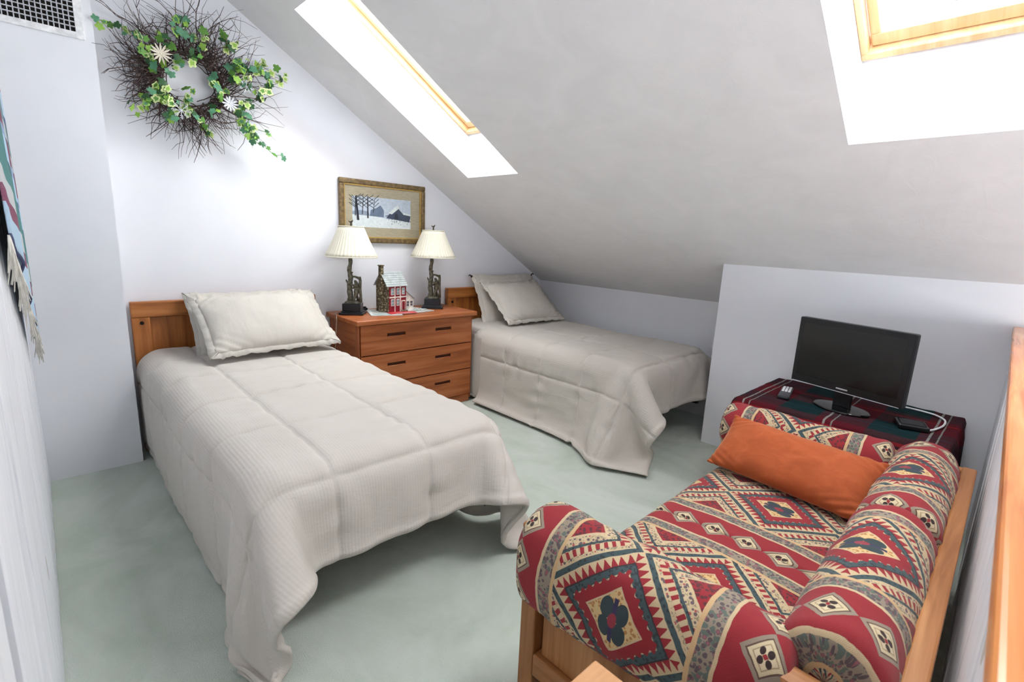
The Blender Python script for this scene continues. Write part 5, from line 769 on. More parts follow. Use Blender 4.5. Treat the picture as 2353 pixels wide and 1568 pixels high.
-6,0,0,-1,1,1,2,3,-1,0,1,1,-2,3,-2,0,0,1,0,0,-1,0,1,0,-1,0,1,-2,1,-1,3,-1,-2,-1,3,-1,1,0,1,-2,0,-1,0,2,1,-4,1,2,0,-1,0,-2,1,1,1,-1,-3,3,0,0,2,-2,
-1,0,0,1,0,0,0,0,1,-1,-1,0,1,0,1,-2,0,0,0,2,1,-1,-2,0,2,0,-1,2,-1,-2,-1,0,3,2,-5,2,0,0,1,-2,1,0,-1,1,1,1,-2,0,-2,1,1,1,0,0,0,-1,3,-2,-2,2,-3,2,
4,1,0,0,1,-1,-2,-3,0,1,0,-1,0,-1,1,1,0,0,-1,0,-1,2,-1,0,0,0,-1,0,0,3,-2,1,-2,-1,2,-1,0,0,-1,3,-1,1,1,-2,-1,0,0,0,4,-1,-1,-1,-2,1,-1,4,-3,2,1,-3,0,1,
6,-1,-1,-1,-2,-2,0,1,-1,0,1,-1,1,1,-2,0,1,1,-2,-1,2,-1,2,-1,-2,1,2,0,-1,-1,1,1,-1,1,-2,2,0,0,-1,0,-1,1,0,0,-1,2,0,0,-2,1,-1,1,2,-1,1,-2,-1,-1,1,0,3,-2,
1,-1,0,0,0,1,0,-1,0,0,-1,2,-1,-1,1,0,-1,0,2,1,-2,-1,2,0,0,0,-1,-2,1,1,2,-3,0,1,2,-2,-1,0,2,0,1,-2,0,1,0,-2,0,1,-1,1,2,-1,-3,1,-1,0,4,-2,1,0,0,-2,
-3,0,0,0,0,0,1,2,0,0,1,1,-1,0,0,-2,1,-1,1,-1,1,2,-3,1,0,0,1,1,-1,0,-1,1,-1,0,0,-1,2,-1,0,-2,1,0,2,-1,0,0,3,-3,0,-1,-2,3,2,-2,1,0,-1,2,-2,1,-2,1,
3,0,0,0,0,0,-1,-2,0,0,-1,0,-1,2,-2,2,1,-1,0,2,-3,-1,2,-1,0,0,-2,3,0,0,-1,1,1,-1,0,1,0,0,0,0,-1,1,-3,1,0,1,-2,3,-2,1,2,-3,0,3,-2,0,-2,1,-1,2,0,0,
0,0,0,0,0,0,0,0,0,0,0,-1,1,-1,2,2,-2,0,0,-3,3,1,-2,1,-1,-1,4,-3,1,-1,0,-1,1,0,-1,1,-1,2,-1,0,0,1,0,-2,2,-1,1,-3,3,-1,1,-1,-1,-2,3,-1,2,-1,0,-1,0,1,
0,-2,-1,0,0,0,1,2,1,-1,1,0,0,-2,1,-1,1,-1,0,1,1,-4,2,1,0,1,-2,1,-1,2,-1,1,-1,0,0,-1,1,0,0,-1,1,-2,0,4,-2,0,-1,2,-2,0,-1,3,-1,1,-2,2,-2,-1,3,1,-1,0,
0,2,1,0,0,0,-1,-2,0,0,-1,0,1,2,-1,-1,0,0,0,1,-2,2,-2,0,2,-2,1,0,0,-1,1,-1,2,-1,2,-1,-2,-1,1,1,1,-1,1,-2,2,-1,1,1,0,0,-3,-1,3,0,-1,0,0,2,-2,-2,3,-1,
-3,2,1,0,-1,-1,1,1,0,1,0,0,-1,0,0,-1,-1,3,-1,1,-1,0,2,-2,-1,1,0,0,0,1,0,-1,0,-1,0,0,2,1,-3,1,-1,2,-1,-2,2,1,-1,-1,1,0,1,0,-1,0,1,-2,1,-1,2,-1,-2,1,
-8,2,3,2,2,1,-1,-1,0,-1,0,0,2,-2,1,1,1,-3,1,-1,2,1,-2,1,0,0,-2,1,0,-2,2,0,-1,1,1,-2,2,-2,2,0,0,-2,3,-1,-2,1,-2,1,1,-1,0,2,-2,2,-2,1,0,1,-2,2,0,0,
-11,1,1,3,3,3,0,0,0,1,0,-1,0,-1,0,1,0,0,0,-1,1,-2,1,0,2,0,0,-1,1,0,-2,2,-2,1,-1,2,-2,1,0,-1,1,1,-2,1,1,-1,2,0,-3,1,1,-1,1,-3,3,-1,0,-1,1,0,0,-1,
-11,0,0,0,1,4,5,1,0,0,0,-1,0,3,-2,2,-4,4,-3,2,-3,2,1,1,-4,2,0,-1,-1,3,-1,0,2,-2,0,1,-1,-1,2,-1,-1,0,1,-1,-2,2,-2,2,0,1,0,-1,0,1,1,-1,0,0,-1,1,1,-2,
-4,-1,0,-1,0,-2,1,5,1,0,1,3,-3,0,2,-5,4,-3,2,1,0,0,-2,0,1,0,1,0,1,-5,2,-1,1,1,0,-1,1,1,-1,1,-1,0,0,1,1,-3,2,-2,2,0,-1,0,1,-1,-1,1,2,-2,1,-1,0,2,
1,0,-1,0,-1,0,-1,0,2,-1,1,-1,1,0,-2,3,-2,2,0,-2,1,1,0,-1,0,0,0,-1,1,1,1,0,-2,0,0,1,-2,1,0,-1,1,1,-1,0,1,0,0,-1,-1,0,1,0,1,0,0,-1,0,1,-1,1,-3,1,
7,0,0,0,1,-1,0,-3,-4,1,-1,1,-1,0,0,1,0,-1,-1,0,1,-1,1,-2,3,-2,-1,2,-1,2,-1,-1,1,1,-1,1,0,-1,-1,1,0,-1,1,1,-2,1,0,0,3,-2,0,0,-1,0,-1,0,0,2,-2,0,3,-2,
13,0,0,0,-3,-2,-5,-4,0,1,0,0,0,0,0,-2,2,-1,4,-2,-2,1,-1,2,-1,0,3,-3,0,0,-1,2,-3,3,-2,0,1,-2,1,2,-1,0,0,-2,1,2,-1,1,-4,2,0,0,0,0,2,1,-1,-3,4,-1,-2,3,
12,-1,-3,-4,-2,-1,0,1,-1,-2,0,0,1,0,0,1,-1,1,-3,2,1,-2,2,-1,0,1,-3,3,-1,0,0,-1,3,-4,3,-2,1,1,0,-2,1,0,-1,2,0,-1,0,-1,2,-1,0,1,-1,1,-2,1,-1,2,-2,0,2,-2,
5,-2,0,0,-1,-3,-3,-2,3,3,1,-1,1,-1,1,-1,1,-1,1,-1,0,1,-1,1,-1,0,0,0,0,0,0,1,-1,1,-1,0,0,0,0,0,0,0,1,-1,0,-1,1,0,0,0,0,0,0,0,0,0,0,0,0,0,-1,1,
4,-2,-3,-3,-3,-3,1,5,5,1,-1,0,0,0,0,0,-1,1,-1,0,1,-1,1,-1,0,0,0,0,0,0,0,0,0,0,0,1,-1,0,0,0,0,0,0,0,0,0,0,0,0,0,0,-1,1,-1,1,-1,1,-1,1,-1,1,-1,
-4,-2,-3,-2,-2,3,5,6,2,1,-3,1,-1,0,-1,0,1,-1,0,1,-1,0,0,0,1,-1,1,-1,0,0,0,0,0,0,0,0,0,1,-1,0,0,0,0,0,0,0,0,0,0,0,0,0,0,0,0,0,0,0,0,0,0,0,
-9,-3,-1,0,3,5,5,5,1,-3,-2,-1,1,0,-1,1,-1,0,0,0,0,0,0,0,0,0,0,0,0,0,0,0,0,0,0,0,0,0,0,1,-1,0,0,0,0,0,0,0,0,0,0,0,0,0,0,0,0,0,0,0,0,0,
-13,0,0,3,5,5,5,1,-1,-5,1,0,-1,1,0,-1,1,-1,0,0,0,1,-1,0,0,0,0,0,0,0,0,0,0,0,0,0,0,0,0,0,0,0,0,0,0,0,0,0,0,0,0,0,0,0,0,0,0,0,0,0,-1,1,
-14,1,4,5,4,4,3,-1,-3,-2,0,0,0,0,-1,0,0,0,0,0,0,0,0,0,0,0,0,0,1,-1,0,0,0,0,0,0,0,0,0,0,0,0,0,0,0,0,0,0,0,0,0,0,0,0,0,0,0,0,-1,1,0,0,
-12,4,4,4,4,3,0,-1,-4,-2,0,0,1,-1,1,0,-1,1,-1,0,0,0,0,0,0,0,0,0,0,0,0,0,0,0,0,0,0,0,0,0,0,0,0,0,0,0,0,0,0,0,0,0,0,0,0,0,-1,1,0,0,0,0,
8,0,0,0,0,0,0,0,0,0,0,0,0,0,0,0,0,0,8,-8,0,0,0,0,0,0,0,0,0,0,0,0,0,0,0,0,0,0,0,0,0,0,0,0,0,0,0,0,0,0,0,0,0,0,0,0,0,0,0,0,0,0,
0,0,0,0,0,0,0,1,6,8,1,-4,-3,-2,-2,-1,-1,-1,-7,6,1,0,0,-1,0,1,0,0,0,0,0,0,0,0,0,0,0,0,0,0,0,0,0,0,0,0,0,0,0,0,0,0,0,0,0,0,0,0,0,0,0,0,
0,0,0,0,0,1,4,7,3,-1,1,3,-1,-2,-1,0,-1,0,-2,2,-1,0,-1,1,0,-1,0,1,0,0,0,0,0,0,0,0,0,0,0,0,0,0,0,0,0,0,0,0,0,0,0,0,0,0,0,0,0,0,0,0,0,0,
0,0,0,2,4,4,3,2,0,-2,2,1,1,0,0,-1,0,0,0,0,0,0,1,0,0,0,0,-1,0,0,0,0,0,0,0,0,0,0,0,0,0,0,0,0,0,0,0,0,0,0,0,0,0,0,0,0,0,0,0,0,0,0,
0,1,4,4,2,2,1,0,0,1,0,1,1,0,0,0,0,0,0,0,0,0,0,0,0,0,0,0,0,0,0,0,0,0,0,0,0,0,0,0,0,0,0,0,0,0,0,0,0,0,0,0,0,0,0,0,0,0,0,0,0,0,
5,5,1,1,1,1,1,0,-1,1,0,1,0,2,-1,0,0,0,1,0,0,0,0,0,0,0,0,0,0,0,0,0,0,0,0,0,0,0,0,0,0,0,0,0,0,0,0,0,0,0,0,0,0,0,0,0,0,0,0,0,0,0,
16,-1,0,-1,1,0,0,0,0,0,1,0,1,0,0,0,0,1,-1,0,0,0,0,0,0,0,0,0,0,0,0,0,0,0,0,0,0,0,0,0,0,0,0,0,0,0,0,1,0,0,0,-1,0,0,0,0,0,0,0,0,0,0,
17,0,-1,0,-1,0,0,-1,1,0,0,1,1,-1,1,0,1,-1,1,0,0,0,0,0,0,0,0,0,0,0,0,0,0,0,0,0,0,0,0,0,0,0,0,0,0,0,0,-1,0,0,0,1,0,0,0,0,0,0,0,0,0,0,
13,2,2,0,-1,-1,-1,1,0,1,0,0,0,1,0,0,0,1,0,0,0,0,0,0,0,0,0,0,0,0,0,0,0,0,0,0,0,0,0,0,0,0,0,0,0,0,0,0,0,0,0,0,0,0,0,0,0,0,0,0,0,0,
11,1,3,1,1,-1,0,-1,1,0,0,1,0,0,1,0,0,0,0,0,0,0,0,0,0,0,0,0,0,0,0,0,0,0,0,0,0,0,0,0,0,0,0,0,0,0,0,0,0,0,0,0,0,0,0,0,0,0,0,0,0,0,
13,0,0,2,1,1,-1,-1,0,0,2,-1,1,1,-1,0,1,0,0,0,0,0,0,0,0,0,0,0,0,0,0,0,0,0,0,0,0,0,0,0,0,0,0,0,0,0,0,0,0,0,0,0,0,0,0,0,0,-1,0,0,0,1,
16,-1,-1,0,1,1,1,0,-2,1,0,1,0,0,0,1,0,0,0,0,0,0,0,0,0,0,0,0,0,0,0,-1,0,0,0,0,1,0,0,0,0,0,0,0,0,0,0,0,0,0,0,0,0,0,0,-1,0,1,0,0,0,-1,
16,1,-1,-1,0,1,0,0,0,0,1,0,0,0,1,0,0,0,0,0,0,0,0,0,0,0,0,0,0,0,0,0,0,0,0,0,-1,1,0,0,0,0,-1,0,1,0,0,0,0,0,0,0,0,0,0,0,0,0,0,0,0,0,
13,1,2,0,0,-1,1,1,0,-1,0,1,0,0,0,1,0,0,0,0,0,0,0,0,0,0,0,0,0,0,0,0,0,0,0,0,1,-1,0,0,0,0,0,0,0,0,0,0,0,0,0,0,0,0,0,0,0,0,0,0,0,0,
8,3,2,3,0,1,-1,0,0,1,0,0,0,0,1,0,0,0,0,0,0,0,0,0,0,0,0,0,0,0,0,1,-1,0,0,1,-1,0,0,0,0,0,0,0,0,0,0,0,0,0,0,0,0,0,0,1,0,-1,0,0,0,0,
3,3,3,1,3,2,2,0,0,0,0,-1,0,2,1,-1,0,0,0,0,0,0,0,0,0,0,0,0,0,0,0,0,1,-1,0,0,0,0,0,0,0,0,1,0,-1,0,0,0,0,0,0,0,0,0,0,0,0,1,-1,0,1,-1,
-1,2,1,4,2,3,3,2,1,1,0,-1,0,-1,0,1,0,0,0,0,0,0,0,0,0,-1,0,1,0,0,-1,0,0,1,0,-1,1,-1,0,0,1,-1,0,0,0,1,0,0,0,0,0,0,0,0,-1,0,0,0,1,0,-1,1,
-3,0,2,1,2,3,2,3,3,1,0,-1,-1,1,-1,0,0,0,0,0,0,0,0,0,0,1,0,-1,0,0,1,0,0,0,0,0,-1,1,0,0,-1,1,0,0,0,-1,0,0,0,0,0,0,0,0,1,0,0,0,-1,1,0,0,
-4,0,0,1,1,0,2,3,3,2,2,-1,1,-3,1,1,0,-1,1,-1,0,0,2,0,-2,0,0,1,0,-1,1,1,-2,0,-1,2,0,-1,0,0,0,1,-1,1,-1,1,-1,1,0,1,-1,-1,1,1,-2,-1,1,0,2,-2,0,0,
-2,0,0,-1,1,0,1,0,2,0,-2,1,-1,0,1,-1,1,0,1,-1,0,2,-4,1,1,1,0,-2,1,1,-2,-1,3,-1,2,-3,-1,4,-2,-1,2,-1,2,-2,1,-1,0,-1,1,0,0,2,-3,0,1,2,-2,0,0,1,-1,1,
-2,0,1,0,0,1,-1,1,0,0,1,-3,3,2,-2,-2,1,2,-2,1,0,-3,1,1,0,-1,1,1,-2,1,0,1,-2,0,-1,3,0,-2,1,1,-1,-1,-1,2,-1,1,2,-2,-1,-1,1,1,2,-2,1,-1,0,1,-1,0,0,0,
0,0,0,0,0,0,1,-1,0,0,1,-1,-2,0,1,3,-2,-1,-1,1,0,2,1,-3,1,1,-1,1,1,-3,1,0,1,1,0,-2,-2,1,1,1,-2,1,1,-1,2,-2,-2,2,1,1,-1,-3,0,1,-1,2,0,0,0,0,0,0,
0,0,0,0,0,0,0,1,-1,0,-3,4,0,-1,1,-1,-1,-1,3,1,-1,-2,0,3,-3,-1,1,0,0,1,1,-2,1,0,2,-2,3,-4,2,-1,0,0,0,-3,2,0,3,-2,0,-2,1,2,-2,1,2,-4,3,-2,0,1,1,-3,
0,0,0,1,-1,0,0,0,1,-1,4,-4,-1,1,0,-2,3,0,-3,-1,1,3,-2,1,2,0,-2,-1,-1,2,1,-1,-1,0,-1,2,-1,2,-2,1,0,0,0,2,-3,1,-1,1,-1,3,0,-2,1,-1,-1,2,-1,0,0,0,-1,1,
0,1,-1,0,0,0,0,0,0,0,-1,1,0,-1,1,1,-2,1,1,-1,2,-3,3,-4,1,2,-1,1,1,-3,0,1,1,0,-1,-1,2,0,-1,-1,1,0,-3,3,0,2,-2,1,-1,-1,0,0,2,0,-1,0,1,-1,1,-2,1,1,
0,0,0,0,1,0,-1,0,-1,1,-3,2,1,1,-2,0,1,0,0,1,-1,0,-2,3,0,-3,2,0,0,1,-1,2,-3,2,0,-1,-1,-1,2,0,0,0,2,-2,0,-2,1,0,1,1,-3,2,0,-1,0,1,-2,3,-3,2,2,-1,
0,0,0,0,0,-1,1,0,0,0,2,0,-2,1,-1,2,-1,1,-2,1,-1,1,1,-3,-1,2,0,1,-2,1,0,-1,1,-2,0,3,-1,1,-2,2,0,0,-2,3,-2,2,-1,-1,1,-3,3,0,-2,1,1,-2,1,-1,2,-1,-2,3,
0,0,0,0,-1,1,0,0,1,-1,1,-2,3,-2,0,-1,0,-1,2,1,-2,1,0,1,-1,0,1,-3,2,1,-1,-2,3,0,0,-2,2,-1,1,-2,-1,1,3,-4,4,-4,2,0,0,1,-2,0,1,1,-2,4,-3,0,0,0,0,-2,
0,-1,1,0,0,0,0,0,-1,1,-2,2,-2,1,3,-2,1,-1,1,-2,3,-2,-1,0,3,-1,-2,3,-1,-1,-1,2,-2,0,0,1,0,1,-1,1,0,0,-2,1,-1,2,-2,4,-3,0,1,-1,1,-1,3,-5,3,-1,0,1,0,0,
0,0,0,0,0,0,0,0,0,0,1,0,0,-1,-1,1,1,1,-2,0,-2,0,3,0,-2,0,1,-1,0,0,1,0,1,-1,0,1,-1,-1,1,0,1,-1,0,1,-1,0,1,-4,2,0,2,-1,-1,1,-3,4,-2,1,1,-3,0,1,
0,0,0,0,0,0,0,0,0,0,-2,1,1,1,-1,0,0,-2,1,0,2,2,-3,1,0,-1,1,-1,0,1,-1,0,0,0,0,0,0,0,2,-2,-2,1,1,-2,1,1,-1,1,1,0,-2,2,0,-2,2,-2,2,-2,1,2,0,-2,
0,0,0,0,0,0,0,0,0,0,2,-1,-1,0,0,0,-1,2,-1,1,-3,-1,3,-1,1,-1,1,-2,2,1,-1,0,-1,2,0,-2,1,1,-3,2,1,0,-1,1,0,0,-1,1,-1,-1,2,-1,-1,1,0,2,-2,2,-3,-1,3,1,
0,0,0,0,0,0,0,0,0,0,0,0,1,-2,0,1,-1,0,1,-1,2,2,-2,0,-1,1,-1,0,1,-1,0,1,-1,0,0,0,-1,-1,2,-1,0,-1,4,-1,-2,-1,3,0,-1,-1,0,0,1,0,1,-2,1,0,1,0,-1,-2,
0,0,0,0,0,0,0,0,0,0,0,-1,-1,2,0,1,-1,1,-1,-1,1,-2,0,1,1,0,-1,2,-2,-1,2,1,0,-1,0,0,2,0,-1,0,1,0,-3,1,2,-2,-1,-2,2,4,-3,0,1,-1,-1,0,-1,0,1,1,-2,4,
0,1,-1,0,1,-1,0,0,0,0,1,-1,1,1,-1,-2,3,-3,1,2,-1,0,0,-3,3,0,0,-1,0,1,0,-1,-2,1,1,0,-1,1,-1,0,0,0,0,0,-3,4,-1,3,-2,-3,4,0,-1,1,-1,2,0,0,-2,0,1,-2,
0,0,0,0,0,0,0,0,1,-1,0,0,-1,-1,2,0,-2,2,2,-2,0,-2,1,3,-4,1,2,-1,1,-3,2,-2,3,-1,-1,1,-1,-2,3,1,0,0,-1,2,0,-1,1,-2,0,3,-3,-1,1,0,0,-2,2,0,0,0,0,0,
2,-1,0,-1,0,1,-1,0,0,1,0,0,-1,1,-2,2,0,0,-2,0,1,4,-3,-3,2,0,-2,3,1,-1,0,0,0,0,0,-2,1,2,-2,-1,1,-1,1,-1,2,-1,-1,0,2,-3,2,1,-2,-1,3,0,-2,1,0,0,-1,0,
2,0,-1,0,-1,0,0,0,0,0,0,-1,-1,2,2,-2,0,0,-1,1,-2,-1,3,0,2,-1,-1,0,-3,3,-2,2,1,-1,-1,2,0,0,0,0,-1,0,0,-1,0,1,0,1,-3,3,-3,2,1,-1,-1,0,1,1,-1,1,-2,3,
2,0,1,0,-1,-1,0,-1,0,-1,0,2,0,-2,-1,1,1,0,0,0,1,1,-2,2,-3,0,2,-3,2,0,0,0,-1,1,0,1,-1,-1,0,1,1,0,0,0,0,-1,2,-2,1,-4,5,-3,0,2,-1,0,0,-2,3,-1,3,-6,
0,0,0,0,1,0,0,-1,-1,1,-1,0,2,-2,1,0,-1,-1,3,-1,0,-1,0,0,0,1,-1,1,0,1,-1,0,0,-1,2,-1,1,0,-1,0,-3,3,0,-1,-1,-1,1,2,0,4,-5,2,0,-1,1,0,-1,-1,2,-1,-1,2,
-1,0,0,0,0,1,0,1,-1,0,-3,4,0,0,-1,0,2,1,-3,1,-2,2,-1,1,0,0,-1,2,-1,-1,1,-2,2,-1,0,-1,-1,1,2,-2,2,-1,-2,2,2,0,-2,-1,2,-2,1,-1,0,1,-1,1,0,1,-3,3,-2,0,
-3,0,0,0,1,-1,0,1,2,0,1,-2,0,1,1,-1,0,-2,1,2,2,-3,1,-3,2,-1,4,-4,1,-2,2,0,-1,2,0,0,-1,0,-1,3,-2,-2,4,-2,1,-1,2,-1,-1,-1,2,-1,0,0,1,-1,0,1,1,-2,2,0,
-4,0,0,1,-1,1,1,0,1,1,2,-1,0,-1,-1,2,-3,4,-1,-2,1,-2,3,0,-3,3,-3,2,-1,2,-1,0,0,0,0,0,-1,2,-1,-1,3,-1,-1,1,-3,2,0,0,-2,2,-1,1,1,0,-1,-1,1,0,-3,1,0,1,
-3,0,0,-1,1,-1,0,0,-1,0,-1,0,0,1,0,-1,1,-2,1,0,-1,2,-2,2,1,-2,0,1,0,0,-1,1,-1,1,-2,1,2,-2,1,-1,0,2,-2,0,1,1,-2,0,2,-1,0,0,-1,0,0,1,0,0,1,-1,0,0,
-4,0,1,0,-1,1,-1,0,-1,-3,-3,1,0,0,0,0,0,0,1,0,-1,1,0,-1,0,0,0,0,0,0,1,-1,0,0,1,-1,0,0,1,0,-1,0,0,0,0,-1,1,1,-1,0,0,0,0,0,0,0,0,-1,1,0,0,0,
-3,0,-1,0,0,0,0,-1,-3,-3,-4,0,0,0,0,0,0,1,-1,0,1,-1,0,0,0,0,0,0,1,0,-1,1,0,-1,0,1,-1,1,-1,0,0,0,1,0,0,0,-1,0,0,0,0,0,0,1,0,-1,0,0,0,0,0,0,
-4,0,0,0,0,-1,0,-3,-3,-5,-1,-1,0,0,1,0,0,-1,0,0,0,0,0,1,0,0,0,0,-1,0,0,0,0,0,0,0,1,-1,0,1,0,0,-1,0,0,0,0,0,1,0,0,0,0,-1,0,1,0,0,0,-1,0,0,
-4,0,-1,0,0,0,-2,-3,-5,-2,-1,0,0,1,0,0,0,-1,0,0,0,0,0,0,0,0,0,0,0,0,0,0,1,0,0,0,0,0,0,-1,0,0,1,0,0,0,0,-1,0,0,0,0,0,0,0,0,0,0,0,1,0,-1,
-5,-1,1,0,0,-2,-3,-3,-3,-2,1,-1,1,-1,0,0,0,1,0,0,0,0,0,0,0,0,0,0,0,0,0,0,-1,0,0,0,0,0,0,0,0,0,0,0,0,0,0,1,0,0,-1,0,1,0,0,0,0,-1,0,0,0,1,
-5,1,0,-1,-1,-2,-4,-3,-2,0,-1,1,-1,1,-1,1,0,-1,0,0,0,0,0,0,0,0,0,0,0,0,0,0,0,0,0,0,0,0,0,1,0,0,-1,0,0,0,0,0,0,0,1,0,-1,0,0,0,0,1,0,-1,0,0,
-5,0,0,-1,-2,-3,-2,-4,-1,0,1,-1,1,-1,1,-1,0,1,0,0,0,0,0,-1,0,0,0,0,1,0,0,0,0,0,0,0,0,0,0,-1,0,0,1,0,0,0,0,0,-1,0,0,0,0,0,0,0,0,0,0,1,0,0]
D2 = (51, 62, 1.61, -2.22)
quilt('comforter', C1, *D1, 'pale greige quilted comforter on the left bed nearest the camera', .352, .42, .29, -2.04, 3, squeeze=.07)
quilt('comforter', C2, *D2, 'pale greige quilted comforter on the bed by the knee wall', .55, .358, 2.02, -1.90, 5, xmax=3.355)

def sham(name, w, h, t, M_, label, cat, group=None, mat=None, flange=.035, seed=1, sag=.0, ties=False, nu=56, nv=40):
    """pillow: centre at origin, width along x, height along z, thickness along y"""
    P = []; UV = []
    rows = []
    def pt(a, b, side):
        x = a*w/2; z = b*h/2
        pin = 1-.045*(1-abs(b)**2)*abs(a)**3; pz = 1-.05*(1-abs(a)**2)*abs(b)**3
        th = max(0, (1-abs(a)**2.6))**.55*max(0, (1-abs(b)**2.6))**.55*t/2
        p = Vector((x*pin, side*th, z*pz)); wr = nz((x*1.0, z*1.0, side), 9, seed)*.007+nz((x, z, side), 22, seed+3)*.003
        cr = math.sin((abs(a)+abs(b))*30+seed)*.003*max(0, abs(a)*abs(b)-.25)*3
        p.y += side*(wr*min(1, th/.02)+cr); p.z -= sag*(1-b)*.5*abs(a)**2
        return p
    n = nu
    a_ = [math.sin((-1+2*i/nu)*PI/2) for i in range(nu+1)]; b_ = [math.sin((-1+2*j/nv)*PI/2) for j in range(nv+1)]
    bm = bmesh.new(); uvl = bm.loops.layers.uv.new('UVMap')
    gF = [[bm.verts.new(pt(a, b, -1)) for b in b_] for a in a_]; gB = [[gF[i][j] if i in (0, nu) or j in (0, nv) else bm.verts.new(pt(a_[i], b_[j], 1)) for j in range(nv+1)] for i in range(nu+1)]
    for g_, fl in ((gF, 0), (gB, 1)):
        for i in range(nu):
            for j in range(nv):
                q = [(i, j), (i+1, j), (i+1, j+1), (i, j+1)]
                if fl: q = q[::-1]
                f = bm.faces.new([g_[x][y] for x, y in q])
                for l, (x, y) in zip(f.loops, q): l[uvl].uv = (a_[x]*w/2, b_[y]*h/2)
    root = obj(name, bm, mat or m_sham, None, True); root.matrix_world = M_; tag(root, label, cat, group)
    if flange:
        bm = bmesh.new(); uvl = bm.loops.layers.uv.new('UVMap'); ring = []
        edge = [(a, -1) for a in a_[:-1]]+[(1, b) for b in b_[:-1]]+[(a, 1) for a in a_[:0:-1]]+[(-1, b) for b in b_[:0:-1]]
        for k, (a, b) in enumerate(edge):
            p = pt(a, b, 0); c = Vector((p.x, 0, p.z)); 
            cor = abs(a) > .96 and abs(b) > .96
            o = Vector((1 if a > .96 else -1 if a < -.96 else 0, 0, 1 if b > .96 else -1 if b < -.96 else 0))
            if o.length: o.normalize()
            wv = .006*math.sin(k*.8+seed)+.004*math.sin(k*1.9)
            q = c+o*flange*(1.3 if cor else 1)+Vector((0, wv, 0)); p0 = c-o*.01
            ring.append([bm.verts.new(p0+Vector((0, -.003, 0))), bm.verts.new(q+Vector((0, -.002, 0))), bm.verts.new(q+Vector((0, .002, 0))), bm.verts.new(p0+Vector((0, .003, 0)))])
        m_ = len(ring)
        for k in range(m_):
            for s_ in range(3):
                f = bm.faces.new((ring[k][s_], ring[(k+1) % m_][s_], ring[(k+1) % m_][s_+1], ring[k][s_+1]))
                for l in f.loops: l[uvl].uv = (l.vert.co.x, l.vert.co.z)
        obj('flange', bm, mat or m_sham, root, True)
    if ties:
        for sx in (-1, 1):
            bm = bmesh.new(); bmesh.ops.create_uvsphere(bm, u_segments=8, v_segments=6, radius=.011, matrix=Matrix.Translation((sx*(w/2+.03), .005, h/2+.018)))
            tube(bm, [(sx*(w/2+.03), .005, h/2+.018), (sx*(w/2-.01), .012, h/2+.012), (sx*(w/2-.06), .014, h/2+.016)], [.006, .005, .003], 6)
            tube(bm, [(sx*(w/2+.03), .005, h/2+.018), (sx*(w/2+.05), .0, h/2+.03), (sx*(w/2+.065), .0, h/2+.022)], [.005, .006, .003], 6)
            obj('corner_tie', bm, m_blackm, root, True)
    return root
def pose(c, lean, rz=0, roll=0): return Matrix.Translation(Vector(c)) @ Matrix.Rotation(rz, 4, 'Z') @ Matrix.Rotation(lean, 4, 'X') @ Matrix.Rotation(roll, 4, 'Y')
# lean about X: top of pillow tips back towards the headboard (+y)
LB = 'pillow shams'
sham('pillow', .64, .44, .15, pose((.625, -.395, .775), -math.radians(56), 0, math.radians(-1)), 'plump greige pillow sham leaning on the left bed headboard', 'pillow', LB, seed=2)
sham('pillow', .62, .42, .12, pose((.60, -.215, .735), -math.radians(38), 0, 0), 'flat greige pillow tucked behind the sham on the left bed', 'pillow', LB, seed=4, flange=.02)
sham('pillow', .60, .44, .15, pose((2.74, -.40, .775), -math.radians(52), math.radians(-2), 0), 'greige pillow sham in front on the bed by the knee wall', 'pillow', LB, seed=5)
sham('pillow', .66, .44, .12, pose((2.76, -.20, .755), -math.radians(24), math.radians(-1), 0), 'greige pillow with dark corner ties at the back on the knee wall bed', 'pillow', LB, seed=8, ties=True)

# ================================================================ dresser
d = empty('dresser', (1.175, -.457, 0), 0, 'honey wood three drawer dresser between the two beds', 'dresser')
W, D_, H = .943, .445, .738
bx('side_panel', (0, .014, .04), (.022, D_, H-.032), m_dy, d, .003, 1); bx('side_panel', (W-.022, .014, .04), (W, D_, H-.032), m_dy, d, .003, 1)
for x0, x1 in ((-.006, .0), (W, W+.006)):
    for a, c in (((x0, .0, .03), (x1, .055, H-.034)), ((x0, D_-.055, .03), (x1, D_, H-.034))): bx('side_stile', a, c, m_dz, d, .002, 1)
    for a, c in (((x0, .055, H-.10), (x1, D_-.055, H-.034)), ((x0, .055, .06), (x1, D_-.055, .14))): bx('side_rail', a, c, m_dy, d, .002, 1)
bx('back_panel', (.022, D_-.012, .04), (W-.022, D_, H-.034), m_dx, d, 0); bx('carcass', (.02, .02, .05), (W-.02, D_-.014, H-.034), m_dark, d, 0)
bx('top', (-.032, -.032, H-.034), (W+.032, D_+.006, H), m_dx, d, .008, 3)
bx('base', (.0, .006, 0), (W, D_, .062), m_dx, d, .003, 1)
dh = [(.495, .698), (.283, .487), (.070, .275)]
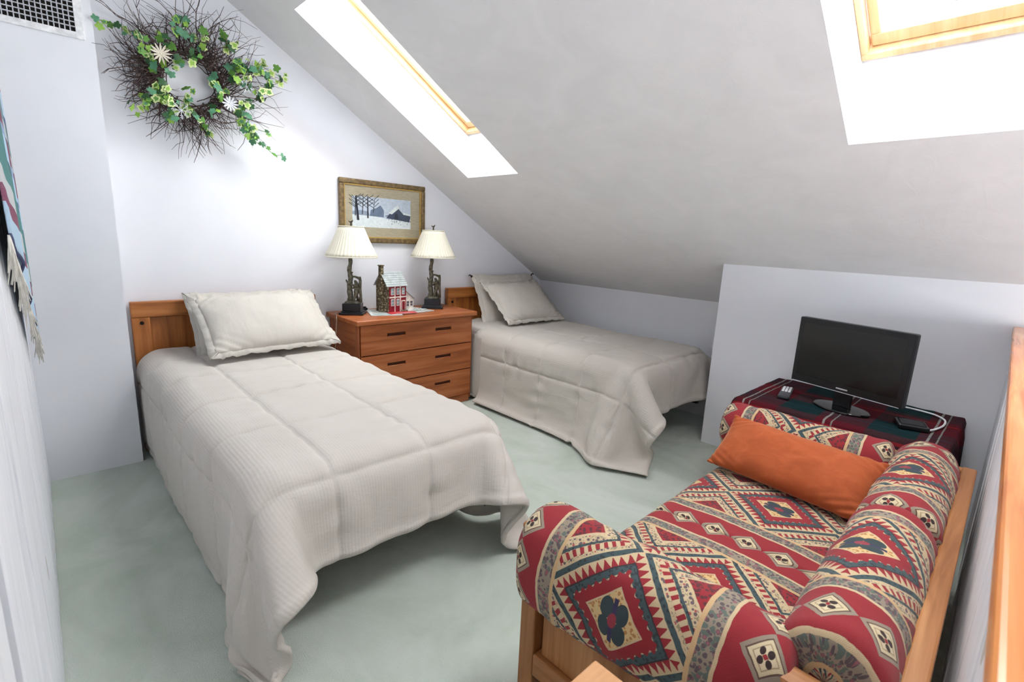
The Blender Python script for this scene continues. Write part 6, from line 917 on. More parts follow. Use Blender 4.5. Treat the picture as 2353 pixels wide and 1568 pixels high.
for z0, z1 in dh:
    bm = bmesh.new(); xs_ = [.006, .20, .345, W-.345, W-.20, W-.006]; zc = z0+(z1-z0)*.62; zsx = [z0, zc-.013, zc+.013, z1]
    # front built round two finger slots
    for i in range(5):
        for j in range(3):
            if i in (1, 3) and j == 1: continue
            box(bm, (xs_[i], -.006, zsx[j]), (xs_[i+1], .016, zsx[j+1]))
    bmesh.ops.remove_doubles(bm, verts=bm.verts, dist=1e-4)
    seen = {}
    for f in list(bm.faces):
        k = tuple(sorted(v.index for v in f.verts))
    bm.verts.index_update(); dup = {}
    for f in bm.faces: dup.setdefault(tuple(sorted(v.index for v in f.verts)), []).append(f)
    bmesh.ops.delete(bm, geom=[f for fs in dup.values() if len(fs) > 1 for f in fs], context='FACES')
    dr = obj('drawer', bm, m_dx, d)
    for i in (1, 3):
        o = bx('handle', (xs_[i], .004, zc-.013), (xs_[i+1], .014, zc+.013), m_hole, dr, 0)
        bm = bmesh.new(); tube(bm, [(xs_[i]+.004, -.002, zc-.012), (xs_[i]+.07, -.004, zc-.0135), (xs_[i+1]-.004, -.002, zc-.012)], .005, 8); obj('handle_lip', bm, m_dx, o, True)

# ================================================================ lamps
def lamp(x, y, rz, label):
    L = empty('table_lamp', (x, y, .7385), rz, label, 'lamp', 'bronze figure table lamps')
    bm = bmesh.new(); box(bm, (-.082, -.07, 0), (.082, .07, .016), .004, 0, 2); box(bm, (-.07, -.06, .016), (.07, .06, .024), .003); box(bm, (-.062, -.052, .024), (.062, .052, .078), .004, 0, 2); obj('base', bm, m_plinth, L)
    bm = bmesh.new(); bmesh.ops.create_icosphere(bm, subdivisions=3, radius=1)
    for v in bm.verts:
        n_ = 1+.18*nz(v.co, 2.2, 3); v.co = Vector((v.co.x*.056*n_, v.co.y*.046*n_, .076+max(-.0, v.co.z)*.024*n_))
    obj('rocky_ground', bm, m_bronze, L, True)
    bm = bmesh.new(); pts = []; rr = []
    for i in range(19):
        z = .085+i*.0182; t = i/18
        pts.append((-.018+.004*math.sin(i*.9)+.006*t, .004*math.cos(i*1.3), z)); rr.append((.021-.009*t)*(1+.12*math.sin(i*2.1)))
    tube(bm, pts, rr, 14); tube(bm, [(-.02, 0, .20), (-.036, .0, .225), (-.042, 0, .24)], [.008, .006, .004], 7); tube(bm, [(-.014, 0, .28), (.004, 0, .292)], [.008, .005], 7)
    obj('tree_trunk', bm, m_bronze, L, True)
    # figure: a rearing bear with forelegs on a short stump (one skinned body)
    vs = [((.030, 0, .165), .021), ((.034, 0, .20), .018), ((.026, 0, .228), .013), ((.012, 0, .236), .0075), ((.022, .014, .13), .012), ((.034, .015, .105), .0095), ((.026, .018, .088), .009),
          ((.022, -.014, .13), .012), ((.014, -.016, .108), .0095), ((.008, -.02, .088), .009), ((.016, .014, .19), .009), ((.000, .012, .178), .007), ((-.010, .010, .186), .006),
          ((.016, -.014, .20), .009), ((.000, -.012, .208), .007), ((-.010, -.010, .216), .006)]
    es = [(0, 1), (1, 2), (2, 3), (0, 4), (4, 5), (5, 6), (0, 7), (7, 8), (8, 9), (1, 10), (10, 11), (11, 12), (1, 13), (13, 14), (14, 15)]
    bm = bmesh.new(); sk = bm.verts.layers.skin.verify(); bv = []
    for i, (co, r) in enumerate(vs): q = bm.verts.new(co); q[sk].radius = (r, r); q[sk].use_root = (i == 0); bv.append(q)
    for i, j in es: bm.edges.new((bv[i], bv[j]))
    me = bpy.data.meshes.new('figure'); bm.to_mesh(me); bm.free(); me.materials.append(m_bronze)
    o = link('figure', me, L); o.modifiers.new('skin', 'SKIN'); s = o.modifiers.new('sub', 'SUBSURF'); s.levels = s.render_levels = 2
    bm = bmesh.new(); tube(bm, [(.052, .002, .085), (.056, 0, .13), (.05, 0, .18), (.054, 0, .235), (.048, 0, .262)], [.014, .009, .012, .010, .011], 10)
    tube(bm, [(.05, 0, .17), (.036, .0, .155), (.02, 0, .15)], [.007, .006, .006], 8); tube(bm, [(.05, 0, .25), (.02, 0, .262), (-.012, 0, .262)], [.010, .007, .006], 8); obj('branch', bm, m_bronze, L, True)
    bm = bmesh.new(); tube(bm, [(-.012, 0, .41), (-.008, 0, .47), (0, 0, .60), (0, 0, .612)], [.006, .004, .003, .003], 8); lathe(bm, [(.0001, .405), (.014, .405), (.014, .43), (.011, .436), (.0001, .436)], 12, (-.012, 0, 0)); obj('harp', bm, m_brass, L, True)
    bm = bmesh.new(); n_ = 168; uvl = bm.loops.layers.uv.new('UVMap')
    prof = [(.083, .600), (.0815, .606)][:1]; rings = []
    for i in range(9):
        t = i/8; r = .083+(.173-.083)*t; z = .600-.200*t-.006*math.sin(t*PI); rings.append([bm.verts.new(((r+.0024*math.cos(k*PI*2/4)*(.5+.5*t)*1)*math.cos(k*2*PI/n_), (r+.0024*math.cos(k*PI*2/4)*(.5+.5*t))*math.sin(k*2*PI/n_), z)) for k in range(n_)])
    for i in range(8):
        for k in range(n_):
            f = bm.faces.new((rings[i][k], rings[i+1][k], rings[i+1][(k+1) % n_], rings[i][(k+1) % n_]))
            for l, q in zip(f.loops, (k, k, k+1, k+1)): l[uvl].uv = (q/2, 0)
    sh = obj('lamp_shade', bm, m_shade, L, True); md = sh.modifiers.new('thickness', 'SOLIDIFY'); md.thickness = .002
    bm = bmesh.new()
    for r, z in ((.0835, .602), (.1735, .399)): tube(bm, [((r)*math.cos(a*PI/24), r*math.sin(a*PI/24), z) for a in range(49)], .0035, 6, False)
    for k in range(3): tube(bm, [(0, 0, .600), (.082*math.cos(k*2.09), .082*math.sin(k*2.09), .600)], .0015, 5)
    obj('shade_trim', bm, m_shade, L, True)
    bm = bmesh.new(); lathe(bm, [(.0001, .606), (.009, .608), (.004, .616), (.007, .622), (.0001, .628)], 10)
    tube(bm, [(-.010, 0, .632), (.0, 0, .630), (.008, 0, .637), (.012, 0, .646)], [.003, .007, .005, .002], 8); tube(bm, [(-.016, 0, .64), (-.008, 0, .631)], [.002, .004], 6); obj('finial', bm, m_brass, L, True)
    return L
LL = lamp(1.262, -.188, math.radians(-38), 'table lamp with bronze figure and pleated shade at the left end of the dresser')
lamp(1.935, -.186, math.radians(-38), 'table lamp with bronze figure and pleated shade at the right end of the dresser')
bm = bmesh.new(); tube(bm, [(1.19, -.10, .742), (1.150, -.15, .744), (1.136, -.20, .742), (1.132, -.21, .70), (1.130, -.19, .55), (1.134, -.12, .3), (1.14, -.06, .1), (1.15, -.02, .01)], .003, 6)
co = obj('cord', bm, plain('tan_cord', (176, 160, 140), .6), LL, True); co.matrix_parent_inverse = (Matrix.Translation((1.262, -.188, .7385)) @ Matrix.Rotation(math.radians(-38), 4, 'Z')).inverted(); co['label'] = 'thin pale cord hanging down the left side of the dresser'

# ================================================================ model house, magazines
m_stone = Mat('fieldstone', .8, .2); f = m_stone.voro(m_stone.coord(scale=(1, 1, 1.3)), 55); m_stone.color(m_stone.mix(m_stone.n(f.outputs['Distance']).gt(.42), m_stone.ramp(m_stone.noise(m_stone.coord(), 50, 2), [(.35, (120, 108, 84)), (.65, (178, 164, 132))]), (92, 82, 66))); m_stone = m_stone.m
m_tin = plain('painted_tin_roof', (172, 178, 178), .4, .5); m_brick = plain('barn_red', (136, 30, 44), .5); m_trimw = plain('ivory_trim', (226, 220, 210), .5); m_winw = plain('window_blue', (120, 150, 160), .3); m_navy = plain('navy_shutter', (48, 50, 78), .5)
h = empty('model_house', (1.480, -.285, .7445), math.radians(9), 'small decorative model house with stone gable, tin roof and red front', 'ornament')
def gable(bm, x0, x1, y0, y1, z0, z1, zr):
    v = [bm.verts.new(p) for p in ((x0, y0, z0), (x0, y1, z0), (x0, y1, z1), (x0, (y0+y1)/2, zr), (x0, y0, z1))]; w = [bm.verts.new((x1, p.co.y, p.co.z)) for p in v]
    bm.faces.new(v); bm.faces.new(w[::-1])
    for i in range(5): bm.faces.new((v[i], w[i], w[(i+1) % 5], v[(i+1) % 5]))
    bmesh.ops.recalc_face_normals(bm, faces=bm.faces)
bm = bmesh.new(); gable(bm, 0, .165, 0, .13, 0, .20, .285); obj('walls', bm, m_stone, h)
bm = bmesh.new(); box(bm, (.012, -.004, 0), (.168, .0, .195), .001); obj('front', bm, m_brick, h)
rf = empty('roof', (0, 0, 0)); rf.parent = h
ang = math.atan2(.085, .065)
for sgn in (-1, 1):
    for i in range(7):
        t0 = i/7; y0 = .065+sgn*(.078*(1-t0)); z0 = .285-.102*(1-t0)+.003; y1 = .065+sgn*(.078*(1-t0-1/7)); z1 = z0+.102/7
        bm = bmesh.new(); q = [(-.014, y0, z0+.004), (.178, y0, z0+.004), (.178, y1, z1), (-.014, y1, z1)]; a_ = [bm.verts.new(p) for p in q]; b_ = [bm.verts.new((p[0], p[1], p[2]-.004)) for p in q]
        bm.faces.new(a_); bm.faces.new(b_[::-1])
        for k in range(4): bm.faces.new((a_[k], b_[k], b_[(k+1) % 4], a_[(k+1) % 4]))
        bmesh.ops.recalc_face_normals(bm, faces=bm.faces); obj('roof_panel', bm, m_tin, rf)
bx('chimney', (-.016, .048, .0), (.006, .082, .33), m_stone, h, .002, 1); bx('chimney_cap', (-.019, .044, .33), (.009, .086, .338), m_stone, h, .001, 1)
def hwin(x, z, w=.026, hh=.05, y=-.0055, par=h, fr=m_trimw, gl=m_winw):
    wn = bx('window', (x-w/2, y-.001, z), (x+w/2, y+.0015, z+hh), fr, par, .0006, 1)
    for a in (0, 1):
        for b in (0, 1): bx('pane', (x-w/2+.003+a*(w/2-.002), y-.0018, z+.004+b*(hh/2-.003)), (x-.0015+a*(w/2-.0015), y-.0008, z+hh/2-.002+b*(hh/2-.002)), gl, wn, 0)
for x in (.04, .09, .14): hwin(x, .125)
for x in (.04, .09): hwin(x, .045)
bx('door', (.128, -.0075, .0), (.154, -.004, .075), m_brick, h, .001, 1); bx('door_frame', (.123, -.006, 0), (.159, -.003, .082), m_trimw, h, .001, 1); bx('stoop', (.118, -.03, 0), (.164, -.004, .010), m_stone, h, .002, 1)
for x in (.0625, .1125): bx('trim_board', (x-.004, -.0065, .0), (x+.004, -.003, .195), m_trimw, h, .0005, 1)
bx('trim_board', (.012, -.0065, .103), (.168, -.003, .113), m_trimw, h, .0005, 1)
an = bmesh.new(); 
v = [(.165, .005, 0), (.245, .005, 0), (.245, .005, .085), (.165, .005, .15)]; a_ = [an.verts.new(p) for p in v]; b_ = [an.verts.new((p[0], .11, p[2])) for p in v]
an.faces.new(a_); an.faces.new(b_[::-1])
for k in range(4): an.faces.new((a_[k], b_[k], b_[(k+1) % 4], a_[(k+1) % 4]))
bmesh.ops.recalc_face_normals(an, faces=an.faces); obj('annex', an, m_trimw, h)
bm = bmesh.new(); v = [(.160, -.004, .154), (.252, -.004, .084), (.252, .115, .084), (.160, .115, .154)]; a_ = [bm.verts.new(p) for p in v]; b_ = [bm.verts.new((p[0], p[1], p[2]+.004)) for p in v]
bm.faces.new(b_); bm.faces.new(a_[::-1])
for k in range(4): bm.faces.new((a_[k], a_[(k+1) % 4], b_[(k+1) % 4], b_[k]))
bmesh.ops.recalc_face_normals(bm, faces=bm.faces); obj('annex_roof', bm, m_tin, h)
hwin(.190, .03, .026, .044, .0035, h, m_trimw, m_navy); hwin(.224, .03, .026, .044, .0035, h, m_trimw, m_navy)

def mag(name, x, y, z, w, l, t, rz, cov, label, cat, parts=()):
    r = empty(name, (x, y, z), rz, label, cat); bx('pages', (-w/2+.002, -l/2+.002, 0), (w/2-.002, l/2-.002, t-.0006), m_white, r, 0); bx('cover', (-w/2, -l/2, t-.0007), (w/2, l/2, t), cov, r, 0)
    for (a, b, c, e, mt) in parts: bx('cover_print', (a, b, t-.0002), (c, e, t+.0004), mt, r, 0)
    return r
m_mag1 = plain('cover_pale', (208, 214, 212), .35, .4); m_mag2 = plain('cover_red', (196, 62, 66), .35, .4); m_mag3 = plain('cover_grey', (186, 186, 180), .35, .4); m_pr = plain('print_grey', (120, 124, 122), .4); m_pg = plain('print_teal', (150, 176, 176), .4)
mag('magazine', 1.475, -.24, .7385, .22, .29, .005, math.radians(-20), m_mag1, 'pale magazine lying under the model house', 'magazine', ((-.09, -.12, .09, -.08, m_pg), (-.08, -.06, .02, .10, m_mag3)))
mag('magazine', 1.72, -.22, .7385, .21, .28, .005, math.radians(12), m_mag3, 'grey magazine with printed bands between the house and right lamp', 'magazine', tuple((-.09, -.12+.045*i, .09, -.105+.045*i, m_pr if i % 2 else m_mag1) for i in range(5)))
mag('brochure', 1.57, -.335, .7440, .21, .10, .003, math.radians(-8), m_mag2, 'red folded brochure in front of the model house', 'brochure', ((-.06, -.03, .05, -.02, m_mag1),))
mag('leaflet', 1.74, -.20, .7440, .10, .20, .003, math.radians(35), m_mag1, 'narrow striped leaflet on the grey magazine', 'leaflet', tuple((-.04, -.08+.03*i, .04, -.07+.03*i, m_pr) for i in range(5)))
bm = bmesh.new(); box(bm, (-.02, -.015, 0), (.02, .015, .016), .005, 0, 2); box(bm, (-.012, -.006, .014), (.012, .006, .026), .004, 0, 2); o = obj('lamp_switch', bm, m_black, None, True); o.location = (1.40, -.09, .7445); tag(o, 'small black switch box behind the left lamp base', 'switch')

# ================================================================ framed picture
p = empty('framed_picture', (1.259, -.001, 1.230), 0, 'gold framed winter barn picture hanging above the dresser', 'picture')
W, H = .705, .443
m_gold = plain('old_gold', (118, 98, 66), .42, .5, .3, 50, .2); m_gold2 = plain('bright_gold', (196, 162, 92), .35, .5, .5); M = Mat('linen_mat', .9, .1); M.color(M.ramp(M.noise(M.coord(scale=(8, 8, 60)), 3, 3), [(.3, (186, 168, 142)), (.7, (208, 192, 166))])); m_linen = M.m
fw = .036
for nm, a, c, ax in (('frame_rail', (0, -.030, H-fw), (W, 0, H), 0), ('frame_rail', (0, -.030, 0), (W, 0, fw), 0), ('frame_stile', (0, -.030, fw), (fw, 0, H-fw), 2), ('frame_stile', (W-fw, -.030, fw), (W, 0, H-fw), 2)): bx(nm, a, c, m_gold, p, .008, 3)
for nm, a, c in (('gold_lip', (fw-.004, -.021, H-fw-.008), (W-fw+.004, -.008, H-fw+.002)), ('gold_lip', (fw-.004, -.021, fw-.002), (W-fw+.004, -.008, fw+.008)), ('gold_lip', (fw-.002, -.021, fw), (fw+.008, -.008, H-fw)), ('gold_lip', (W-fw-.008, -.021, fw), (W-fw+.002, -.008, H-fw))): bx(nm, a, c, m_gold2, p, .002, 1)
bx('mat_board', (fw, -.010, fw), (W-fw, -.002, H-fw), m_linen, p, 0)
x0, x1, z0, z1 = .100, .580, .112, .328
cols = [(216, 222, 236), (248, 249, 252), (70, 80, 104), (120, 132, 158), (34, 38, 52), (160, 170, 192)]
mats = [plain('print_%d' % i, c, .5, .2, 0, 60, .05) for i, c in enumerate(cols)]
bm = bmesh.new()
def poly(pts, mi, lay):
    f = bm.faces.new([bm.verts.new((x0+(x1-x0)*a, -.0102-.0002*lay, z0+(z1-z0)*b)) for a, b in pts]); f.material_index = mi
poly([(0, 0), (1, 0), (1, 1), (0, 1)], 0, 0); poly([(0, 0), (1, 0), (1, .34), (.6, .30), (.3, .40), (0, .42)], 1, 1)
poly([(.28, .38), (.52, .36), (.52, .60), (.46, .76), (.40, .66), (.30, .58)], 3, 2); poly([(.0, .40), (.28, .38), (.26, .52), (.12, .56), (0, .50)], 5, 2)
poly([(.56, .34), (.98, .24), (1, .48), (.86, .52), (.75, .74), (.62, .50)], 2, 3); poly([(.60, .52), (.76, .80), (.80, .72), (.66, .48)], 1, 4); poly([(.70, .34), (.78, .33), (.76, .52), (.72, .52)], 4, 4); poly([(.86, .50), (1, .46), (1, .52), (.87, .57)], 1, 4)
poly([(.56, .40), (.72, .52), (.60, .44), (.54, .42)], 4, 4)
for (a, w, b, lean) in ((.09, .020, .22, -.03), (.25, .012, .30, .0), (.045, .008, .36, .01), (.16, .006, .42, .02), (.34, .005, .5, .03)):
    poly([(a-w, b), (a+w, b), (a+w*.6+lean, 1), (a-w*.6+lean, 1)], 4, 5)
    for k in range(6):
        zz = .62+.06*k; s = 1 if k % 2 else -1; poly([(a+lean*.7, zz), (a+lean*.7, zz+.02), (a+s*.09, zz+.16), (a+s*.1, zz+.15)], 4, 6)
for k in range(26):
    a = .60+.4*rnd.random(); b = .12+.20*rnd.random(); s = .012; poly([(a, b), (a+s, b+.01), (a+s*.5, b+.05)], 4 if k % 2 else 2, 6)
obj('print', bm, mats, p)
bx('picture_glass', (fw, -.0135, fw), (W-fw, -.0125, H-fw), m_glass, p, 0)

# ================================================================ wreath
wr = empty('twig_wreath', (.40, -.05, 2.07), 0, 'large wild twig wreath with green ivy hanging on the back wall', 'wreath')
m_twig = plain('grapevine_twig', (78, 64, 62), .8, .2, 0, 30, .35); rw = random.Random(11)
bm = bmesh.new()
for k in range(18):
    ph = rw.uniform(0, 6.28); r0 = rw.uniform(.105, .170); pts = []
    for i in range(25):
        a = ph+i/24*2*PI*.9; r = r0+.012*math.sin(3*a+k); pts.append((r*math.cos(a)*1.08, rw.uniform(-.03, .03)-.02+.02*math.sin(a*2+k), r*math.sin(a)))
    tube(bm, pts, .0026, 5)
obj('twig_ring', bm, m_twig, wr, True)
bm = bmesh.new()
for k in range(430):
    a = rw.uniform(0, 2*PI) if k % 4 else PI+rw.gauss(-.05, .35)
    dirn = a+rw.gauss(.22, .5)
    ca, sa = math.cos(a), math.sin(a); r = rw.uniform(.11, .17)
    ln = {0: .34, 1: .30, 2: .24, 3: .27}[int(((a+PI/4) % (2*PI))/(PI/2))]*rw.uniform(.35, 1.15)
    if a > 1.0 and a < 2.2: ln *= 1.15
    x, z = r*ca, r*sa; y = rw.uniform(-.07, .01); pts = [(x, y, z)]; cv = rw.gauss(0, .17); dy = rw.uniform(-.3, .06)
    nseg = 6; lim = []
    for i in range(nseg):
        dirn += cv+rw.gauss(0, .2); x += math.cos(dirn)*ln/nseg; z += math.sin(dirn)*ln/nseg; y += dy*ln/nseg
        y2 = min(y, .03); 
        if x < -.27: y2 = min(y2, -.19*min(1, (-x-.27)/.10))
        pts.append((x, y2, z))
    r0 = rw.uniform(.0013, .0032); tube(bm, pts, [r0*(1-.11*i) for i in range(nseg+1)], 4)
    if rw.random() < .7:
        i = rw.randint(2, 4); q = pts[i]; a2 = dirn+rw.choice([-1, 1])*rw.uniform(.4, .9); l2 = ln*.3
        tube(bm, [q, (q[0]+math.cos(a2)*l2*.5, q[1]-.008, q[2]+math.sin(a2)*l2*.5), (q[0]+math.cos(a2+.2)*l2, q[1]-.012, q[2]+math.sin(a2+.2)*l2)], [r0*.7, r0*.55, r0*.35], 4)
tag(obj('twigs', bm, m_twig, wr, True), kind='stuff')
def ivy_mesh(nm, mat_i, lobes=5):
    bm = bmesh.new(); c = bm.verts.new((0, .0, .0)); ring = []; inner = []
    for i in range(20):
        a = -PI/2+2*PI*i/20; k = abs(math.sin(a*2.5+PI*.75)); r = .5*(.60+.40*k)*(1.15 if i == 10 else 1)*(1-.25*(i in (0, 1, 19)))
        z = .10*math.cos(2*a)*r; ring.append(bm.verts.new((r*math.cos(a), z-.05*r, r*math.sin(a)))); inner.append(bm.verts.new((.55*r*math.cos(a), -.06, .55*r*math.sin(a))))
    for i in range(20):
        j = (i+1) % 20; bm.faces.new((c, inner[i], inner[j])).material_index = 0; bm.faces.new((inner[i], ring[i], ring[j], inner[j])).material_index = 1 if mat_i else 0
    me = bpy.data.meshes.new('ivy_leaf'); bm.to_mesh(me); bm.free()
    for q in mat_i and (mat_i, ) or (): pass
    me.polygons.foreach_set('use_smooth', [True]*len(me.polygons)); return me
def leafm(nm, c): return plain(nm, c, .5, .3, 0, 25, .18)
g1, g2, g3, g4, cr_ = leafm('leaf_bright', (140, 180, 78)), leafm('leaf_mid', (88, 136, 56)), leafm('leaf_blue', (84, 136, 104)), leafm('leaf_dark', (50, 88, 52)), leafm('leaf_cream', (196, 208, 150))
LV = []
for a, b in ((g1, g1), (g2, g2), (g3, g3), (g4, g4), (g2, cr_), (g1, cr_), (g3, g1)):
    me = ivy_mesh('ivy_leaf', True); me.materials.append(a); me.materials.append(b); LV.append(me)
WP = [(0.003, 2.218), (0.027, 2.22), (0.044, 2.24), (0.072, 2.248), (0.095, 2.245), (0.128, 2.245), (0.123, 2.221), (0.166, 2.228), (0.188, 2.222), (0.205, 2.208), (0.292, 2.243), (0.289, 2.205), (0.344, 2.341), (0.388, 2.333), (0.384, 2.29), (0.371, 2.307), (0.425, 2.29), (0.456, 2.291), (0.468, 2.248), (0.48, 2.268), (0.565, 2.329), (0.584, 2.296), (0.612, 2.292), (0.211, 2.169), (0.181, 2.146), (0.198, 2.129), (0.232, 2.086), (0.333, 2.148), (0.357, 2.132), (0.289, 2.089), (0.233, 1.991), (0.261, 1.981), (0.279, 1.957), (0.179, 1.904), (0.163, 1.885), (0.204, 1.931), (0.29, 1.916), (0.287, 1.877), (0.301, 1.863), (0.371, 1.988), (0.38, 1.967), (0.381, 1.923), (0.39, 1.896), (0.612, 2.201), (0.628, 2.193), (0.656, 2.177), (0.666, 2.156), (0.703, 2.188), (0.728, 2.206), (0.629, 2.112), (0.607, 2.131), (0.513, 2.052), (0.521, 2.082), (0.534, 2.039), (0.759, 2.226), (0.787, 2.172), (0.836, 2.159), (0.882, 2.182), (0.784, 2.123), (0.745, 2.085), (0.732, 2.064), (0.628, 2.0), (0.656, 1.988), (0.619, 1.951), (0.647, 1.939), (0.634, 1.906), (0.65, 1.885), (0.666, 1.857), (0.676, 1.828), (0.682, 1.823), (0.419, 1.867), (0.439, 1.842), (0.469, 1.818), (0.474, 1.807), (0.758, 1.866), (0.77, 1.85), (0.717, 1.791), (0.742, 1.795), (0.766, 1.773), (0.802, 1.74), (0.841, 1.746), (0.86, 1.729), (0.391, 2.179), (0.438, 2.191), (0.505, 1.929), (0.482, 1.913)]
for i, (x, z) in enumerate(WP):
    thin = (i < 7) or (74 <= i < 82); n_ = 1 if thin else 5 if (43 <= i <= 60 or 30 <= i <= 38 or 61 <= i <= 69) else 3
    for k in range(n_):
        nl = len([c for c in wr.children if c.name.startswith('ivy')]) if k == 0 else nl+1
        if nl > 297: continue
        o = link('ivy_leaf', rw.choice(LV[:6] if rw.random() < .8 else LV[2:4]+LV[6:]), wr); j = 0 if k == 0 else .022
        px_, pz_ = x+rw.gauss(0, j), z+rw.gauss(0, j); o.location = (px_-.40, -.08-rw.uniform(-.02, .05), pz_-2.07)
        if px_ < .02: o.location.y = -.215
        s = rw.uniform(.028, .055)*(1 if not thin else .8); o.scale = (s, s, s); o.rotation_euler = (rw.gauss(0, .5), rw.uniform(0, 6.28), rw.gauss(0, .5))
bm = bmesh.new(); gs = []
def vine(idx, jit=.012):
    tube(bm, [(WP[i][0]-.40+rw.uniform(-jit, jit), -.085 if WP[i][0] > .04 else -.20, WP[i][1]-2.07) for i in idx], .0018, 5)
vine([9, 8, 7, 5, 4, 3, 2, 1, 0], .003); vine([65, 66, 67, 69, 76, 77, 78, 79, 80, 81], .003); vine([66, 74, 75]); vine([49, 46, 47, 54, 57]); vine([39, 40, 41, 70, 71, 72]); vine([18, 16, 14, 13, 12])
obj('vine_stems', bm, g2, wr, True)
m_star = plain('cream_star', (222, 214, 196), .6); m_star2 = plain('silver_star', (206, 208, 214), .5)
for (x, z, R, np_, mt, nm) in ((.261, 2.155, .052, 13, m_star, 'cream'), (.328, 1.897, .042, 8, m_star2, 's'), (.567, 1.978, .042, 12, m_star2, 's'), (.659, 2.085, .036, 7, m_star2, 's')):
    e = empty('star_flower', (x-.40, -.125, z-2.07)); e.parent = wr
    bm = bmesh.new(); bmesh.ops.create_uvsphere(bm, u_segments=10, v_segments=6, radius=.006); obj('flower_centre', bm, mt, e, True)
    pm = None
    for k in range(np_):
        if pm is None:
            bm = bmesh.new()
            if np_ > 9:
                a = [bm.verts.new(q) for q in ((-.003, 0, .004), (.003, 0, .004), (.0048, -.002, .034), (0, -.002, R), (-.0048, -.002, .034))]; b = [bm.verts.new((v.co.x, v.co.y-.002, v.co.z)) for v in a]
                bm.faces.new(a); bm.faces.new(b[::-1])
                for q in range(5): bm.faces.new((a[q], b[q], b[(q+1) % 5], a[(q+1) % 5]))
            else:
                tube(bm, [(0, 0, .003), (0, -.002, R)], [.0022, .0016], 5)
                for s in (-1, 1):
                    for zz in (.5, .75): tube(bm, [(0, -.001, R*zz), (s*.008, -.002, R*zz+.008)], .0014, 4)
                bmesh.ops.create_uvsphere(bm, u_segments=6, v_segments=4, radius=.0035, matrix=Matrix.Translation((0, -.002, R)))
            bmesh.ops.recalc_face_normals(bm, faces=bm.faces); o = obj('petal', bm, mt, e); pm = o.data
        else: o = link('petal', pm, e)
        o.rotation_euler = (rw.uniform(-.1, .25), k*2*PI/np_, 0)

# ================================================================ chest with tartan, television
ch = empty('storage_chest', (2.53, -2.915, 0), 0, 'low wooden chest under the tartan blanket beside the sofa', 'chest')
bx('body', (-.29, -.40, .04), (.29, .40, .515), m_sy, ch, .006, 2); bx('lid', (-.30, -.41, .515), (.30, .41, .548), m_sy, ch, .006, 2); bx('plinth', (-.27, -.38, 0), (.27, .38, .04), m_sy, ch, .003, 1)
P = []; UV = []
def drop(c, lo, hi):
    """arc-length coordinate across a table edge -> (position, fall)"""
    if c < lo: e = lo-c; return lo-.012*min(1, e/.03)-.05*max(0, e-.03), max(0, e-.008)
    if c > hi: e = c-hi; return hi+.012*min(1, e/.03)+.05*max(0, e-.03), max(0, e-.008)
    return c, 0
for i in range(81):
    a = 2.53-.30-.20+(.30*2+.20+.01)*i/80; r = []; q = []
    for j in range(111):
        b = -2.915-.41-.20+(.82+.20+.13)*j/110
        fx, dx_ = drop(a, 2.53-.303, 2.53+.31); fy, dy_ = drop(b, -2.915-.413, -2.915+.413)
        wv = .012*math.sin(b*21)*min(1, dx_/.06)+.008*math.sin(a*26+1)*min(1, dy_/.05)
        z = .556-max(dx_, dy_)-.3*min(dx_, dy_)+.003*nz((a, b, 0), 11, 4)+.002*nz((a, b, 0), 26, 2)
        fx -= wv*(1 if dx_ > 0 else 0); fy += (wv if b > -2.9 else -wv)*(1 if dy_ > 0 else 0)
        r.append((min(fx, 2.858)+.006*nz((a, b, 1), 6)*(dx_ > 0), fy, z)); q.append((b, a))
    P.append(r); UV.append(q)
tag(grid_obj('tartan_blanket', P, UV, m_tartan, None, solid=.007, flip=True), 'dark red and green tartan blanket spread over the chest', 'blanket')
tv = empty('television', (2.44, -2.905, .566), math.radians(-105), 'flat black television on its stand on the tartan blanket', 'television')
W, H, Z0 = .505, .335, .085
bx('housing', (-W/2, 0, Z0), (W/2, .035, Z0+H), m_black, tv, .008, 3); bx('bezel', (-W/2, -.010, Z0), (W/2, .004, Z0+H), m_black, tv, .006, 3)
bx('screen', (-W/2+.024, -.0112, Z0+.040), (W/2-.024, -.009, Z0+H-.024), m_screen, tv, .0005, 1); bx('back_bulge', (-W/2+.08, .03, Z0+.05), (W/2-.08, .065, Z0+H-.06), m_blackm, tv, .015, 3)
bx('maker_mark', (-.026, -.0113, Z0+.016), (.026, -.0098, Z0+.022), m_silver, tv, 0); bx('lower_edge_strip', (-W/2+.01, -.0108, Z0+.0015), (W/2-.01, -.009, Z0+.0045), m_silver, tv, 0)
bx('neck', (-.04, .006, .012), (.04, .03, Z0+.03), m_black, tv, .006, 2)
bm = bmesh.new(); lathe(bm, [(.0001, 0), (1, 0), (1.0, .006), (.97, .010), (.3, .014), (.0001, .014)], 48)
for v in bm.verts: v.co.x *= .125; v.co.y = v.co.y*.085+.015
o = obj('stand_base', bm, m_glossb, tv, True, ang=.6)
r = empty('remote_control', (2.50, -2.645, .565), math.radians(12), 'slim black remote control with pale buttons left of the television', 'remote')
r.scale = (1.3, 1.25, 1.2); bx('body', (-.095, -.022, 0), (.075, .022, .014), plain('remote_black', (34, 35, 40), .35, .5), r, .005, 2)
bm0 = None
for i in range(5):
    for j in range(3):
        if bm0 is None: o = bx('button', (-.0075, -.0045, 0), (.0075, .0045, .003), m_white, r, .001, 1); bm0 = o.data
        else: o = link('button', bm0, r)
        o.location = (-.005+i*.018, -.012+j*.012, .0125)
bx('power_button', (-.05, -.006, .012), (-.038, .006, .0155), plain('grey_rubber', (90, 94, 100), .5), r, .001, 1)
r = empty('media_box', (2.44, -3.185, .564), math.radians(-72), 'small flat black box with white cable right of the television', 'electronics box')
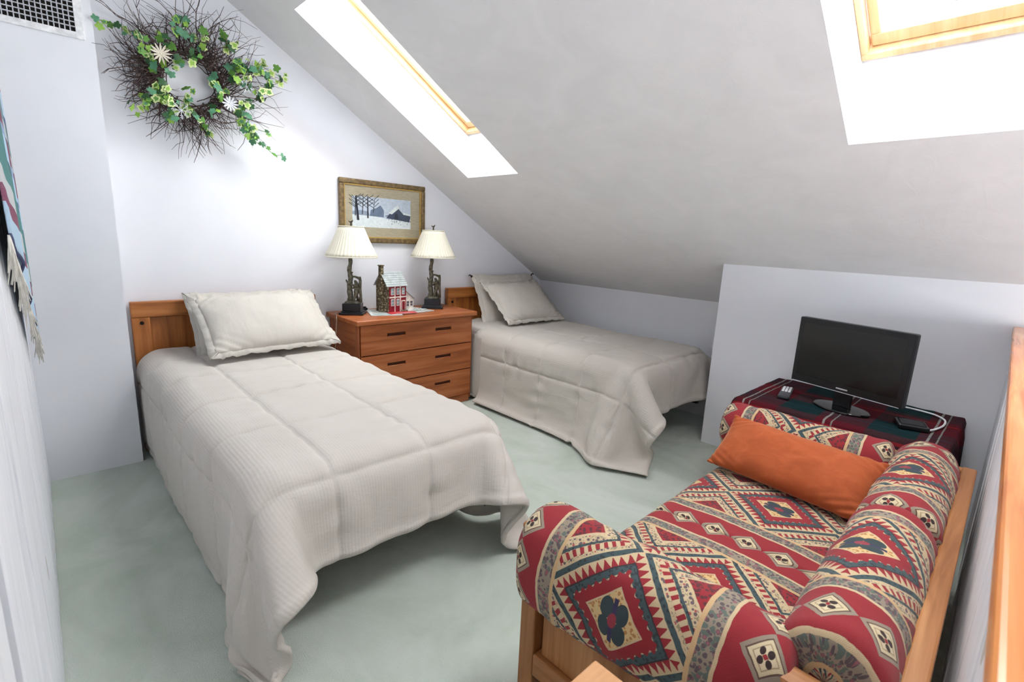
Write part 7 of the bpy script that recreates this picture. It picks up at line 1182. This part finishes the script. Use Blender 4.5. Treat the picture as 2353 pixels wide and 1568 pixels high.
bx('case', (-.055, -.055, 0), (.055, .055, .022), m_black, r, .006, 3); bx('top_plate', (-.045, -.045, .021), (.045, .045, .0235), m_blackm, r, .004, 2)
bm = bmesh.new(); pts = []
for k in range(9):
    a_, b_ = [(2.42, -3.245), (2.47, -3.265), (2.56, -3.282), (2.66, -3.278), (2.72, -3.245), (2.745, -3.20), (2.755, -3.14), (2.76, -3.06), (2.77, -2.96)][k]; pts.append((a_, b_, .572))
P_ = [Vector(q) for q in pts]; dense = []
for i in range(len(P_)-1):
    p0, p1, p2, p3 = P_[max(i-1, 0)], P_[i], P_[i+1], P_[min(i+2, len(P_)-1)]
    for t in (0, .25, .5, .75): dense.append(.5*((2*p1)+(-p0+p2)*t+(2*p0-5*p1+4*p2-p3)*t*t+(-p0+3*p1-3*p2+p3)*t**3))
tube(bm, dense+[P_[-1]], .0045, 8); tag(obj('white_cable', bm, m_white, None, True), 'white looped cable on the tartan blanket behind the black box', 'cable')

# ================================================================ sofa
SX, SY = 1.34, -3.03
so = empty('loveseat', (SX, SY, 0), math.radians(.95), 'oak framed loveseat with red, teal and cream kilim pattern cushions', 'sofa')
def L(x, y): return x-SX, y-SY
def arm_frame(x0, x1):
    f = empty('arm_frame', (0, 0, 0)); f.parent = so
    for ya, yb in ((-2.655, -2.60), (-3.44, -3.395)): bx('post', (*L(x0, ya), 0), (*L(x1, yb), .545), m_sz, f, .005, 2)
    bx('top_rail', (*L(x0, -3.405), .505), (*L(x1, -2.59), .552), m_sy, f, .006, 2); bx('lower_rail', (*L(x0, -3.395), .10), (*L(x1, -2.655), .17), m_sy, f, .004, 2)
    bx('panel', (*L((x0+x1)/2-.007, -3.395), .17), (*L((x0+x1)/2+.007, -2.672), .505), m_sz, f, .001, 1)
arm_frame(.585, .635); arm_frame(2.055, 2.100)
bx('back_rail', (*L(.585, -3.442), .50), (*L(2.10, -3.400), .556), m_sx, so, .006, 2); bx('back_rail', (*L(.635, -3.435), .12), (*L(2.055, -3.405), .19), m_sx, so, .004, 1)
sl = None
for k in range(9):
    xx = .72+k*.15; bx('back_slat', (*L(xx, -3.428), .19), (*L(xx+.05, -3.414), .50), m_sz, so, .002, 1)
bx('front_rail', (*L(.635, -2.665), .14), (*L(2.055, -2.64), .26), m_sx, so, .004, 2); bx('seat_deck', (*L(.635, -3.405), .24), (*L(2.055, -2.665), .262), m_sx, so, .002, 1)
def vref(prof, tgt, v):
    c = np.array(prof); seg = np.sqrt(((np.roll(c, -1, 0)-c)**2).sum(1)); arc = np.concatenate([[0], np.cumsum(seg)])[:-1]
    return v-arc[np.argmin(((c-np.array(tgt))**2).sum(1))]
def seat(x0, x1, uc, seed):
    pr = rrect(.60, .135, .05, 6, -2.945, .330)
    pr = [(y, z+(.018*math.cos((y+2.945)/.30*PI/2)*max(0, 1) if z > .33 else 0)) for y, z in pr]
    sweep('seat_cushion', pr, x0, x1, lambda t, p, q: (*L(t, p), q), m_kilim, so, 60, .018, -uc, vref(pr, (-2.975, .41), 0), .005, seed)
seat(.66, 1.199, .90, 1); seat(1.201, 2.02, 1.50, 2)
def bol(x0, x1, uc, seed):
    n_ = 40; pr = [(-3.305+.100*math.cos(2*PI*i/n_), .535+.108*math.sin(2*PI*i/n_)) for i in range(n_)]
    sweep('back_cushion', pr, x0, x1, lambda t, p, q: (*L(t, p), q), m_kilim, so, 50, .035, -uc, vref(pr, (-3.27, .63), 0), .006, seed)
bol(.655, 1.335, 1.04, 3); bol(1.345, 2.03, 1.66, 4)
def bez(pts, n):
    out = []
    m_ = len(pts)
    for i in range(m_):
        p0, p1, p2, p3 = [Vector(pts[(i+k-1) % m_]) for k in range(4)]
        for j in range(n):
            t = j/n; q = .5*((2*p1)+(-p0+p2)*t+(2*p0-5*p1+4*p2-p3)*t*t+(-p0+3*p1-3*p2+p3)*t**3); out.append((q.x, q.y))
    return out
pa = bez([(.548, .375), (.540, .44), (.548, .505), (.580, .565), (.640, .595), (.705, .582), (.755, .53), (.765, .46), (.735, .40), (.68, .395), (.645, .44), (.625, .49), (.60, .49), (.580, .44), (.576, .375), (.563, .35)], 5)
pa = pa[::-1]
sweep('arm_cushion', pa, -3.262, -2.585, lambda t, p, q: (*L(p, t), q+(.012*math.sin((t+2.6)*11) if q < .40 else 0)-(.0)), m_kilim, so, 56, .05, 2.92, vref(pa, (.537, .475), 0), .008, 6)
n_ = 40; pf = [(1.975+.095*math.cos(-2*PI*i/n_), .500+.112*math.sin(-2*PI*i/n_)) for i in range(n_)]
sweep('arm_cushion', pf, -3.21, -2.575, lambda t, p, q: (*L(p, t), q), m_kilim, so, 50, .04, 2.89, vref(pf, (1.91, .58), .18), .006, 8)
sham('lumbar_pillow', .56, .25, .13, Matrix.Translation((1.70, -2.93, .515)) @ Matrix.Rotation(math.radians(-94), 4, 'Z') @ Matrix.Rotation(math.radians(-48), 4, 'X') @ Matrix.Rotation(math.radians(1), 4, 'Y'), 'burnt orange velvet lumbar pillow on the kilim loveseat', 'pillow', mat=m_orange, flange=0, seed=12)
# pale side table at the near end of the sofa
st = empty('side_table', (.078, -3.243, 0), 0, 'pale wood side table corner beside the near arm of the loveseat', 'table')
bx('top', (-.24, -.20, .575), (.24, .20, .602), m_table, st, .004, 2)
for sx in (-1, 1):
    for sy in (-1, 1): bx('leg', (sx*.21-.02, sy*.17-.02, 0), (sx*.21+.02, sy*.17+.02, .575), m_table, st, .003, 1)
for sy in (-1, 1): bx('apron', (-.19, sy*.17-.01, .50), (.19, sy*.17+.01, .575), m_table, st, .002, 1)
for sx in (-1, 1): bx('apron', (sx*.21-.01, -.15, .50), (sx*.21+.01, .15, .575), m_table, st, .002, 1)
